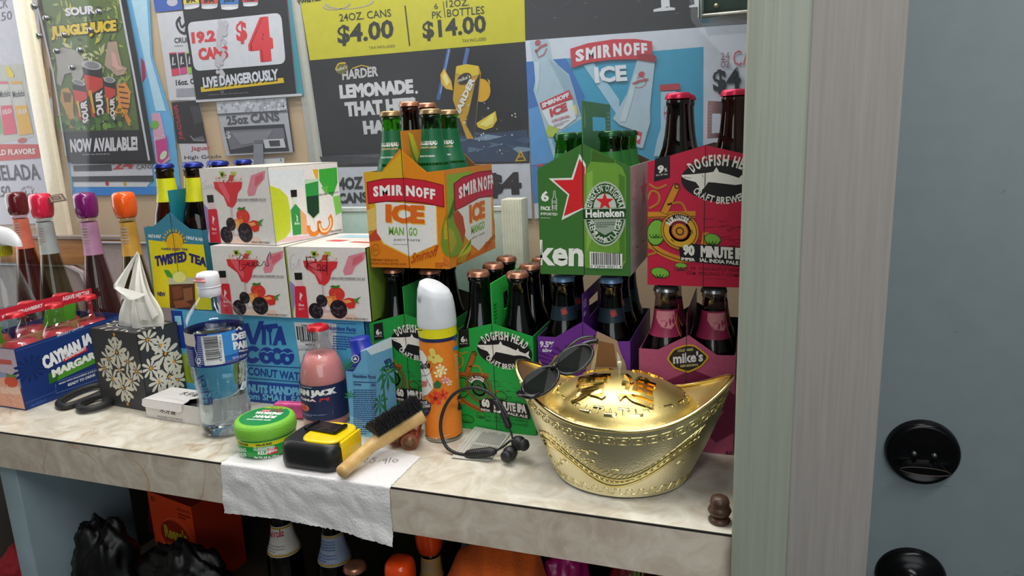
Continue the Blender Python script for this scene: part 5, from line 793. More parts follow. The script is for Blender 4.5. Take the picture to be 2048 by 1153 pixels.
def art_v(A):
    A.p('#1f3f9a',[(-.0009,.1535),(.0243,.1517),(.0241,.0849),(-.0043,.0861)],1); A.t('#8fd0ee','1',[(.0066,.1263),(.0199,.127),(.007,.1423)],2,.08); A.p('#1f3f9a',[(-.0033,.1053),(.0254,.1026),(.0267,.0857),(-.0024,.0868)],2)
    A.e('#93a83a',[(.0256,.0526),(.0507,.0544),(.0308,.0824)],1); A.e('#7a9030',[(.0335,.0472),(.0497,.0484),(.0377,.0711)],2)
    A.p('#1f3f9a',[(.1468,.1348),(.1587,.1376),(.1646,.1106),(.1805,.142),(.1908,.142),(.1681,.101),(.1583,.1013)],2); A.t('#1f3f9a','I',[(.1813,.1018),(.1877,.1019),(.1856,.1326)],2,.08); A.t('#1f3f9a','T',[(.1936,.1023),(.2023,.1026),(.1953,.1331)],2,.1); A.l('#1f3f9a',[(.1788,.1304),(.2163,.1356)],.008,2); A.t('#1f3f9a','A',[(.2022,.1017),(.228,.1044),(.2075,.1338)],2,.1)
    A.e('#1f3f9a',[(.159,.0835),(.1762,.0847),(.1612,.0986)],2,inner=.45,a0=.6,a1=5.7); A.e('#1f3f9a',[(.1869,.084),(.2022,.085),(.1888,.0981)],2,24); A.e('#1f3f9a',[(.2078,.0839),(.2206,.084),(.2097,.0983)],2,inner=.4,a0=.7,a1=5.6); A.e('#1f3f9a',[(.227,.0844),(.241,.0853),(.2288,.0986)],2,24); A.l('#5fb4dc',[(.1755,.0888),(.1831,.0916),(.1891,.0886),(.1967,.0919),(.2023,.0906)],.002,3); A.l('#5fb4dc',[(.2155,.0892),(.2222,.0919),(.2291,.089),(.2359,.0922),(.241,.0909)],.002,3); A.c('#5fb4dc',*[(.1863,.0797)][0],.004,3); A.c('#5fb4dc',*[(.2271,.0805)][0],.004,3)
    A.l('#1f3f9a',[(.1194,.0637),(.278,.068)],.0016,2); A.l('#1f3f9a',[(.116,.0417),(.2751,.0429)],.0016,2); A.t('#1f3f9a','COCONUT WATER',[(.1203,.0478),(.2644,.0442),(.1219,.0624)],2,.03)
    A.p('#1f4aa0',[(.1152,.0364),(.2808,.0389),(.2757,-.0049),(.1112,-.0117)],2); A.t('#6fc0e8','COCONUTS HANDPICKED',[(.0948,.0156),(.28,.0187),(.0965,.0308)],3,.06); A.t('#6fc0e8','from SMALL FARMS',[(.1272,.004),(.2786,.0062),(.1283,.0158)],3,.06)
    A.p('#d8dce0',[(.2477,.1431),(.326,.1452),(.318,.071),(.2519,.0703)],3); p=[(.2512,.1143),(.2907,.1367)]; A.bars(p[0][0],p[0][1],p[1][0],p[1][1],4,14,seed=9); A.t('#3a3a3e','ITEM# 1713',[(.2601,.1365),(.2816,.1371),(.2606,.14)],4); A.t('#3a3a3e','98999 01',[(.2554,.1104),(.2832,.1115),(.2559,.1148)],4); A.t('#3a3a3e','SMUR 01',[(.264,.1055),(.2825,.1061),(.2645,.1093)],4); A.l('#3a3a3e',[(.2498,.103),(.2884,.1043)],.0004,4); A.t('#3a3a3e','LOT/BEST IF USED BY',[(.2505,.0964),(.315,.0989),(.251,.1003)],4); A.lines('#8a8c90',[(.2575,.0776),(.3099,.0796),(.2592,.0915)],3,4)
    A.l('#1f3f9a',[(.3186,.1448),(.3612,.1456)],.0008,4); A.t('#1f3f9a','Nutrition Facts',[(.3099,.1337),(.3594,.1337),(.3106,.1404)],5,.03); A.l('#1f3f9a',[(.317,.1307),(.3597,.1311)],.0012,4); A.lines('#1f3f9a',[(.3155,.1033),(.3569,.1032),(.3181,.127)],6,4,2)
boxthing('drink_case','light blue coconut water case under the yellow carrier and white boxes','case','vita',.376,.1515,.20,'#56acd4',artf=art_v,tcol='#3f8fc4')
def shot_art(note):
    def f(A):
        A.p('#9a88c0',[(-.0148,.068),(0,.0643),(.0096,.0567),(.0086,.0325),(.0005,.0091),(-.0056,-.0031),(-.0101,-.0032),(-.012,.0501)],1); A.c('#d8ccec',*[(-.0038,.0063)][0],.006,2); A.p('#b8a8d8',[(-.0111,.0642),(.0011,.0605),(-.0005,.0426),(-.0093,.045)],2)
        A.p('#e08a9a',[(.115,.1083),(.1374,.1139),(.1462,.1157),(.1429,.1032),(.1254,.0903),(.1184,.0783),(.1046,.0763),(.1024,.0831)],1); A.p('#d86878',[(.1229,.1058),(.1403,.1115),(.1388,.1021),(.1206,.0915)],2)
        A.p('#d8dce0',[(.0393,.0993),(.0881,.0989),(.0685,.0659),(.0688,.058),(.0565,.0579),(.0492,.0758)],2); A.p('#d8343c',[(.0304,.0994),(.0949,.0989),(.0915,.0892),(.0824,.0819),(.0755,.066),(.0664,.058),(.0556,.0604),(.0499,.0758),(.0319,.0882)],3); A.p('#e8606a',[(.0388,.0969),(.0531,.0975),(.0633,.0758),(.0613,.0647),(.054,.0733)],4)
        rr=random.Random(2); p=[(.0357,.0994),(.0926,.1054)]
        for k in range(40): A.c(rr.choice(['#e8c2b8','#d89a90','#f0e0d8','#c8584c']),rr.uniform(p[0][0],p[1][0]),p[0][1]+rr.uniform(-.001,.012)*math.sin(PI*(k%20+1)/21),.0018,5,6)
        A.p('#a8b83a',[(.0465,.1152),(.0582,.1156),(.0577,.1073),(.0493,.1054)],4); A.p('#b8c04a',[(.0719,.1149),(.0833,.1147),(.0831,.1099),(.0719,.1047)],4); A.c('#2a3a12',*[(.0527,.1108)][0],.003,5); A.p('#c84a3c',[(.0694,.1101),(.0778,.1087),(.0745,.1003),(.0641,.1004)],6)
        A.l('#c8a0a4',[(.063,.0585),(.0623,.041),(.0611,.0158)],.0035,3); A.l('#e8dcdc',[(.0643,.058),(.0627,.041),(.0602,.0171)],.0012,4); A.e('#d0b8b8',[(.0623,.0146),(.0776,.0142),(.0627,.0169)],3)
        A.p('#d8283a',[(.0091,.0542),(.0138,.056),(.026,.0569),(.0302,.0544),(.0301,.0009),(.0045,.0009)],4); A.p('#e8c8cc',[(.0135,.0656),(.0245,.0662),(.0269,.0561),(.013,.0555)],4); A.p('#1c1a1c',[(.0112,.0782),(.0261,.0788),(.0254,.067),(.0114,.0661)],5); A.p('#f0d8dc',[(.0184,.0454),(.0229,.0404),(.0178,.0326),(.0218,.0289),(.016,.0326)],5); A.t('#f0d8dc','Shot',[(.0127,.021),(.0233,.021),(.0132,.0256)],5,.03); A.lines('#f0b8c0',[(.0118,.0145),(.0235,.0143),(.0122,.0184)],2,5)
        A.e('#d83a34',[(.0874,.0451),(.1021,.0446),(.0877,.0567)],3); A.p('#3f7a2c',[(.0755,.0561),(.0813,.0596),(.0862,.0582),(.0951,.0602),(.0925,.055),(.0845,.0542)],5)
        for k in range(14): 
            u,v=[(.0872,.0439)][0]; A.c('#f0b04a',u+rr.uniform(-.01,.01),v+rr.uniform(-.012,.008),.0006,5,5)
        A.p('#e8803a',[(.0667,.0398),(.0851,.0413),(.0881,.029),(.0711,.0211)],3); A.p('#f0b068',[(.0677,.0373),(.0775,.0375),(.0773,.0263),(.0711,.0249)],4); A.p('#d8342c',[(.0924,.034),(.1087,.0393),(.1234,.0371),(.1177,.0222),(.1072,.02)],3); A.p('#f0a060',[(.0959,.0341),(.1099,.0363),(.1142,.032),(.1036,.0293)],4); A.p('#4f8a34',[(.1184,.037),(.1319,.0421),(.1241,.0346),(.1273,.0298),(.1183,.0321)],5)
        for (u,v),r_ in zip([(.0882,.019),(.0451,.0141),(.0583,.0321)],(.0158,.0138,.0105)):
            A.c('#1c161c',u,v,r_,5,20)
            for k in range(26):
                a,q=rr.uniform(0,6.28),math.sqrt(rr.random())*r_*.9; A.c(rr.choice(['#3a3038','#2a2228','#4f444c']),u+q*math.cos(a),v+q*math.sin(a),r_*.14,6,7); 
        A.p('#e8c8b8',[(.0317,-.0003),(.0729,.0111),(.1144,.0122),(.1261,.0012),(.0351,-.0018)],1); A.t('#55504c','A BEACH BAR WHEREVER YOU GO',[(.0771,.0694),(.1409,.0699),(.0777,.0729)],4,.01); A.l('#55504c',[(.0769,.0684),(.1408,.069)],.0004,4); A.t('#55504c','DRINK RESPONSIBLY',[(.0991,.0023),(.1403,.0024),(.0997,.0058)],4,.01)
        if note: note(A)
    return f
def hand(A,col,strokes,w):
    for s in strokes: A.l(col,s,w,8,6)
def note1(A): hand(A,'#a4a4b8',[[(.0144,.1008),(.0046,.0971),(.0005,.0896),(.0083,.0883),(.013,.0933),(.0085,.0928)],[(.0138,.0883),(.0186,.0945),(.02,.0883),(.0258,.0945),(.0283,.0882),(.033,.0944)]],.0005)
def note2(A):
    A2=Art(A.mb,A.S); A2.clip=A.clip; hand(A2,'#1a1a1c',[[(.0652,.095),(.06,.0999),(.0549,.0923),(.0531,.0746),(.0611,.0773),(.0666,.0837),(.0596,.0836)],[(.0675,.0838),(.0743,.0852),(.0692,.087),(.0722,.0814),(.0801,.084),(.0836,.0873),(.0791,.0877),(.0804,.0823),(.0873,.0824),(.0925,.0875),(.0881,.0879),(.0894,.0825),(.0964,.0836),(.1023,.0902),(.1051,.0828),(.1098,.0846),(.108,.0933),(.1154,.1044),(.1153,.0934)]],.0009)
def note3(A):
    A2=Art(A.mb,A.S); hand(A2,'#1a1a1c',[[(.0359,.099),(.0346,.0772),(.0369,.0894),(.037,.0966),(.0496,.0969),(.0531,.0909),(.043,.0883),(.0371,.0857),(.0529,.0776),(.0601,.0802),(.0581,.0862),(.0536,.0837),(.0557,.0777),(.0654,.0779),(.0708,.0841),(.0649,.0851),(.0628,.0791),(.0701,.078),(.0728,.1016),(.0699,.0708)]],.0009); hand(A2,'#9a9aae',[[(.0164,.1011),(.0072,.0961),(.0061,.0765),(.0139,.0816),(.0088,.0864)],[(.0163,.078),(.0226,.094),(.0219,.0769)]],.0005)
def art_top_side(A):
    A.p('#c4d634',[(-.0031,.0928),(.0199,.0861),(.0345,.0727),(.0375,.0478),(.0332,.0185),(.0218,.0101),(-.0102,.0041)],1); A.p('#dce8f0',[(.0004,.116),(.0783,.1127),(.071,.087),(.0381,.0749),(.017,.0888),(-.0009,.0973)],1); A.p('#e8c8d0',[(-.0085,.0048),(.0218,.0101),(.0918,.004),(.0548,.0003)],1)
    A.p('#3fae3c',[(.1108,.1108),(.1553,.1117),(.1537,.0858),(.1386,.0632),(.1209,.0753),(.1099,.0917)],1); A.p('#7fd05a',[(.1386,.0632),(.1567,.0642),(.1566,.0345),(.142,.0307)],1); A.p('#eab21c',[(.0962,.1117),(.109,.1109),(.1066,.0945),(.1014,.0974)],2); A.p('#5fbf4a',[(.1122,.0812),(.1296,.0824),(.1236,.0672)],2)
    A.p('#2f9a4c',[(.0381,.0515),(.0496,.0602),(.0586,.0505),(.0556,.0104),(.0372,.0109)],3); A.p('#d8e8dc',[(.0443,.0706),(.0539,.0705),(.0546,.0589),(.0444,.0595)],3); A.p('#1c1a1c',[(.0419,.0824),(.0556,.082),(.0546,.0709),(.042,.0711)],4); A.p('#d8f0dc',[(.0479,.0441),(.0517,.0387),(.0475,.0342),(.0506,.0288)],4); A.t('#d8f0dc','Shot',[(.0424,.0273),(.0544,.0263),(.0429,.0312)],4,.03)
    A.p('#bfe0c4',[(.0753,.0967),(.1086,.0956),(.1023,.038),(.0863,.0307),(.0735,.0425)],2); A.p('#2f9a48',[(.0756,.0891),(.1062,.0919),(.1022,.0458),(.0744,.0488)],3); A.p('#17402a',[(.0755,.069),(.103,.069),(.1015,.0406),(.0866,.0325),(.0747,.0436)],4); A.l('#d8e8dc',[(.0876,.0319),(.0887,.0214)],.002,4)
    A.e('#ea8a2c',[(.0865,.0191),(.1032,.0182),(.0841,.0025)],5,inner=.55,a0=-.6,a1=3.3); A.e('#ea8a2c',[(.1131,.0209),(.1327,.0211),(.1104,.0014)],5,inner=.5,a0=-.8,a1=3.5); A.e('#f6dcb0',[(.1131,.0204),(.1287,.0205),(.1109,.0053)],6,inner=.75,a0=-.6,a1=3.3); A.p('#e8b080',[(.0586,.0505),(.0712,.039),(.0703,.0083),(.0563,.0103)],2)
    A.t('#4a4a4c','A BEACH BAR WHEREVER YOU GO',[(.1027,.0675),(.1533,.0685),(.1032,.0706)],4,.01); A.t('#4a4a4c','DRINK RESPONSIBLY',[(.1243,.0034),(.1535,.0027),(.1247,.0066)],4,.01)
GB='white cocktail mixer boxes'
bx_l='#e4dfdc'
boxthing('drink_box','white cocktail box with Green scribbled on it, left of the Red one','box','shotL',.1418,.1128,.15,bx_l,GB,artf=shot_art(note2),arts=lambda A:(A.p('#a8c23a',[(.0,.0),(.15,.0),(.15,.112),(.0,.112)],1),A.p('#2a8a3c',[(.004,.002),(.03,.002),(.03,.02),(.004,.02)],2),A.t('#f0f4ee','17.5',[(.006,.006),(.028,.006),(.006,.016)],3,.05)),scol='#b8c84a',sc=(.955,.925))
boxthing('drink_box','white cocktail box with Red scribbled on it, right of the Green one','box','shotR',.1405,.1128,.15,bx_l,GB,artf=shot_art(note3),arts=lambda A:A.p('#7f9f3c',[(.002,.0),(.15,.0),(.15,.112),(.002,.112)],1),scol='#8aa84a',sc=(.955,.925),artt=lambda A:(A.p('#d0404a',[(.03,.06),(.06,.055),(.07,.07),(.04,.075)],2),A.p('#a8cce0',[(.02,.1),(.1,.095),(.12,.12),(.03,.13)],2),A.p('#c84a3a',[(.08,.05),(.12,.045),(.115,.055),(.085,.06)],2)))
boxthing('drink_box','white cocktail box turned sideways on top, showing its green cocktail side','box','shotT',.1515,.121,.158,bx_l,GB,artf=shot_art(note1),arts=art_top_side,tcol='#d8d2c8',scol='#e8eaea')
# ---------------------------------------------------------------- tall flared bottles at the back left
def superlathe(mb,prof,m,c,seg=28,n=3.2):          # rounded-square cross section
    vs=[];fs=[]
    for r,z in prof:
        for k in range(seg):
            a=2*PI*k/seg; q=(abs(math.cos(a))**n+abs(math.sin(a))**n)**(-1/n); vs.append((c[0]+r*q*math.cos(a),c[1]+r*q*math.sin(a),c[2]+z))
    for i in range(len(prof)-1): fs+=[[i*seg+k,i*seg+(k+1)%seg,(i+1)*seg+(k+1)%seg,(i+1)*seg+k] for k in range(seg)]
    fs+=[list(range(seg))[::-1],list(range((len(prof)-1)*seg,len(prof)*seg))]
    mb.add(vs,fs,m,True)
def tall(base,label,capc,neckc,tint,drink,group,zs=1,tagged=False,neckb=None):
    t=thing('flared_bottle',label,'bottle',base,group); x,y,z=base
    pf=[(0,.003),(.040,.001),(.046,.004),(.047,.012),(.043,.05),(.036,.10),(.0285,.15),(.0215,.195),(.0165,.225),(.0148,.25),(.0140,.285),(.0158,.287),(.0158,.291),(.0130,.293),(0,.293)]
    m=MB(); m.lathe([(r,h*zs) for r,h in pf],glass(tint),base,32); m.build('glass_body',t)
    m=MB(); superlathe(m,[(r_,.2925*zs+k_) for r_,k_ in ((.0150,0),(.0172,.0035),(.0192,.0135),(.0200,.0255),(.0196,.0375),(.0180,.0455),(.0150,.049),(.008,.0505),(.001,.0507))],mat(capc,.18,coat=.6,noise=.05),base,n=2.7); m.build('cap',t)
    m=MB(); m.lathe([(.0152,.284*zs),(.0156,.26*zs),(.0172,.228*zs),(.0185,.218*zs)],mat(neckc,.4,noise=.25,scale=25),base,30)
    A=Art(m,cyl(base,lambda v:.0165 if v is None else .0163 if v<.25*zs else .0160)); A.lines(neckb or '#b8a8a0',[(-.010,.238*zs),(.012,.238*zs),(-.010,.278*zs)],7,4); m.build('neck_label',t)
    m=MB(); m.lathe([(0,.006)]+[(r-.003,h*zs) for r,h in pf[3:9]]+[(.0128,.232*zs),(0,.232*zs)],glass(drink,gloss=0,ior=1.02),base,28); m.build('drink',t)
    if tagged:
        m=MB(); P=plane(((x+.040,y+.004,z+.332*zs),(.97,-.1,-.12),(.30,.75,.58))); q=[(-.034,0),(0,.015),(.034,0),(0,-.015)]; m.slab(P,q,.001,ink('#2a1618')); A=Art(m,P); A.p('#c89a4a',[(-.024,0),(0,.0105),(.024,0),(0,-.0105)],1); A.p('#2a1618',[(-.021,0),(0,.009),(.021,0),(0,-.009)],2); A.e('#8a5a3a',[(0,0),(.006,0),(0,.004)],3,inner=.6); m.build('neck_tag',t)
    return t
G4='flared bottles with bright rounded caps at the back'
tall((-1.540,1.098,0),'flared bottle with dark red cap, behind the clear spray bottle','#5e0b18','#d8705a','#ecd8d8','#b08a88',G4)
tall((-1.390,1.04,0),'flared bottle with bright pink cap and a dark diamond tag','#d81f46','#a9b0b0','#e8e8e0','#bdb8a4',G4,tagged=True)
tall((-1.267,1.04,0),'flared bottle with purple cap, between pink and orange ones','#740c66','#b884a8','#ece2e4','#b49c9a',G4)
tall((-1.165,1.04,0),'flared bottle with orange cap, behind the tissue','#f05a12','#c8963a','#e8e4cc','#a8a27c',G4)
# ---------------------------------------------------------------- clear spray bottle at the far left
b=(-1.375,.93,0); t=thing('spray_bottle','clear spray bottle with white trigger head at the far left','bottle',b)
m=MB(); m.lathe([(0,.002),(.040,.001),(.044,.006),(.044,.11),(.042,.135),(.034,.170),(.024,.205),(.0165,.228),(.0155,.236),(.0155,.24)],glass('#e6eef0'),b,32); m.build('bottle_body',t)
m=MB(); m.lathe([(0,.004),(.0425,.006),(.0425,.125),(0,.125)],glass('#dfeef6',ior=1.05),b,28); m.build('liquid',t)
m=MB(); m.lathe([(.0180,.232),(.0190,.236),(.0190,.250),(.0175,.254),(0,.254)],mat('#b8b41c',.4,noise=.05),b,40)
for k in range(30): a=2*PI*k/30; m.box((b[0]+.019*math.cos(a)-.0007,b[1]+.019*math.sin(a)-.0007,.237),(b[0]+.019*math.cos(a)+.0007,b[1]+.019*math.sin(a)+.0007,.249),mat('#a8a418',.4))
m.build('collar',t)
m=MB(); m.grid(lambda a,q:Vector((b[0]+.010+(.050*math.cos(2*PI*a) if math.cos(2*PI*a)>0 else .05*math.cos(2*PI*a))*math.sqrt(max(0,1-q*q)),b[1]+.015*math.sin(2*PI*a)*math.sqrt(max(0,1-q*q)),.262+.028*q-.012*max(0,math.cos(2*PI*a))*(1-q))),28,8,mat('#e6e8ec',.35,noise=.03),closeu=True)
m.box((b[0]-.02,b[1]-.011,.252),(b[0]+.03,b[1]+.011,.2635),mat('#e6e8ec',.35,noise=.03),bev=.004); m.build('spray_head',t)
# ---------------------------------------------------------------- open carrier of short strawberry bottles
o,ex,ey=[Vector(a) for a in PL['cayF']]; d=Vector((.0392,.9992,0)); w=.1453; L=.206
base=o+ex*w/2+d*L/2; t=thing('bottle_carrier','navy carrier of short bottles with red caps at the front left','carrier',(base.x,base.y,0),GP)
F=plane('cayF'); m=MB(); m.slab(F,[(0,.0005),(w,.0005),(w,.108),(0,.108)],.001,ink('#2c3a6a')); A=Art(m,F)
A.p('#c9b8c8',[(w*.35,.06),(w,.055),(w,.107),(w*.35,.107)],1); A.p('#8f98c0',[(w*.3,.05),(w,.04),(w,.06),(w*.3,.07)],2); A.p('#d05a50',[(w-.07,.078),(w-.012,.08),(w-.012,.088),(w-.07,.088)],2)
A.p('#e8a890',[(.0742,.0509),(.0951,.054),(.1159,.0577),(.1412,.0555),(.1441,.0028),(.1001,.0031),(.0631,.0027)],3); A.p('#f0c8b4',[(.0901,.0373),(.1406,.0421),(.1416,.0285),(.09,.0256)],4); A.e('#d8502c',[(.1227,.0496),(.1396,.0501),(.1251,.0602)],5); A.p('#5f8a34',[(.113,.0648),(.1234,.0612),(.134,.0644),(.1375,.0597),(.1255,.0572),(.1157,.057)],6)
rr=random.Random(8)
for k in range(30): 
    u,v=[(.1199,.0263)][0]; A.c(rr.choice(['#f6dccc','#d88a78']),u+rr.uniform(-.02,.012),v+rr.uniform(-.022,.02),.0012,5,6)
m.build('end_panel',t)
S1=plane('margarita_side'); m=MB(); m.slab(S1,[(0,.0005),(L,.0005),(L,.116),(0,.108)],.001,ink('#1a3574')); A=Art(m,S1)
A.l('#5a70a8',[(.002,.104),(L-.002,.112)],.0006,1); A.l('#5a70a8',[(.0011,.0127),(.0573,.0148)],.0006,1)
for k in range(14): 
    u,v=[(.0202,.0677)][0]; a=k*.45; A.p('#142a60',[(u+.002*math.cos(a),v+.002*math.sin(a)),(u+.026*math.cos(a-.12),v+.02*math.sin(a-.12)),(u+.03*math.cos(a),v+.024*math.sin(a)),(u+.026*math.cos(a+.12),v+.02*math.sin(a+.12))],1)
A.t('#dfe2ea','PROUDLY CRAFTED',[(.0746,.1073),(.1259,.1117),(.0748,.111)],3,.02); A.t('#f0f0f2','CAYMAN',[(.0431,.0573),(.1137,.0692),(.0405,.0815)],4,.1); A.t('#f0f0f2','JACK',[(.1168,.0697),(.1634,.0763),(.1162,.0968)],4,.1)
A.p('#c82c3c',[(.0771,.0656),(.1233,.0769),(.1247,.0678),(.0779,.0611)],5); A.t('#f2e6e8','STRAWBERRY',[(.0807,.063),(.1227,.0709),(.0807,.0683)],6,.05)
A.p('#4f9a2c',[(.0473,.0493),(.1776,.067),(.182,.0451),(.0462,.0307)],2); A.p('#2f6a24',[(.0473,.0493),(.0716,.053),(.0607,.0328),(.0462,.0307)],3); A.t('#f0f2ea','MARGARITA',[(.0537,.0395),(.1681,.0525),(.0535,.0538)],6,.08)
A.l('#8fa0c8',[(.0614,.0306),(.1515,.0292)],.0005,3); A.t('#dfe2ea','MADE WITH STRAWBERRY JUICE & AGAVE NECTAR',[(.0624,.023),(.1671,.0246),(.0624,.0269)],3,.03); A.t('#dfe2ea','READY TO DRINK',[(.0772,.0153),(.1317,.0168),(.0777,.0205)],3,.04); A.l('#8fa0c8',[(.0561,.0272),(.0542,.0111),(.1422,.0081)],.0005,3); A.t('#3f66b0','MALT BEVERAGE',[(.0092,.0033),(.0355,.0049),(.0094,.0067)],3,.02)
m.build('side_panel',t)
for nm,oo,dd,ln,h0,h1 in (('side_panel',o+d*L,-d,L,.116,.108),('end_panel',o+ex*w+d*L,-ex,w,.116,.116)):
    m=MB(); m.slab(plane((oo,dd,ey)),[(0,.0005),(ln,.0005),(ln,h1),(0,h0)],.001,ink('#1a3574')); m.build(nm,t)
m=MB(); m.slab(plane((o+Vector((0,0,.0015)),ex,d)),[(.002,.002),(w-.002,.002),(w-.002,L-.002),(.002,L-.002)],.0012,mat('#b9966a',.7)); m.build('base_panel',t)
H=plane('cay_handle'); m=MB(); m.slab(H,[(.002,.001),(L-.002,.001),(L-.002,.112),(.002,.105)],.001,mat('#b9966a',.7)); hp=[(.0344,.1602),(.1848,.1662),(.1829,.1445),(.0309,.1417)]; zt=(hp[0][1]+hp[1][1])/2; zb=(hp[2][1]+hp[3][1])/2
m.slab(H,[(-.004,zb),(L,zb),(L,zt),(-.004,zt)],.0012,ink('#c8283c'),lift=.0005); A=Art(m,lambda u,v,l=0:H(u,v,l+.0006))
A.t('#f2d8da','STRAWBERRY',[(.0607,.1473),(.1079,.1499),(.0615,.1541)],1,.05); A.t('#f2d8da','AGAVE NECTAR',[(.1449,.1516),(.2012,.1523),(.1455,.1599)],1,.05); A.t('#f2d8da','WITH',[(.0339,.146),(.0517,.1472),(.0347,.1527)],1,.05)
A.p('#4f9a2c',[(.10,.112),(.165,.114),(.17,zb),(.11,zb)],1); A.p('#4f9a2c',[(.0,.106),(.03,.106),(.03,zb),(.0,zb)],1)
for q in (.004,L-.012): m.slab(H,[(q,.1),(q+.008,.1),(q+.008,zb),(q,zb)],.0011,ink('#c8283c'),lift=.0004)
m.build('handle_panel',t)
CLR=glass('#f2f4f4'); RC=mat('#d02a36',.3,metal=.35,noise=.12,scale=50)
pr=bottle('cocktail_bottle','','bottle',CLR,RC,'short red capped bottles in the navy carrier',zs=1.035,rs=.93,prof=STUB,fill=mat('#c03a44',.2,noise=.15,scale=30),fillz=.108)
W=' in the navy carrier'
for i,(u,v,l) in enumerate(((.108,.036,'front right'),(.108,.104,'middle right'),(.108,.170,'back right'),(.037,.104,'middle left'),(.037,.170,'back left'),(.037,.036,'front left'))):
    p=o+ex*u+d*v; place(pr,[(p.x,p.y,.003,l+' short red capped bottle'+W)])
# ---------------------------------------------------------------- scissors
t=thing('scissors','scissors with black handles between the navy carrier and tissue box','scissors',(-1.095,.85,0))
bk=mat('#1d1e20',.55,noise=.2,scale=80,bump=.1)
for k,P in enumerate(([(-1.1072,.7958,.006),(-1.0788,.7841,.006),(-1.0719,.8111,.006),(-1.0733,.8517,.007),(-1.0916,.8781,.008),(-1.1154,.8728,.008),(-1.1219,.838,.007)],[(-1.0533,.7895,.008),(-1.0317,.7791,.008),(-1.015,.7919,.008),(-1.0136,.8169,.009),(-1.0377,.8422,.009),(-1.0569,.8329,.009),(-1.0622,.8081,.008)])):
    m=MB(); n_=len(P); q=[p for p in spl([P[-1]]+P+[P[0],P[1]],6)][6:-6]; m.tube(q,.0058,bk,10,closed=True,flat=1); m.build('handle',t)
m=MB(); m.box((-1.066,.86,.004),(-1.054,.99,.006),mat('#9a9da2',.25,metal=1),M=None); m.box((-1.078,.87,.006),(-1.066,.985,.008),mat('#9a9da2',.25,metal=1)); m.build('blade',t)
# ---------------------------------------------------------------- tissue box with tissue
def petals(A,c,r,n=8,rot=0,arc=2*PI,w=.36,dot=True,skip=()):
    for k in range(n):
        if k in skip: continue
        a=rot+arc*k/n
        ca,sa=math.cos(a),math.sin(a); P=[]
        for j in range(13):
            q=j/12*2*PI; x=r*(.58+.42*math.cos(q)); y=r*w*.5*math.sin(q)*(.35+.65*(x/r))
            P.append((c[0]+x*ca-y*sa,c[1]+x*sa+y*ca))
        A.p('#d5d0c0',P,1)
    if dot: A.p('#e09a1e',[(c[0]-.0030,c[1]),(c[0],c[1]+.0034),(c[0]+.0030,c[1]),(c[0],c[1]-.0034)],2)
def tissue_front(A):
    for (u,v),r,n,rot,sk in zip([(.0594,.0972),(.061,.036),(.0367,.0839),(.083,.084),(.0384,.0487),(.084,.0504),(.0219,.0657),(.1011,.0685),(.059,.0668)],(.027,.027,.019,.019,.019,.019,.018,.018,.013),(10,10,8,8,8,8,8,8,6),(.3,.0,.2,.5,.2,.5,.3,.1,.2),((),)*9): petals(A,(u,v),r,n,rot,skip=sk)
    for P,s in (([(.0602,.1276)],-1),([(.0653,.0078)],1)):
        u,v=P[0]; A.p('#e09a1e',[(u-.003,v),(u,v+.004),(u+.003,v),(u,v-.004)],2)
        for k in range(3):
            for q in (-1,1): petals(A,(u+q*.002,v+s*(.004+.010*k)),.012+.002*k,1,-PI/2 if s<0 else PI/2,dot=False) if False else petals(A,(u+q*.0015,v+s*(.002+.010*k)),.013,1,(s*PI/2)-q*s*.6,dot=False)
def tissue_sideart(A):
    for (u,v),r in zip([(.0456,.0861),(.0475,.046),(.0168,.1186),(.0395,.1028),(.0594,.0679),(.0153,.0705),(.0605,.0351),(.0263,.044)],(.028,.028,.02,.018,.02,.018,.02,.02)): petals(A,(u,v),r,9,.4)
def tissue_top(A):
    rr=random.Random(4)
    for k in range(22):
        a=k*2*PI/11; r_=.036 if k<11 else .048; petals(A,(.0575+r_*math.cos(a)*1.0,.038+r_*.62*math.sin(a)),.014,1,a+.5*(-1)**k,dot=False)
    A.e('#17181a',[(.0575,.038),(.089,.038),(.0575,.056)],3); A.e('#c9ccd0',[(.0575,.038),(.091,.038),(.0575,.058)],4,inner=.93)
boxthing('tissue_box','dark tissue box patterned with cream petals and orange squares','tissue box','tis',.1148,.1335,.076,'#3a3a3d',artf=tissue_front,arts=tissue_sideart,artt=tissue_top)
tc=(-.9720,.8560); ap_=[(-.9467,.856,.2565),(-.9808,.834,.2069),(-.9126,.832,.1947)]
t=thing('tissue','white tissue pulled up out of the patterned box','tissue',(tc[0],tc[1],.13))
tm=mat('#e9e6de',.85,noise=.03,scale=60,bump=.15)
def sheet_shape(a,q):
    an=2*PI*a; pl_=1+.22*math.sin(5*an+1)+.12*math.sin(9*an+q*2)
    r=(.027+.008*math.sin(PI*min(1,q*2)))*(1-q)**.95*pl_+.0012
    sx=1.15+.25*math.cos(an)
    return Vector((tc[0]+(ap_[0][0]-tc[0])*q**1.3+r*sx*math.cos(an),tc[1]+(ap_[0][1]-tc[1])*q+r*.55*math.sin(an),.128+(ap_[0][2]-.128)*q))
m=MB(); m.grid(sheet_shape,64,22,tm,closeu=True); m.build('folded_sheet',t)
T0=Vector(ap_[0]); T1=Vector(ap_[1]); T2=Vector(ap_[2]); T3=Vector((tc[0]-.006,tc[1]-.021,.178))
def flap(a,q): 
    top=T0+(T3-T0)*q+Vector((0,-.003*math.sin(PI*q),0)); low=T0+(T1-T0)*min(1,q*1.4) if q<.72 else T1+(T2-T1)*(q-.72)/.28
    p=top+(low-top)*a; return p+Vector((0,-.010*math.sin(PI*a)*q-.004*a,.003*math.sin(PI*a*2)))
m=MB(); m.grid(flap,14,14,tm); m.grid(lambda a,q:flap(a,q)+Vector((0,.0004,0)),14,14,tm); m.build('hanging_corner',t)
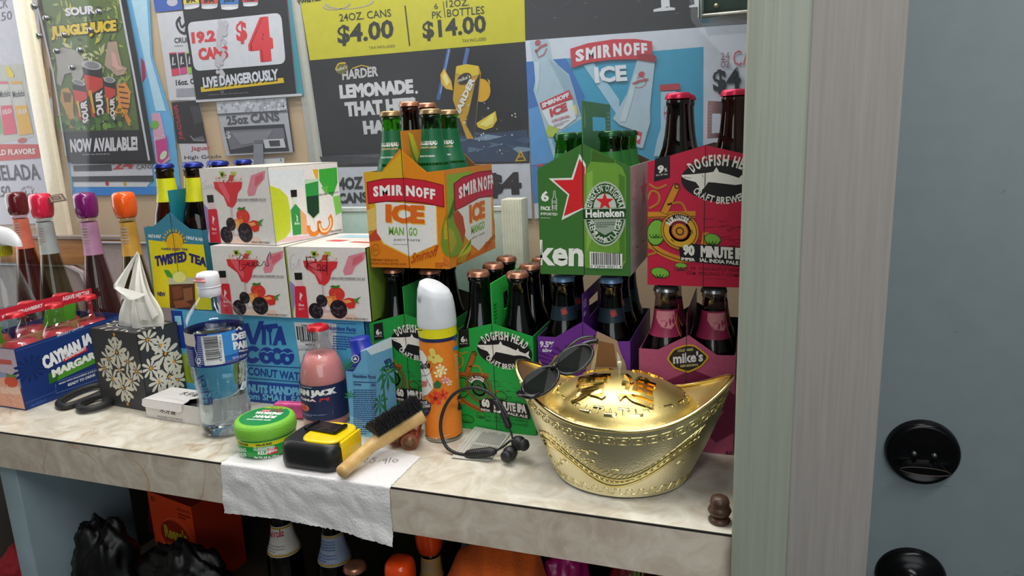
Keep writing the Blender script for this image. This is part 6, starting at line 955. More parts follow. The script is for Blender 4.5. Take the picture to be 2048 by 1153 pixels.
U1=T0+Vector((.004,-.002,-.004)); U2=Vector((tc[0]+.058,tc[1]-.008,.150)); U3=Vector((tc[0]+.030,tc[1]-.022,.143))
def flap2(a,q):
    p=U1+(U3+(U2-U3)*a-U1)*q; return p+Vector((.004*math.sin(PI*q),-.006*math.sin(3*PI*a)*q-.012*math.sin(PI*q),.006*math.sin(2.5*PI*a)*q))
m=MB(); m.grid(flap2,14,14,tm); m.grid(lambda a,q:flap2(a,q)+Vector((0,.0004,0)),14,14,tm); m.build('draped_fold',t)
m=MB(); m.grid(lambda a,q:Vector((tc[0]-.012+(.030+.006*q)*math.cos(2*PI*a),tc[1]-.004+.015*math.sin(2*PI*a),.1345+.008*q+.003*math.sin(7*2*PI*a)*q)),40,4,glass('#eef0f4'),closeu=True); m.build('film_rim',t)
# ---------------------------------------------------------------- toothpick box
o,ex,ey=[Vector(a) for a in PL['tooth']]; d=Vector((-ex.y,ex.x,0)); w=.118; hh=.030; dp=.055
t=thing('toothpick_box','small white toothpick box with torn open lid before the tissue box','box',tuple(o+ex*w/2+d*dp/2))
wt=ink('#dcd8d6'); P=plane('tooth'); Rr=lambda a,b_:[(0,.0004),(a,.0004),(a,b_),(0,b_)]
m=MB(); m.slab(P,Rr(w,hh),.0008,wt); A=Art(m,P); A.t('#3a3838','木牙簽',[(.0305,.0105),(.0663,.0105),(.0334,.0214)],1,.02); A.t('#77736f','WOODEN TOOTHPICKS',[(.0236,.0021),(.0788,.0022),(.0248,.0059)],1,.01); m.build('front_panel',t)
m=MB()
for q in (((o+ex*w),d,dp),(o+d*dp,-d,dp),(o+ex*w+d*dp,-ex,w)): m.slab(plane((q[0],q[1],ey)),Rr(q[2],hh),.0008,wt)
m.slab(plane((o+Vector((0,0,.0012)),ex,d)),[(.001,.001),(w-.001,.001),(w-.001,dp-.001),(.001,dp-.001)],.0008,wt); m.build('tray',t)
LP=plane((o+ey*(hh+.001),ex,d)); m=MB(); m.slab(LP,[(-.001,0),(w*.72,0),(w*.70,.012),(w*.66,.020),(w*.74,.030),(w*.78,.040),(w*.72,dp),(-.001,dp)],.0008,wt); A=Art(m,LP)
A.t('#4a4644','木牙簽',[(.040,.030),(.078,.030),(.040,.046)],1,.02); A.l('#8a8684',[(.03,.012),(.05,.014),(.08,.010)],.0005,1)
m.slab(plane((o+ey*(hh+.001)-d*.0015,ex,-d*.25-ey*.97)),[(-.001,0),(w*.72,0),(w*.73,.009),(w*.70,.0125),(.004,.012),(-.001,.010)],.0007,wt); m.build('lid',t)
m=MB(); m.box((0,0,0),(1,1,1),mat('#2a2624',.8));  # dark block in the tray, shade inside the box put into its colour
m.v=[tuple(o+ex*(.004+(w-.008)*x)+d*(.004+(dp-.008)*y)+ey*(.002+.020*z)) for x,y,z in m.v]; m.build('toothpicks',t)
# ---------------------------------------------------------------- water bottle
cx,cy=CY['water'][0]; b=(cx,cy,0)
pw=[(0,.006),(.020,.004),(.030,.001),(.0355,.006),(.0372,.014),(.0366,.022),(.0372,.030),(.0352,.048),(.0345,.060),(.0362,.080),(.0392,.098),(.0388,.104),(.0402,.110),(.0405,.165),(.0392,.174),(.0335,.186),(.0240,.198),(.0165,.207),(.0140,.213),(.0138,.218)]
t=thing('water_bottle','half empty clear water bottle with navy label and white sports cap','bottle',b)
m=MB(); m.lathe(pw,glass('#f6fafc',ior=1.45),b,48)
for k in range(9):
    a=-2.4+k*.36; m.tube([(cx+.0372*math.cos(a),cy+.0372*math.sin(a),.030),(cx+.0353*math.cos(a),cy+.0353*math.sin(a),.058),(cx+.0385*math.cos(a),cy+.0385*math.sin(a),.094)],[.0006,.0016,.0006],glass('#f6fafc',ior=1.45),6)
m.build('bottle_body',t)
m=MB(); m.lathe([(0,.0075)]+[(r-.0012,z+.0012) for r,z in pw[2:13]]+[(.0392,.157),(0,.157)],liquid('#f4fafd'),b,40); m.build('water',t)
S1=cyl(b,lambda v:.0407); m=MB(); m.grid(lambda a,q:S1(-.128+.256*a,.1120+.0500*q,.0002),64,2,ink('#23307a')); A=Art(m,lambda u,v,l=0:S1(u,v,l+.0004)); A.curve=.008
A.patch('#3f8fd8',.020,.125,.060,.161,1); A.patch('#2a6ac0',.020,.118,.060,.126,1); A.t('#f2f4f8','DEER',[(.0524,.146),(.093,.1401),(.0528,.1563)],3,.08); A.t('#f2f4f8','PARK',[(.0531,.132),(.0929,.1246),(.0532,.1439)],3,.08); A.t('#f2f4f8','SPRING WATER',[(.061,.1262),(.0929,.1192),(.0608,.1292)],3,.03); A.t('#f2f4f8','23.7 FL OZ (700 mL)',[(.0497,.1187),(.0803,.1155),(.0496,.122)],3,.02); A.p('#e8eef6',[(.0597,.1606),(.0678,.1633),(.0771,.1565),(.0697,.1571),(.0666,.1612),(.0625,.1581)],3)
p0,p1=[(.0109,.1164),(.0387,.159)]; A.patch('#e6e6ea',p0[0],p0[1]-.001,p1[0],p1[1],2,6,2); q0,q1=[(.0143,.1224),(.0329,.1582)]; A.bars(q0[0],q0[1],q1[0],q1[1],3,26,seed=3,vert=False); A.t('#23232a','0 82657 52453 3',[(.0319,.1204),(.0348,.1554),(.0349,.1203)],3,.01)
A.patch('#d8cfc4',*[(-.0315,.1431)][0],*[(.0007,.1614)][0],2,4,2); A.lines('#9aa4d0',[(-.0314,.1111),(-.0059,.1119),(-.0315,.138)],9,2,3); A.lines('#aab2d8',[(-.0006,.1141),(.0093,.114),(.006,.1603)],16,2,4); A.e('#e8e8ee',[(.0028,.1224),(.006,.1226),(.0035,.1274)],3,inner=.55)
A.lines('#8f98c8',[(.0361,.1154),(.0735,.1138),(.0362,.1196)],2,2,6)
A.l('#e6e6ec',[(.0005,.1638),(.0017,.1505),(-.0007,.1431),(.0013,.131),(-.0024,.1233),(.0015,.115)],.0008,4,4)
m.build('label',t)
m=MB(); wc=mat('#e4e4ec',.35,noise=.03); m.lathe([(.0152,.2085),(.0160,.210),(.0160,.2215),(.0150,.223),(.0150,.2235)],wc,b,36); m.lathe([(.0157,.2235),(.0162,.226),(.0158,.238),(.0140,.2425),(.009,.244),(0,.244)],wc,b,36)
m.tube([(cx+.0162*math.cos(a/10),cy+.0162*math.sin(a/10),.2226) for a in range(0,63,3)],.0009,wc,6,closed=True); m.build('sports_cap',t)
m=MB(); pk=mat('#e8a0a4',.3,noise=.05); m.grid(lambda a,q:Vector((cx-.002+.0105*math.cos(2*PI*a)*(1-.1*q),cy-.0132+.0035*math.sin(2*PI*a),.2315+.0065*q)),24,2,pk,closeu=True); m.box((cx-.0115,cy-.0172,.2308),(cx+.0085,cy-.0125,.2345),pk,bev=.0015); m.build('spout_slot',t)
# ---------------------------------------------------------------- paper towel hanging over the edge
t0=-.0
tw=mat('#e2e0e2',.9,noise=.03,scale=300,bump=.5)
import mathutils
N3=lambda x,y,z=0:mathutils.noise.noise(Vector((x,y,z)))
def towel(a,q,e=0):
    x=-.668+(-.414+.668)*a; s=q*(.186-.022*a)
    jag=.0016*N3(a*60,3)+.0012*N3(a*160,9)
    x+=(.0022*N3(q*40,1)+.0012*N3(q*110,5))*(1 if a>.5 else -1)*(1 if a in(0,1) else 0)
    x+=(-.006 if a<.5 else -.010*0)*q*(1-a)
    yb=.800-.028*a*a
    flat=yb-.6868
    if s<flat: y=yb-s; z=.0008+.0006*max(0,N3(x*60,y*60))*(1-a*.3); k=0
    else: y=.6868; z=.0005-(s-flat); k=min(1,(s-flat)/.02)
    if q==1: z+=jag
    if k: y-=k*(.0016+.0034*abs(N3(x*34+z*14,z*30))+.0050*max(0,N3(x*15+z*30,z*18,4)))
    zl=-.0805+.016*(1-a)*0
    return Vector((x,y-e*.0004*(1 if k else 0),z-e*.0 ))
m=MB(); m.grid(towel,110,70,tw); A=Art(m,lambda u,v,l=0:Vector((u,v,.0018+l)))
hw=[(p[0],p[1]) for p in [(-.4872,.7489,.0018),(-.4834,.753,.0018),(-.4801,.7447,.0018),(-.4801,.7371,.0018),(-.4736,.7388,.0018)]]; A.l('#4a4a55',hw,.0007,1,5)
hw=[(p[0],p[1]) for p in [(-.472,.7544,.0018),(-.4758,.7503,.0018),(-.4687,.746,.0018),(-.4689,.7385,.0018),(-.4752,.7429,.0018),(-.4718,.7513,.0018),(-.4693,.755,.0018)]]; A.l('#4a4a55',hw,.0007,1,5)
for hw in ([(-.4639,.7443,.0018),(-.4595,.7484,.0018)],[(-.4564,.7537,.0018),(-.4589,.7501,.0018),(-.4541,.7483,.0018),(-.4551,.7541,.0018),(-.4504,.7403,.0018)],[(-.4512,.7581,.0018),(-.4473,.744,.0018)],[(-.4438,.7554,.0018),(-.4449,.7506,.0018),(-.4395,.7475,.0018),(-.4384,.7538,.0018),(-.4438,.7554,.0018)]): A.l('#4a4a55',[(p[0],p[1]) for p in hw],.0007,1,5)
tag(m.build('paper_towel',at=(-.54,.70,-.08)),'crumpled white paper towel hanging over the counter edge under the tape measure','paper towel')
# ---------------------------------------------------------------- hand cream jar
cx,cy=CY['jar'][0]; b=(cx,cy,.0016); t=thing('cream_jar','round green hand cream jar on the paper towel','jar',b)
m=MB(); m.lathe([(0,0),(.034,0),(.0375,.002),(.0392,.008),(.0396,.026),(0,.026)],mat('#1e9a3c',.3,noise=.06),b,48)
S1=cyl(b,lambda v:.0398); A=Art(m,lambda u,v,l=0:S1(u,v-.0016,l)); A.patch('#d3cf2a',-.08,.0205,.08,.0262,1,40,1)
for u in (-.052,-.020,.012): A.t('#2a3a12','VALUE SIZE',[(u,.0218),(u+.021,.0218),(u,.0248)],3,.05)
A.t('#e2ece2','GUARANTEED',[(.0082,.0154),(.0363,.0139),(.0084,.0207)],2,.03); A.t('#e2ece2','RELIEF',[(.0137,.0094),(.0314,.0087),(.0139,.0149)],2,.04); A.t('#e2ece2','Net Wt. 6.8 oz. (193 g)',[(.0079,.0034),(.0405,.001),(.008,.0077)],2,.03); A.t('#d2e6d2','WORKING',[(-.0332,.0062),(-.0033,.013),(-.0332,.0119)],2,.03); A.t('#d2e6d2','HANDS',[(-.0332,-.0018),(-.0044,.006),(-.0332,.0036)],2,.03); A.patch('#c02a34',.026,.008,.040,.0165,2,6,1); A.t('#f0e6e6',"O'KEEFFE'S",[(.027,.0105),(.039,.0105),(.027,.0135)],3,.03)
m.build('jar_body',t)
m=MB(); lg=mat('#7cc23a',.55,noise=.06,scale=500,bump=.4); m.lathe([(.0385,.0262),(.0410,.0272),(.0418,.031),(.0416,.040),(.0400,.0448),(.0370,.0470),(.0345,.0474),(0,.0474)],lg,b,56); A=Art(m,lambda u,v,l=0:Vector((cx+u,cy+v,.0490+l)))
A.c('#1e8a46',0,0,.0335,1,48); A.p('#d3cf2a',[(-.022,.0245),(-.012,.0305),(.002,.0330),(.014,.0300),(.004,.0270),(-.008,.0262)],2); A.t('#2a3a12','VALUE SIZE',[(-.012,.0268),(.008,.0285),(-.013,.0298)],3,.04); A.p('#7a5a48',[(-.003,.022),(.006,.0255),(.014,.0235),(.0175,.0165),(.008,.0160),(.000,.0175)],4)
A.p('#c02a34',[(-.017,.0115),(-.003,.0140),(-.0028,.0215),(-.017,.0190)],3); A.t('#f2e4e4',"O'KEEFFE'S",[(-.0162,.0135),(-.0035,.0155),(-.0162,.0172)],4,.03); A.t('#eef2ee','WORKING',[(-.020,.0015),(.020,.0070),(-.0205,.0110)],4,.08); A.t('#eef2ee','HANDS',[(-.012,-.0100),(.020,-.0055),(-.0125,-.0005)],4,.08); A.t('#eef2ee','GUARANTEED RELIEF',[(-.016,-.0185),(.020,-.0135),(-.0165,-.0150)],4,.05)
m.build('lid',t)
# ---------------------------------------------------------------- tape measure
tc_=(-.5405,.7330,.0014); t=thing('tape_measure','black tape measure with yellow top and belt clip, beside the green jar','tape measure',tc_)
def rsq(x0,y0,x1,y1,r,n=8): return rrect([(x0,y0),(x1,y0),(x1,y1),(x0,y1)],r,n)
def loft(mb,sections,m,capm=None):                  # stacked outlines
    n=len(sections[0][1]); vs=[];fs=[]
    for z,P in sections: vs+=[(x,y,z) for x,y in P]
    for i in range(len(sections)-1): fs+=[[i*n+k,i*n+(k+1)%n,(i+1)*n+(k+1)%n,(i+1)*n+k] for k in range(n)]
    mb.add(vs,fs+[list(range(n))[::-1]],m,True); mb.add([(x,y,sections[-1][0]) for x,y in sections[-1][1]],[list(range(n))],capm or m)
X0,Y0,X1,Y1=-.5850,.6950,-.4960,.7720
def ins(k,r): return rsq(X0+k,Y0+k,X1-k,Y1-k,r)
rub=mat('#1b1c1e',.38,noise=.12,scale=120,bump=.03); yel=mat('#f0cf12',.3,coat=.3,noise=.04)
m=MB(); loft(m,[(.0014,ins(.004,.018)),(.004,ins(.001,.020)),(.010,ins(0,.021)),(.030,ins(.0005,.021)),(.036,ins(.003,.020)),(.0385,ins(.008,.018))],rub); m.build('case',t)
m=MB(); loft(m,[(.0380,rsq(X0+.028,Y0+.008,X1-.002,Y1-.004,.022)),(.0405,rsq(X0+.029,Y0+.009,X1-.003,Y1-.005,.022)),(.0412,rsq(X0+.031,Y0+.011,X1-.005,Y1-.007,.020))],yel)
m.box((X1-.0035,Y0+.018,.004),(X1+.0008,Y1-.012,.0385),yel,bev=.0015); m.build('yellow_plate',t)
m=MB(); K=Matrix.Translation((-.535,.742,.0425))@Matrix.Rotation(-.10,4,'Z'); m.box((-.028,-.014,0),(.022,.014,.0016),mat('#17181a',.3,metal=.4),bev=.0006,M=K); m.box((-.029,-.014,-.002),(-.024,.014,.0035),mat('#17181a',.3,metal=.4),bev=.001,M=K)
m.tube([K@Vector((.004+.010*math.cos(PI*k/8),-.014+.008*math.sin(PI*k/8),.0018)) for k in range(9)],.0007,mat('#2c2d30',.3,metal=.5),6); m.box((.018,-.013,.0),(.024,.013,.0042),mat('#17181a',.3,metal=.4),bev=.001,M=K); m.build('belt_clip',t)
# ---------------------------------------------------------------- pink wrapped bar
m=MB(); K=Matrix.Translation((-.668,.850,.016))@Matrix.Rotation(.15,4,'Z'); m.box((-.035,-.009,-.016),(.030,.009,.010),mat('#d85a92',.25,metal=.2,noise=.2,scale=60,bump=.3),bev=.006,seg=3,M=K); tag(m.build('wrapped_bar',at=(-.668,.85,0)),'shiny pink wrapped bar between the green jar and pink bottle','wrapper')
# ---------------------------------------------------------------- pink cocktail bottle at the front
def palo_lab(A):
    A.t('#eeecec','CAYMAN JACK',[(-.030,.050),(.018,.052),(-.030,.062)],1,.09); A.p('#c82c38',[(-.032,.0435),(.012,.0450),(.013,.0505),(-.032,.0490)],1); A.t('#f2e8e8','PALOMA',[(-.022,.0445),(.004,.0455),(-.022,.0485)],2,.05); A.c('#e0603a',-.008,.034,.0062,1); A.c('#f0a07a',-.008,.034,.0050,2); A.c('#d8503a',-.008,.034,.0042,3); A.p('#3f8a4a',[(-.016,.030),(-.013,.033),(-.014,.036),(-.017,.034)],1); A.lines('#8f98b8',[(-.016,.021),(.010,.022),(-.016,.025)],2,1); A.l('#5a6a98',[(-.020,.020),(.014,.021),(.014,.029)],.0004,1); A.t('#b8c0d8','PROUDLY CRAFTED',[(-.020,.065),(.002,.066),(-.020,.067)],1)
pb=bottle('cocktail_bottle','short pink drink bottle with red cap and navy label, on its own','bottle',CLR,RC,None,zs=1.02,rs=1.0,prof=STUB,fill=mat('#e08c8a',.3,noise=.06,scale=30),fillz=.110,body=(.014,.068,'#222c50'),bodyart=lambda A:palo_lab(A))
del_g=pb.get('group')
pb.location=(CY['palo'][0][0],CY['palo'][0][1],0)
# ---------------------------------------------------------------- coconut water carton
o,ex,ey=[Vector(a) for a in PL['cart']]; d=Vector((-ex.y,ex.x,0)); w=.040; dp=.062
t=thing('drink_carton','small blue coconut water carton with round blue screw cap','carton',tuple(o+ex*w/2+d*dp/2))
bl=ink('#6fb0dc'); P=plane('cart'); m=MB(); m.slab(P,[(0,0),(w,0),(w,.133),(.030,.129),(0,.103)],.001,bl); A=Art(m,P)
A.p('#8fd0ea',[(0,.0),(w,.0),(w,.02),(0,.03)],1); A.p('#3a2f98',[(0,.098),(.014,.098),(.03,.118),(.03,.129),(0,.103)],2); A.e('#e6eaf2',[(.0199,.1178),(.0265,.1185),(.0206,.1239)],3,inner=.8); A.p('#e6eaf2',[(.0161,.1156),(.0203,.1213),(.0233,.1163)],3)
A.l('#3a3f78',[(.0125,.0949),(.0525,.0977),(.0456,.0065),(.008,.0021)],.0004,3); A.t('#2a2f6a','Nutrition Facts',[(.0126,.0886),(.0519,.0916),(.0132,.0938)],3,.05); A.l('#2a2f6a',[(.012,.0824),(.0518,.0858)],.0012,3); A.t('#2a2f6a','Calories',[(.0119,.0772),(.0257,.0781),(.0124,.081)],3,.04); A.t('#2a2f6a','60',[(.0434,.079),(.0506,.0794),(.0439,.0837)],3,.04); A.lines('#3a4078',[(.0043,.0016),(.045,.0062),(.0114,.0724)],22,3,5,.45)
for (u,v) in [(.0062,.1001),(.0056,.0574),(.0092,.1074)]: 
    for k in range(6): a=.4+k*.55; A.p('#2f8a4a',[(u,v),(u+.008*math.cos(a-.15),v+.008*math.sin(a-.15)),(u+.013*math.cos(a),v+.012*math.sin(a)),(u+.008*math.cos(a+.15),v+.008*math.sin(a+.15))],2)
m.build('front_panel',t)
P=plane('carton_side'); m=MB(); m.slab(P,[(0,0),(dp,0),(dp,.134),(0,.133)],.001,bl); A=Art(m,P); A.p('#d8ecf6',[(.01,.122),(dp,.118),(dp,.134),(.0,.133)],1)
A.t('#1f2f6a','VITA',[(.0391,.098),(.0578,.0969),(.0385,.1049)],3,.08); A.t('#1f2f6a','COCO',[(.0367,.0892),(.0645,.0862),(.0365,.0965)],3,.06); A.e('#5fae3c',[(.0465,.0879),(.0512,.0874),(.047,.0921)],4,inner=.5)
for (u,v),s in zip([(.0457,.0826),(.0211,.0467)],(1,.7)):
    for k in range(8): a=.1+k*.75; A.p('#2f7f4a',[(u,v),(u+.018*s*math.cos(a-.2),v+.018*s*math.sin(a-.2)),(u+.030*s*math.cos(a),v+.022*s*math.sin(a)-.006*s),(u+.018*s*math.cos(a+.2),v+.018*s*math.sin(a+.2))],2)
A.p('#3a7a3c',[(.030,.0),(.036,.0),(.034,.09),(.031,.09)],1); A.p('#c8e2f2',[(.0,.0),(dp,.0),(dp,.012),(0,.02)],1); m.build('side_panel',t)
m=MB()
for q,pts in (((o+d*dp,-d,ey),[(0,0),(dp,0),(dp,.103),(0,.103)]),((o+ex*w+d*dp,-ex,ey),[(0,0),(w,0),(w,.103),(.010,.129),(0,.133)])): m.slab(plane(q),pts,.001,bl)
m.build('back_panel',t)
m=MB(); Q=lambda u,v,z:o+ex*u+d*v+ey*z
m.add([Q(0,0,.103),Q(.030,0,.129),Q(.030,dp,.129),Q(0,dp,.103)],[[0,1,2,3]],ink('#3a2f98')); m.add([Q(.030,0,.129),Q(w,0,.133),Q(w,dp,.134),Q(.030,dp,.129)],[[0,1,2,3]],ink('#cfe0ee'))
m.tube([Q(.030,0,.1295),Q(.030,dp,.1295)],.0008,ink('#8a8fa8'),6); m.build('sloped_top',t)
m=MB(); K=Matrix.Translation(Q(.017,.022,.114))@Matrix.Rotation(-.12,4,'Y'); bc=mat('#1f2f9a',.3,noise=.05); m.lathe([(.0160,0),(.0160,.005),(.0150,.0055),(.0150,.027),(.0138,.0290),(0,.0290)],bc,K.translation,30,rot=K.to_3x3()); m.build('screw_cap',t)
# ---------------------------------------------------------------- coin rolls
for i,(p,q,lab) in enumerate((((-.458,.792,.0125),(-.500,.852,.0125),'brown paper coin roll under the brush, nearer the blue carton'),((-.4375,.786,.0125),(-.4635,.852,.0125),'brown striped paper coin roll under the brush, beside the aerosol can'))):
    t=thing('coin_roll',lab,'coin roll',(p[0],p[1],0),'coin rolls under the brush'); p=Vector(p); q=Vector(q); ax=(q-p).normalized(); m=MB(); br=mat('#8a4632',.6,noise=.2,scale=60)
    m.tube([p,p+ax*.002,q-ax*.002,q],[.0108,.0122,.0122,.0108],br,20)
    si=ax.cross(Vector((0,0,1))).normalized(); up=si.cross(ax)
    A=Art(m,lambda u,v,l=0:p+ax*v+(si*math.sin(u/.0122)+up*math.cos(u/.0122))*(.0123+l))
    for k in range(7): A.patch('#c8645a',-.030+k*.008,.004,-.0275+k*.008,.055,1,2,4)
    A.patch('#e0c8b8',-.012,.02,.010,.045,1,6,3); m.build('wrapper',t)
    m=MB(); m.tube([p-ax*.0006,p+ax*.0006],.0088,mat('#7a5a42',.4,metal=.5),18); m.build('coin_end',t)
# ---------------------------------------------------------------- wooden brush
hs=[Vector(p) for p in [(-.4802,.6827,.013),(-.4788,.7028,.015)]]+[Vector(p) for p in [(-.4717,.735,.0217),(-.4628,.76,.0285),(-.4492,.785,.0359),(-.4244,.806,.0494)]]
t=thing('brush','wooden handled brush with black bristles leaning on the coin rolls','brush',(hs[0].x,hs[0].y,0))
wd=wood_mat('#c09a5e','#d8b478','brush_wood',(20,20,20),.35,.1,3)
hp_=spl(hs,8); n_=len(hp_); rs_=[]
for i in range(n_):
    q=i/(n_-1); rs_.append(.0078 if q<.05 else .0088 if q<.45 else .0088+.004*min(1,(q-.45)/.2))
rs_[0]=.004; rs_[1]=.0068
m=MB(); m.tube(hp_,rs_,wd,14,flat=1); m.build('handle',t)
m=MB(); rr=random.Random(12); bm2=mat('#2a2a2e',.45,noise=.5,scale=300); b0,b1=hp_[int(n_*.56)],hp_[-1]; axb=(b1-b0).normalized(); upb=Vector((-.35,.10,.93)); upb=(upb-axb*upb.dot(axb)).normalized(); sib=axb.cross(upb)
for k in range(1900):
    s_=rr.random(); r_=rr.uniform(-.014,.014); p=b0+(b1-b0)*s_+sib*r_+upb*.006; dr=(upb+axb*rr.uniform(-.5,.35)+sib*rr.uniform(-.45,.45)).normalized(); ln=rr.uniform(.014,.023)
    e1=axb*.0005; e2=sib*.0005; q=p+dr*ln; m.add([p+e1,p+e2,p-e1-e2,q+e1*.8,q+e2*.8,q-e1*.8-e2*.8],[[0,1,4,3],[1,2,5,4],[2,0,3,5],[3,4,5]],bm2)
br_=m.build('bristles',t); br_['kind']='stuff'
# ---------------------------------------------------------------- aerosol can
cx,cy=CY['glade'][0]; b=(cx,cy,0); R_=.0265; t=thing('aerosol_can','tall orange air freshener aerosol can with white cap','aerosol can',b)
m=MB(); m.lathe([(0,.003),(.024,.002),(.0268,.0005),(.0274,.0025),(.0268,.005),(.0265,.0065)],mat('#a9a6a0',.25,metal=.9),b,48); m.lathe([(R_,.0065),(R_,.152),(R_,.166),(.0255,.169),(0,.169)],ink('#e8842a'),b,56)
S1=cyl(b,lambda v:R_+.0002); A=Art(m,S1); A.curve=.006; A.patch('#e4dc22',-.083,.152,.083,.1665,1,48,1); A.patch('#232a55',-.083,.147,.083,.152,1,48,1); A.t('#2a2818','CAUTION:',[(-.0285,.1631),(-.0054,.168),(-.0285,.1686)],3,.06); A.lines('#2a2818',[(-.0285,.1598),(.0017,.1647),(-.0285,.1624)],1,3); A.t('#2a2818','2X',[(.0363,.1676),(.0525,.1648),(.0364,.1732)],3,.05); A.lines('#c8cce0',[(-.0287,.1551),(-.0054,.1603),(-.0287,.1569)],1,3,2)
zz=[(-.0263,.1223),(-.0222,.0592)]; A.p('#ece9e6',[(-.0286,.1321),(-.0288,.1319),(-.0134,.1336),(-.0067,.127),(-.0039,.1116),(.0009,.091),(.0001,.0803),(-.0093,.0709),(-.0288,.0622),(-.0287,.0626),(-.0285,.0662)],2)
A.t('#3a9ad8','*',[(-.0287,.1181),(-.024,.1204),(-.0287,.1261)],4,.1); A.t('#1c1c22','Glade',[(-.0285,.1035),(-.0011,.1106),(-.0285,.1152)],5,.03,.3); A.l('#1c1c22',[(-.0288,.1042),(-.022,.0975),(-.0092,.0989),(-.0014,.1053),(.0018,.1121)],.0006,5,5); A.lines('#3a9ad8',[(-.0288,.0923),(-.0104,.0982),(-.0288,.0945)],1,5); A.t('#d8403a','HAWAIIAN',[(-.0286,.0815),(-.0078,.0878),(-.0286,.0858)],5,.04); A.t('#d8403a','BREEZE',[(-.0287,.077),(-.0089,.0833),(-.0287,.081)],5,.04)
def flower(c,r,col,cc,n=5,L=4):
    for k in range(n):
        a=2*PI*k/n+.3; A.p(col,[(c[0]+r*.1*math.cos(a),c[1]+r*.1*math.sin(a)),(c[0]+r*.75*math.cos(a-.45),c[1]+r*.75*math.sin(a-.45)),(c[0]+r*math.cos(a),c[1]+r*math.sin(a)),(c[0]+r*.75*math.cos(a+.45),c[1]+r*.75*math.sin(a+.45))],L+k%2)
    A.c(cc,c[0],c[1],r*.28,L+2,8)
for c in [(.0037,.1317),(.0096,.1264),(.0055,.1213),(.0131,.1223),(-.0008,.125),(.0026,.1356)]: A.c('#e0cf6a',c[0],c[1],.0042,3,9)
for c in [(.0124,.1106),(.0158,.1063),(.0094,.1029)]: flower(c,.0068,'#f4ecc8','#eccb3a',5,5)
flower([(.0183,.0927)][0],.006,'#e8b0b8','#d88a9a',5,5); flower([(.0239,.0877)][0],.005,'#f0e0d0','#e8c040',5,5); A.p('#2f6a3c',[(.002,.0884),(.0076,.0938),(.0135,.0881),(.0106,.0817),(.0029,.0818)],4); flower([(.0137,.0721)][0],.0085,'#e0442a','#a82a20',5,7); flower([(.0033,.0672)][0],.0115,'#e0402a','#8f1f1a',5,8)
A.p('#232a4a',[(-.0288,.057),(-.0129,.0625),(-.0038,.0585),(-.0051,.0502),(-.01,.0411),(-.0192,.0356),(-.0288,.0349)],6); A.t('#e6e8f0','ODOR',[(-.0288,.0501),(-.0095,.0574),(-.0288,.0548)],8,.04); A.t('#e6e8f0','FIGHTING',[(-.0287,.0448),(-.0055,.0534),(-.0287,.0494)],8,.04); A.lines('#6a78a8',[(-.0288,.0361),(-.009,.044),(-.0288,.0416)],2,8)
A.t('#3a4fa0','&',[(.0357,.1451),(.0463,.1434),(.0357,.1529)],4,.05); A.patch('#2f8fd0',*[(.034,.1312)][0],*[(.0502,.1364)][0],3,4,1); A.lines('#f2c890',[(.036,.0909),(.0443,.0894),(.0365,.1266)],12,3,7); A.lines('#f2c8a0',[(-.0222,.0013),(.0203,.0102),(-.0221,.0055)],2,3,8); A.p('#1c1c22',[(.0357,.0437),(.0529,.0383),(.044,.0515),(.0396,.0573)],4); A.p('#1c1c22',[(.0359,.0586),(.0529,.0562),(.0471,.0653),(.0382,.0632)],4)
m.build('can_body',t)
def capfn(a,q):
    prof=[(.0272,.1655),(.0274,.170),(.0270,.180),(.0258,.198),(.0238,.214),(.0205,.2235),(.014,.2285),(.0001,.2295)]
    i=min(int(q*7),6); f=q*7-i; r_=prof[i][0]*(1-f)+prof[i+1][0]*f; z=prof[i][1]*(1-f)+prof[i+1][1]*f
    x=r_*math.cos(2*PI*a); y=r_*math.sin(2*PI*a); return Vector((cx+x,cy+y,z-max(0,(z-.190))*.30*(x+.010)/.026))
m=MB(); m.grid(capfn,48,21,mat('#d6d9e0',.4,noise=.03),closeu=True); m.build('cap',t)
m=MB(); K=Matrix.Rotation(-.45,3,'Z')@RX; m.lathe([(0,.0012),(.003,.001),(.0036,0)],mat('#b8bcc6',.3,noise=.05),(cx-.0135,cy-.0215,.208),18,sy=1.8,rot=K); m.build('nozzle',t)
# ---------------------------------------------------------------- folded price list card
q=[Vector(p) for p in [(-.3717,.7785,.001),(-.3188,.7801,.001),(-.32,.8717,.001),(-.3758,.8723,.001)]]
m=MB(); P=lambda u,v,l=0:q[0]+(q[1]-q[0])*u+(q[3]-q[0])*v+(q[2]-q[1]-q[3]+q[0])*u*v+Vector((0,0,.001+.004*v*(1-u)+l)); m.grid(lambda a,b_:P(a,b_),8,8,ink('#c9c8c0')); m.grid(lambda a,b_:P(a,b_,-.0012),8,8,ink('#c9c8c0')); A=Art(m,P,.0001)
rr=random.Random(21)
for k in range(15):
    u=.30+.045*k; A.p('#3f3f42',[(u,.12),(u+.018,.12),(u+.018,.45+rr.uniform(0,.05)),(u,.45)],1); A.p('#3f3f42',[(u,.52),(u+.018,.52),(u+.018,.95-rr.uniform(0,.15)),(u,.92)],1)
for u in (.06,.16,.25): A.l('#5a5a5c',[(u,.03),(u,.97)],.007,1)
tag(m.build('paper_card',at=(-.35,.82,0)),'small white printed card lying under the black earphones','card')
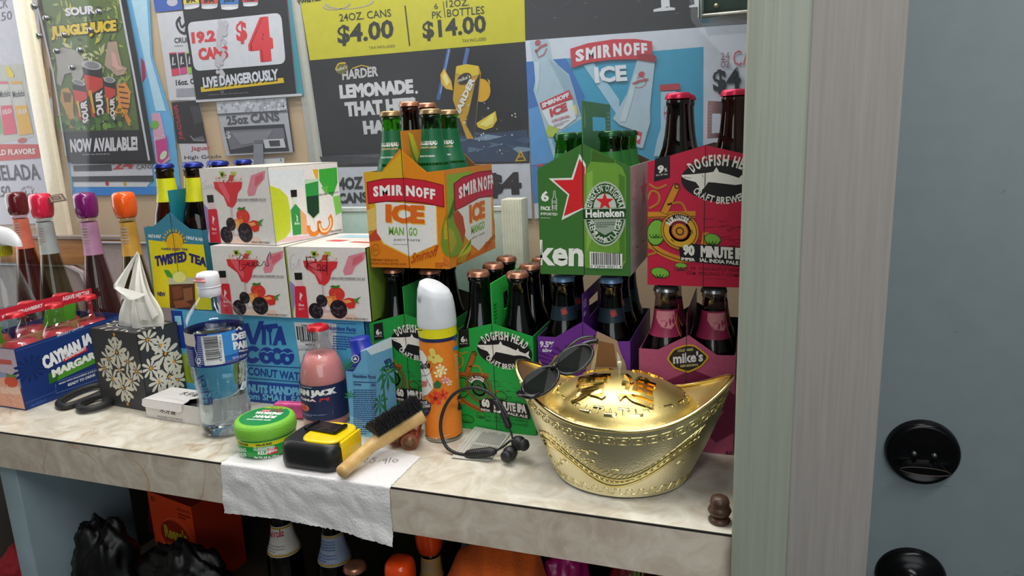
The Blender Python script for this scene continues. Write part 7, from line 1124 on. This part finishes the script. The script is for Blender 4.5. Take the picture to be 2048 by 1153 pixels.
# ---------------------------------------------------------------- earphones
t=thing('earphones','black neckband earphones standing on the counter before the green carrier','earphones',(-.35,.80,0))
eb=mat('#17181b',.5,noise=.15,scale=80)
lp=[Vector(p) for p in [(-.2985,.806,.0531),(-.3085,.812,.066),(-.3169,.815,.0746),(-.3304,.816,.0844),(-.3514,.815,.0887),(-.3724,.812,.0823),(-.3864,.808,.0675),(-.3944,.803,.047),(-.3942,.798,.0273),(-.3857,.793,.01),(-.3696,.789,.0036),(-.352,.787,.0037)]]
m=MB(); m.tube(spl(lp,6),.0024,eb,10); m.build('neckband',t)
m=MB(); k0=[Vector(p) for p in [(-.3556,.787,.0033),(-.3406,.786,.0077),(-.3226,.786,.0119),(-.3106,.788,.0138)]]; m.tube(spl(k0,5),[.003,.0045,.0058,.0062,.0064,.0064,.0064,.0064,.0064,.0064,.0064,.0064,.006,.005,.004,.003][:16],eb,12)
for k in range(3): m.lathe([(0,.0012),(.0012,.001),(.0014,0)],mat('#5a5c62',.3,metal=.7),(k0[1].x+.004+.004*k,k0[1].y-.004,k0[1].z+.0055),10)
m.build('control_box',t)
m=MB(); k1=[Vector(p) for p in [(-.3198,.815,.0744),(-.3105,.813,.0604),(-.3023,.81,.0461),(-.2991,.808,.0381)]]; m.tube(spl(k1,5),[.003]+[.0048]*13+[.004,.003],eb,12); m.lathe([(0,.001),(.0016,.001),(.0018,0)],mat('#d8dade',.3),(k1[1].x-.001,k1[1].y-.0048,k1[1].z),8,rot=RX); m.build('battery_box',t)
c0=[Vector(p) for p in [(-.3127,.788,.0136),(-.3027,.79,.0195),(-.293,.793,.0277),(-.287,.796,.0291)]]; m=MB(); m.tube(spl(c0,5),.0016,eb,8); m.build('cable',t)
c1=[Vector(p) for p in [(-.299,.808,.0402),(-.2935,.803,.0309),(-.2904,.797,.0226),(-.289,.792,.0145)]]; m=MB(); m.tube(spl(c1,5),.0014,eb,8); m.build('cable',t)
for p,ax in (([(-.282,.797,.0243)][0],(.7,-.5,.1)),([(-.2926,.79,.0122)][0],(-.1,-.9,.0))):
    K=Vector(ax).to_track_quat('Z','Y').to_matrix(); m=MB(); m.lathe([(0,-.010),(.005,-.0095),(.0085,-.006),(.0095,-.001),(.0095,.002),(.007,.005),(.0058,.007),(.0075,.009),(.0080,.012),(.0062,.0150),(0,.016)],eb,p,20,rot=K); m.build('earbud',t)
# ---------------------------------------------------------------- gold ingot box
gc=(-.150,.802); 
gold=mat('#f0dc96',.14,metal=1,noise=.03,scale=20); goldr=mat('#f3eac4',.30,metal=1,noise=.04,scale=700,bump=.2)
t=thing('ingot_box','large shiny gold ingot shaped box with embossed lid','ingot box',(gc[0],gc[1],0))
def rimz(c): return .0870+.0475*abs(c)**2.6
def body(a,q):
    an=2*PI*a; c=math.cos(an); s=math.sin(an); f=.5*q+.5*(1-(1-q)**1.8)
    A_=.082+(.1315-.082)*f; B_=.072+(.0765-.072)*f
    sy=math.copysign(abs(s)**(1+.18*q),s); return Vector((gc[0]+A_*c,gc[1]+B_*sy,.003+(rimz(c)-.003)*q))
m=MB(); m.grid(lambda a,q:body(a,q),120,28,goldr,closeu=True); m.add([(gc[0]+.077*math.cos(2*PI*k/60),gc[1]+.067*math.sin(2*PI*k/60),.0002) for k in range(60)]+[tuple(body(k/60,0)) for k in range(60)],[[k,(k+1)%60,60+(k+1)%60,60+k] for k in range(60)]+[list(range(60))[::-1]],goldr,True)
def bn(a,q): 
    e=.002; p=body(a,q); return (body(a+e,q)-body(a-e,q)).cross(body(a,q+e)-body(a,q-e)).normalized()
def BS(u,v,l=0): return body(u,v)+bn(u,v)*l
def rib(mb,S,pts,wd,lift,m_,asp=1):                 # a raised ridge along a line on a surface (u, v); asp = metres of u per metre of v
    n=len(pts); L_=[];R2=[]
    for i,(x,y) in enumerate(pts):
        a=pts[max(i-1,0)]; b_=pts[min(i+1,n-1)]; dx,dy=(b_[0]-a[0])*asp,b_[1]-a[1]; dd=math.hypot(dx,dy) or 1; nx,ny=-dy/dd*wd/2/asp,dx/dd*wd/2
        L_.append((x+nx,y+ny)); R2.append((x-nx,y-ny))
    vs=[S(*p,0) for p in L_]+[S(*p,lift) for p in [((l[0]*3+r_[0])/4,(l[1]*3+r_[1])/4) for l,r_ in zip(L_,R2)]]+[S(*p,lift) for p in [((l[0]+r_[0]*3)/4,(l[1]+r_[1]*3)/4) for l,r_ in zip(L_,R2)]]+[S(*p,0) for p in R2]
    fs=[]
    for r_ in range(3): fs+=[[r_*n+i,r_*n+i+1,(r_+1)*n+i+1,(r_+1)*n+i] for i in range(n-1)]
    mb.add(vs,fs,m_,True)
m.build('body',t)
m=MB(); NK=46
for k in range(NK):                                 # key pattern below the rim
    u0=k/NK; wu=1/NK*.92; v0,v1=.80,.90
    P=[(u0,v1),(u0+wu,v1),(u0+wu,v0),(u0+wu*.25,v0),(u0+wu*.25,v0+.06),(u0+wu*.7,v0+.06),(u0+wu*.7,v0+.032)]
    PP=[]
    for p,q in zip(P,P[1:]): PP+=[(p[0]+(q[0]-p[0])*s,p[1]+(q[1]-p[1])*s) for s in (0,.5)]
    rib(m,BS,PP+[P[-1]],.014,.0007,gold,asp=6.)
for k in range(40):
    u0=k/40; wu=.023; rib(m,BS,[(u0,.05),(u0+wu*.5,.05),(u0+wu*.5,.12),(u0+wu,.12),(u0+wu,.05)],.012,.0005,gold,asp=6.)
rr=random.Random(31)                                # dragon in low relief round the front
for z in range(3):
    pts=[(.60+.30*q+.004*math.sin(q*9+z),.33+.17*math.sin(q*7.5+.6)+.055*(z-1)+.10*q) for q in [i/40 for i in range(41)]]; rib(m,BS,pts,.05,.0005,gold,asp=6.)
for k in range(34):
    q=k/33; u,v=.60+.30*q,.33+.17*math.sin(q*7.5+.6)+.10*q; rib(m,BS,[(u,v+.07),(u+.004,v+.115),(u+.012,v+.14)],.02,.0006,gold,asp=6.); rib(m,BS,[(u-.006,v+.03),(u,v-.0),(u+.006,v+.03)],.012,.0008,gold,asp=6.)
for k in range(12):
    u,v=rr.uniform(.60,.9),rr.uniform(.2,.62); rib(m,BS,[(u+.010*math.cos(s),v+.035*math.sin(s)) for s in [i*.5 for i in range(9)]],.012,.0007,gold,asp=6.)
m.build('relief_pattern',t)
m=MB(); m.tube([body(k/120,1) for k in range(120)],.0024,gold,8,closed=True); m.build('rim',t)
DA,DB=.0920,.0680
def lidz(x,y,c):
    rho=math.hypot(x/.1300,y/.0745) if (x or y) else 0
    base=.0835+(rimz(c)-.0020-.0835)*max(0,min(1,(rho-.62)/.38))**1.5
    e=(x/DA)**2+(y/DB)**2
    return base+.0445*max(0,1-e)**.58
def inner(a,q):
    an=2*PI*a; c=math.cos(an); s=math.sin(an); r_=1-q; x=.1295*c*r_; y=.0745*math.copysign(abs(s)**1.18,s)*r_
    return Vector((gc[0]+x,gc[1]+y,lidz(x,y,c)))
m=MB(); m.grid(inner,120,44,mat('#ecd68e',.40,metal=1,noise=.04,scale=900,bump=.12),closeu=True); lid=m.build('lid',t); lid['base']=list(t['base'])
def DS(u,v,l=0):
    c=u/(math.hypot(u/1.,v/.58)+1e-6); return Vector((gc[0]+u,gc[1]+v,lidz(u,v,0)+l))
m=MB(); NK=34
for k in range(NK):                                 # key pattern round the dome
    for (r0,r1,inv) in ((.90,.985,0),):
        E=lambda a,r_:(DA*r_*.97*math.cos(a),DB*r_*.97*math.sin(a)); a0=2*PI*k/NK; da=2*PI/NK
        P=[(a0+.06*da,.985),(a0+.94*da,.985),(a0+.94*da,.955)] if k%2 else [(a0+.06*da,.915),(a0+.94*da,.915),(a0+.94*da,.945)]
        PP=[]
        for p,q in zip(P,P[1:]): PP+=[(p[0]+(q[0]-p[0])*s,p[1]+(q[1]-p[1])*s) for s in (0,.34,.67)]
        rib(m,DS,[E(a,r_-.04) for a,r_ in PP+[P[-1]]],.0028,.0014,gold)
        M_=[(a0+.5*da,.985-.07*0),(a0+.5*da,.95),(a0+.5*da,.915)]; rib(m,DS,[E(a,r_-.04) for a,r_ in M_],.0026,.0013,gold)
m.build('key_border',lid)
def emboss(mb,ch,cx_,cy_,sx,sy,lift,m_):
    vs,fs,x0,x1,y0,y1=textgeo(ch,.014,0,3)
    bm=bmesh.new(); V=[bm.verts.new(((x-(x0+x1)/2)/(x1-x0)*sx+cx_,(y-(y0+y1)/2)/(y1-y0)*sy+cy_,0)) for x,y in vs]
    for f in fs:
        try: bm.faces.new([V[k] for k in f])
        except ValueError: pass
    for _ in range(4):
        e=[e for e in bm.edges if e.calc_length()>.0035]
        if not e: break
        bmesh.ops.subdivide_edges(bm,edges=e,cuts=1); bmesh.ops.triangulate(bm,faces=[f for f in bm.faces if len(f.verts)>3])
    bm.verts.index_update(); n=len(bm.verts); U=[(v.co.x,v.co.y) for v in bm.verts]
    top=[[v.index for v in f.verts] for f in bm.faces]; ed=[[v.index for v in e.verts] for e in bm.edges if len(e.link_faces)==1]; bm.free()
    mb.add([DS(u,v,lift) for u,v in U]+[DS(u,v,-.0003) for u,v in U],top+[[a,b_,n+b_,n+a] for a,b_ in ed],m_)
for ch,x_,y_,sx,sy,lift_ in (('寶',-.029,-.027,.043,.046,.0030),('進',.027,-.027,.041,.046,.0030),('財',.030,.034,.036,.032,.0024),('招',-.034,.034,.036,.032,.0024)):
    m=MB(); emboss(m,ch,x_,y_,sx,sy,lift_,mat('#e6c470',.15,metal=1,noise=.03)); m.build('embossed_character',lid)
m=MB(); m.lathe([(.0012,.126),(.0014,.134),(.0026,.1365),(.0030,.1425),(.0024,.1440),(0,.1440)],mat('#d8d0b0',.15,noise=.05),(gc[0],gc[1],0),16); m.build('peg',lid)
# ---------------------------------------------------------------- sunglasses on the ingot
A0,B0=Vector((-.2610,.7420,.1225)),Vector((-.1900,.7810,.1670)); exg=(B0-A0).normalized(); nrm=Vector((.25,-.75,.62)); nrm=(nrm-exg*nrm.dot(exg)).normalized(); eyg=nrm.cross(exg)
t=thing('sunglasses','black folded sunglasses resting on the left tip of the ingot','sunglasses',tuple(A0))
SP=lambda u,v,l=0:A0+exg*u+eyg*v+nrm*l; bg=mat('#121316',.25,coat=.4,noise=.1); ln=mat('#1a1e1c',.2,noise=.1,spec=.25)
for u0 in (.026,.074):
    P=[(u0+.024*math.cos(a)*(1.05 if math.cos(a)>0 else .95),-.008+.0140*math.sin(a)*(1 if math.sin(a)>0 else 1.05)) for a in [2*PI*k/26 for k in range(26)]]
    m=MB(); m.add([SP(u,v,.003*(1-((u-u0)/.024)**2)) for u,v in P]+[SP(u,v,-.0012) for u,v in P],[list(range(26)),list(range(51,25,-1))]+[[i,26+i,26+(i+1)%26,(i+1)%26] for i in range(26)],ln); m.build('lens',t)
    m=MB(); m.tube([SP(u,v,.0005) for u,v in P],.0021,bg,8,closed=True); m.build('rim',t)
m=MB(); m.tube([SP(.046,-.004,.002),SP(.050,-.002,.004),SP(.054,-.004,.002)],.0024,bg,8); m.build('bridge',t)
for off,k in ((-.0045,0),(-.0075,1)):
    m=MB(); m.tube(spl([SP(-.002+.004*k,-.004,-.001),SP(.002,-.006,off),SP(.05,-.004+.010*k,off-.003),SP(.092,.003+.010*k,off-.002),SP(.112,-.002+.008*k,off-.006)],6),[.0035]*25,bg,8,flat=.55); m.build('temple',t)
m=MB(); m.tube([SP(-.004,-.008,0),SP(.006,-.018,.002),SP(.018,-.022,.002)],.003,bg,8); m.build('hinge_corner',t)
# ---------------------------------------------------------------- under the counter
def crumple(name,label,cat,c,s,m_,amp=.3,seed=0,fq=3,nu=48,nv=26):
    def fn(a,q):
        th=2*PI*a; ph=PI*q; d_=Vector((math.sin(ph)*math.cos(th),math.sin(ph)*math.sin(th),-math.cos(ph))); k=1+amp*N3(d_.x*fq+seed,d_.y*fq,d_.z*fq)+amp*.5*abs(N3(d_.x*fq*2.6+seed,d_.y*fq*2.6,d_.z*fq*2.6))
        p=Vector((c[0]+s[0]*d_.x*k,c[1]+s[1]*d_.y*k,c[2]+s[2]*d_.z*k)); p.z=max(p.z,-.3445); return p
    m=MB(); m.grid(fn,nu,nv,m_,closeu=True); return tag(m.build(name,at=(c[0],c[1],max(-.3445,c[2]-s[2]))),label,cat)
bagm=mat('#08080a',.42,noise=.3,scale=30,bump=.15,spec=.35)
crumple('plastic_bag','black plastic bag slumped over the orange candy box','bag',(-1.022,.765,-.275),(.056,.042,.085),bagm,.3,1)
crumple('plastic_bag','black plastic bag in front of the orange candy box','bag',(-.860,.772,-.285),(.076,.042,.075),bagm,.3,5)
crumple('red_cloth','dark red cloth bundle behind the grey support panel','cloth',(-1.045,.95,-.27),(.045,.06,.07),mat('#6a1420',.8,noise=.2),.2,9)
crumple('red_cloth','red cloth bundle left of the grey support panel','cloth',(-1.215,.765,-.30),(.040,.045,.045),mat('#9a1828',.8,noise=.2),.2,13)
o2=(-.9880,.850,-.2550); t=thing('candy_box','orange peanut candy box on the shelf under the counter','box',(o2[0]+.065,o2[1]+.03,-.3445))
ang=-.10; ex=Vector((math.cos(ang),math.sin(ang),0)); d=Vector((-ex.y,ex.x,0)); F=plane(((-1.0000,.845,-.3440),tuple(ex),(0,0,1)))
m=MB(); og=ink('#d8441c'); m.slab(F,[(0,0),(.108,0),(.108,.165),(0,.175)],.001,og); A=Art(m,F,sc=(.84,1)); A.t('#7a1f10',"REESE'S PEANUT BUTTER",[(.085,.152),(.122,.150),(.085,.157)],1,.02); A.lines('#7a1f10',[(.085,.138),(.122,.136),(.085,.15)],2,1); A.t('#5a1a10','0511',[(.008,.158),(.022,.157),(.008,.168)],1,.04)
A.e('#e8705a',[(.072,.092),(.119,.090),(.072,.134)],1,inner=.97); A.e('#8f2a14',[(.066,.098),(.108,.096),(.066,.128)],1); A.t('#b8a82c',"Reese's",[(.036,.092),(.102,.088),(.034,.118)],2,.06,.15); A.t('#b8702c','PEANUT BUTTER CUPS',[(.040,.078),(.100,.074),(.040,.084)],2,.03); A.e('#5a2c18',[(.105,.06),(.125,.058),(.105,.075)],2); A.e('#b08038',[(.108,.064),(.119,.063),(.108,.071)],3)
m.build('front_panel',t)
m=MB(); oo=Vector((-1.0000,.845,-.3440)); 
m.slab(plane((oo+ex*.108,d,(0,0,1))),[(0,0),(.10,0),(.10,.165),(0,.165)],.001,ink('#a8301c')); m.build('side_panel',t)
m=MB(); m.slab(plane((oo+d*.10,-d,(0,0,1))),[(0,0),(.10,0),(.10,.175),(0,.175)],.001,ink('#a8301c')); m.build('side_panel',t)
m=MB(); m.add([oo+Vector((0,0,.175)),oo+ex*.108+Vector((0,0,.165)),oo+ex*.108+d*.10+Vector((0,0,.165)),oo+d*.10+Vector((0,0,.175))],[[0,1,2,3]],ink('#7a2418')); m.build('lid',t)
def beer_lab(col): 
    return lambda A:(A.t(col,'Barrels',[(-.016,.172),(.014,.176),(-.018,.184)],1,.05,.2),A.lines('#8a8a8e',[(-.014,.152),(.012,.152),(-.014,.168)],4,1),A.patch('#a8842c',-.05,.146,.05,.149,1,30,1),A.patch('#a8842c',-.05,.187,.05,.190,1,30,1))
pr=bottle('beer_bottle','dark beer bottle with white neck label and red script, under the paper towel','bottle',DRK,copper,None,neck=(.145,.191,'#c9c2bc'),neckart=beer_lab('#a82430'),fill=mat('#0d0503',.3),fillz=.165); pr.location=(-.6800,.80,-.3445)
pr=bottle('beer_bottle','dark beer bottle with pale blue neck label, under the paper towel corner','bottle',DRK,copper,None,neck=(.145,.191,'#8f9cb4'),neckart=lambda A:(A.lines('#4f6090',[(-.014,.152),(.012,.152),(-.014,.184)],8,1),A.patch('#a8842c',-.05,.146,.05,.149,1,30,1),A.patch('#a8842c',-.05,.187,.05,.190,1,30,1)),fill=mat('#0d0503',.3),fillz=.165); pr.location=(-.5880,.80,-.3445)
pr=bottle('beer_bottle','low dark bottle with copper cap, left of the orange caps','bottle',DRK,copper,None,zs=.81,fill=mat('#0d0503',.3),fillz=.15); pr.location=(-.5140,.742,-.3445)
G5='orange capped bottles under the counter'
tall((-.4440,.745,-.3445),'orange capped bottle under the counter, left and lower one','#ee4a12','#a86a2c','#8a5a30','#3a2412',G5,zs=.526)
tall((-.4485,.845,-.3445),'orange capped bottle under the counter with bamboo coloured neck','#ee4a12','#c89a58','#8a5a30','#3a2412',G5,zs=.52)
m=MB(); m.box((-.60,.96,-.3445),(-.47,1.03,-.12),mat('#1f2414',.2,noise=.2),bev=.012,seg=3); tag(m.build('dark_jug',at=(-.53,1.0,-.3445)),'dark olive jug at the back of the shelf','jug')
t=thing('waste_bin','grey bin lined with a black plastic bag under the counter','bin',(-.345,.90,-.3445)); m=MB(); loft(m,[(-.3445,rsq(-.395,.86,-.30,.95,.02)),(-.19,rsq(-.402,.85,-.290,.96,.022)),(-.185,rsq(-.405,.847,-.287,.963,.022))],mat('#8f9298',.5)); m.build('bin_body',t)
m=MB(); m.grid(lambda a,q:Vector((-.346+(.060+.006*N3(a*14,q*3))*math.cos(2*PI*a)*(1-.4*q),.905+(.058+.006*N3(a*17,q*3,2))*math.sin(2*PI*a)*(1-.4*q),-.188+.035*math.sin(q*2.6)+.012*N3(a*12,q*6))),50,14,bagm,closeu=True); m.build('bag_liner',t)
twm=mat('#d8601c',.95,noise=.15,scale=500,bump=.8)
def otw(a,q):
    x=-.385+.150*a; y=.715+.075*q; z=-.165+.062*math.sin(PI*min(1,a*.95))**.8*(1-.25*(1-q))+.004*math.sin(a*26+q*6)-.035*(1-q)**2
    if a>.85: z-=(a-.85)*.35
    return Vector((x,y,z))
m=MB(); m.grid(otw,50,20,twm); m.grid(lambda a,q:otw(a,q)+Vector((0,.004,-.010)),50,20,twm); m.box((-.37,.735,-.3445),(-.255,.80,-.175),twm,bev=.015,seg=3); tag(m.build('orange_towel',at=(-.31,.76,-.3445)),'folded orange terry towel under the counter','towel')
crumple('magenta_bag','crumpled magenta snack bag behind the orange towel','bag',(-.240,.86,-.25),(.038,.04,.105),mat('#a81f6a',.3,noise=.25,scale=25,bump=.2),.25,17)
crumple('red_packet','dark red packet near the right end under the counter','packet',(-.150,.87,-.25),(.034,.035,.10),mat('#7a1c24',.35,noise=.2,scale=25),.2,19)
m=MB(); m.box((-.105,.80,-.3445),(-.050,.86,-.145),ink('#d8842c'),bev=.004); m.box((-.1055,.7990,-.20),(-.0495,.8000,-.155),ink('#e8c8a0')); tag(m.build('orange_carton',at=(-.08,.83,-.3445)),'orange drink carton at the right end under the counter','carton')
m=MB()
for k in range(4): m.tube(spl([(-.142+.004*k,.80,-.3445),(-.138+.002*k,.80,-.24),(-.128+.006*(k-1.5),.795,-.14+.006*k)],6),.0016,mat('#4f8f2a',.5),6,flat=.4)
tag(m.build('green_stem',at=(-.135,.80,-.3445)),'green leafy stem beside the orange carton under the counter','stem')
m=MB(); m.box((-1.33,.84,-.3445),(-1.17,.93,-.20),mat('#3a3c38',.5,noise=.4,scale=40),bev=.008); tag(m.build('dark_crate',at=(-1.25,.88,-.3445)),'dark patterned crate at the far left under the counter','crate')
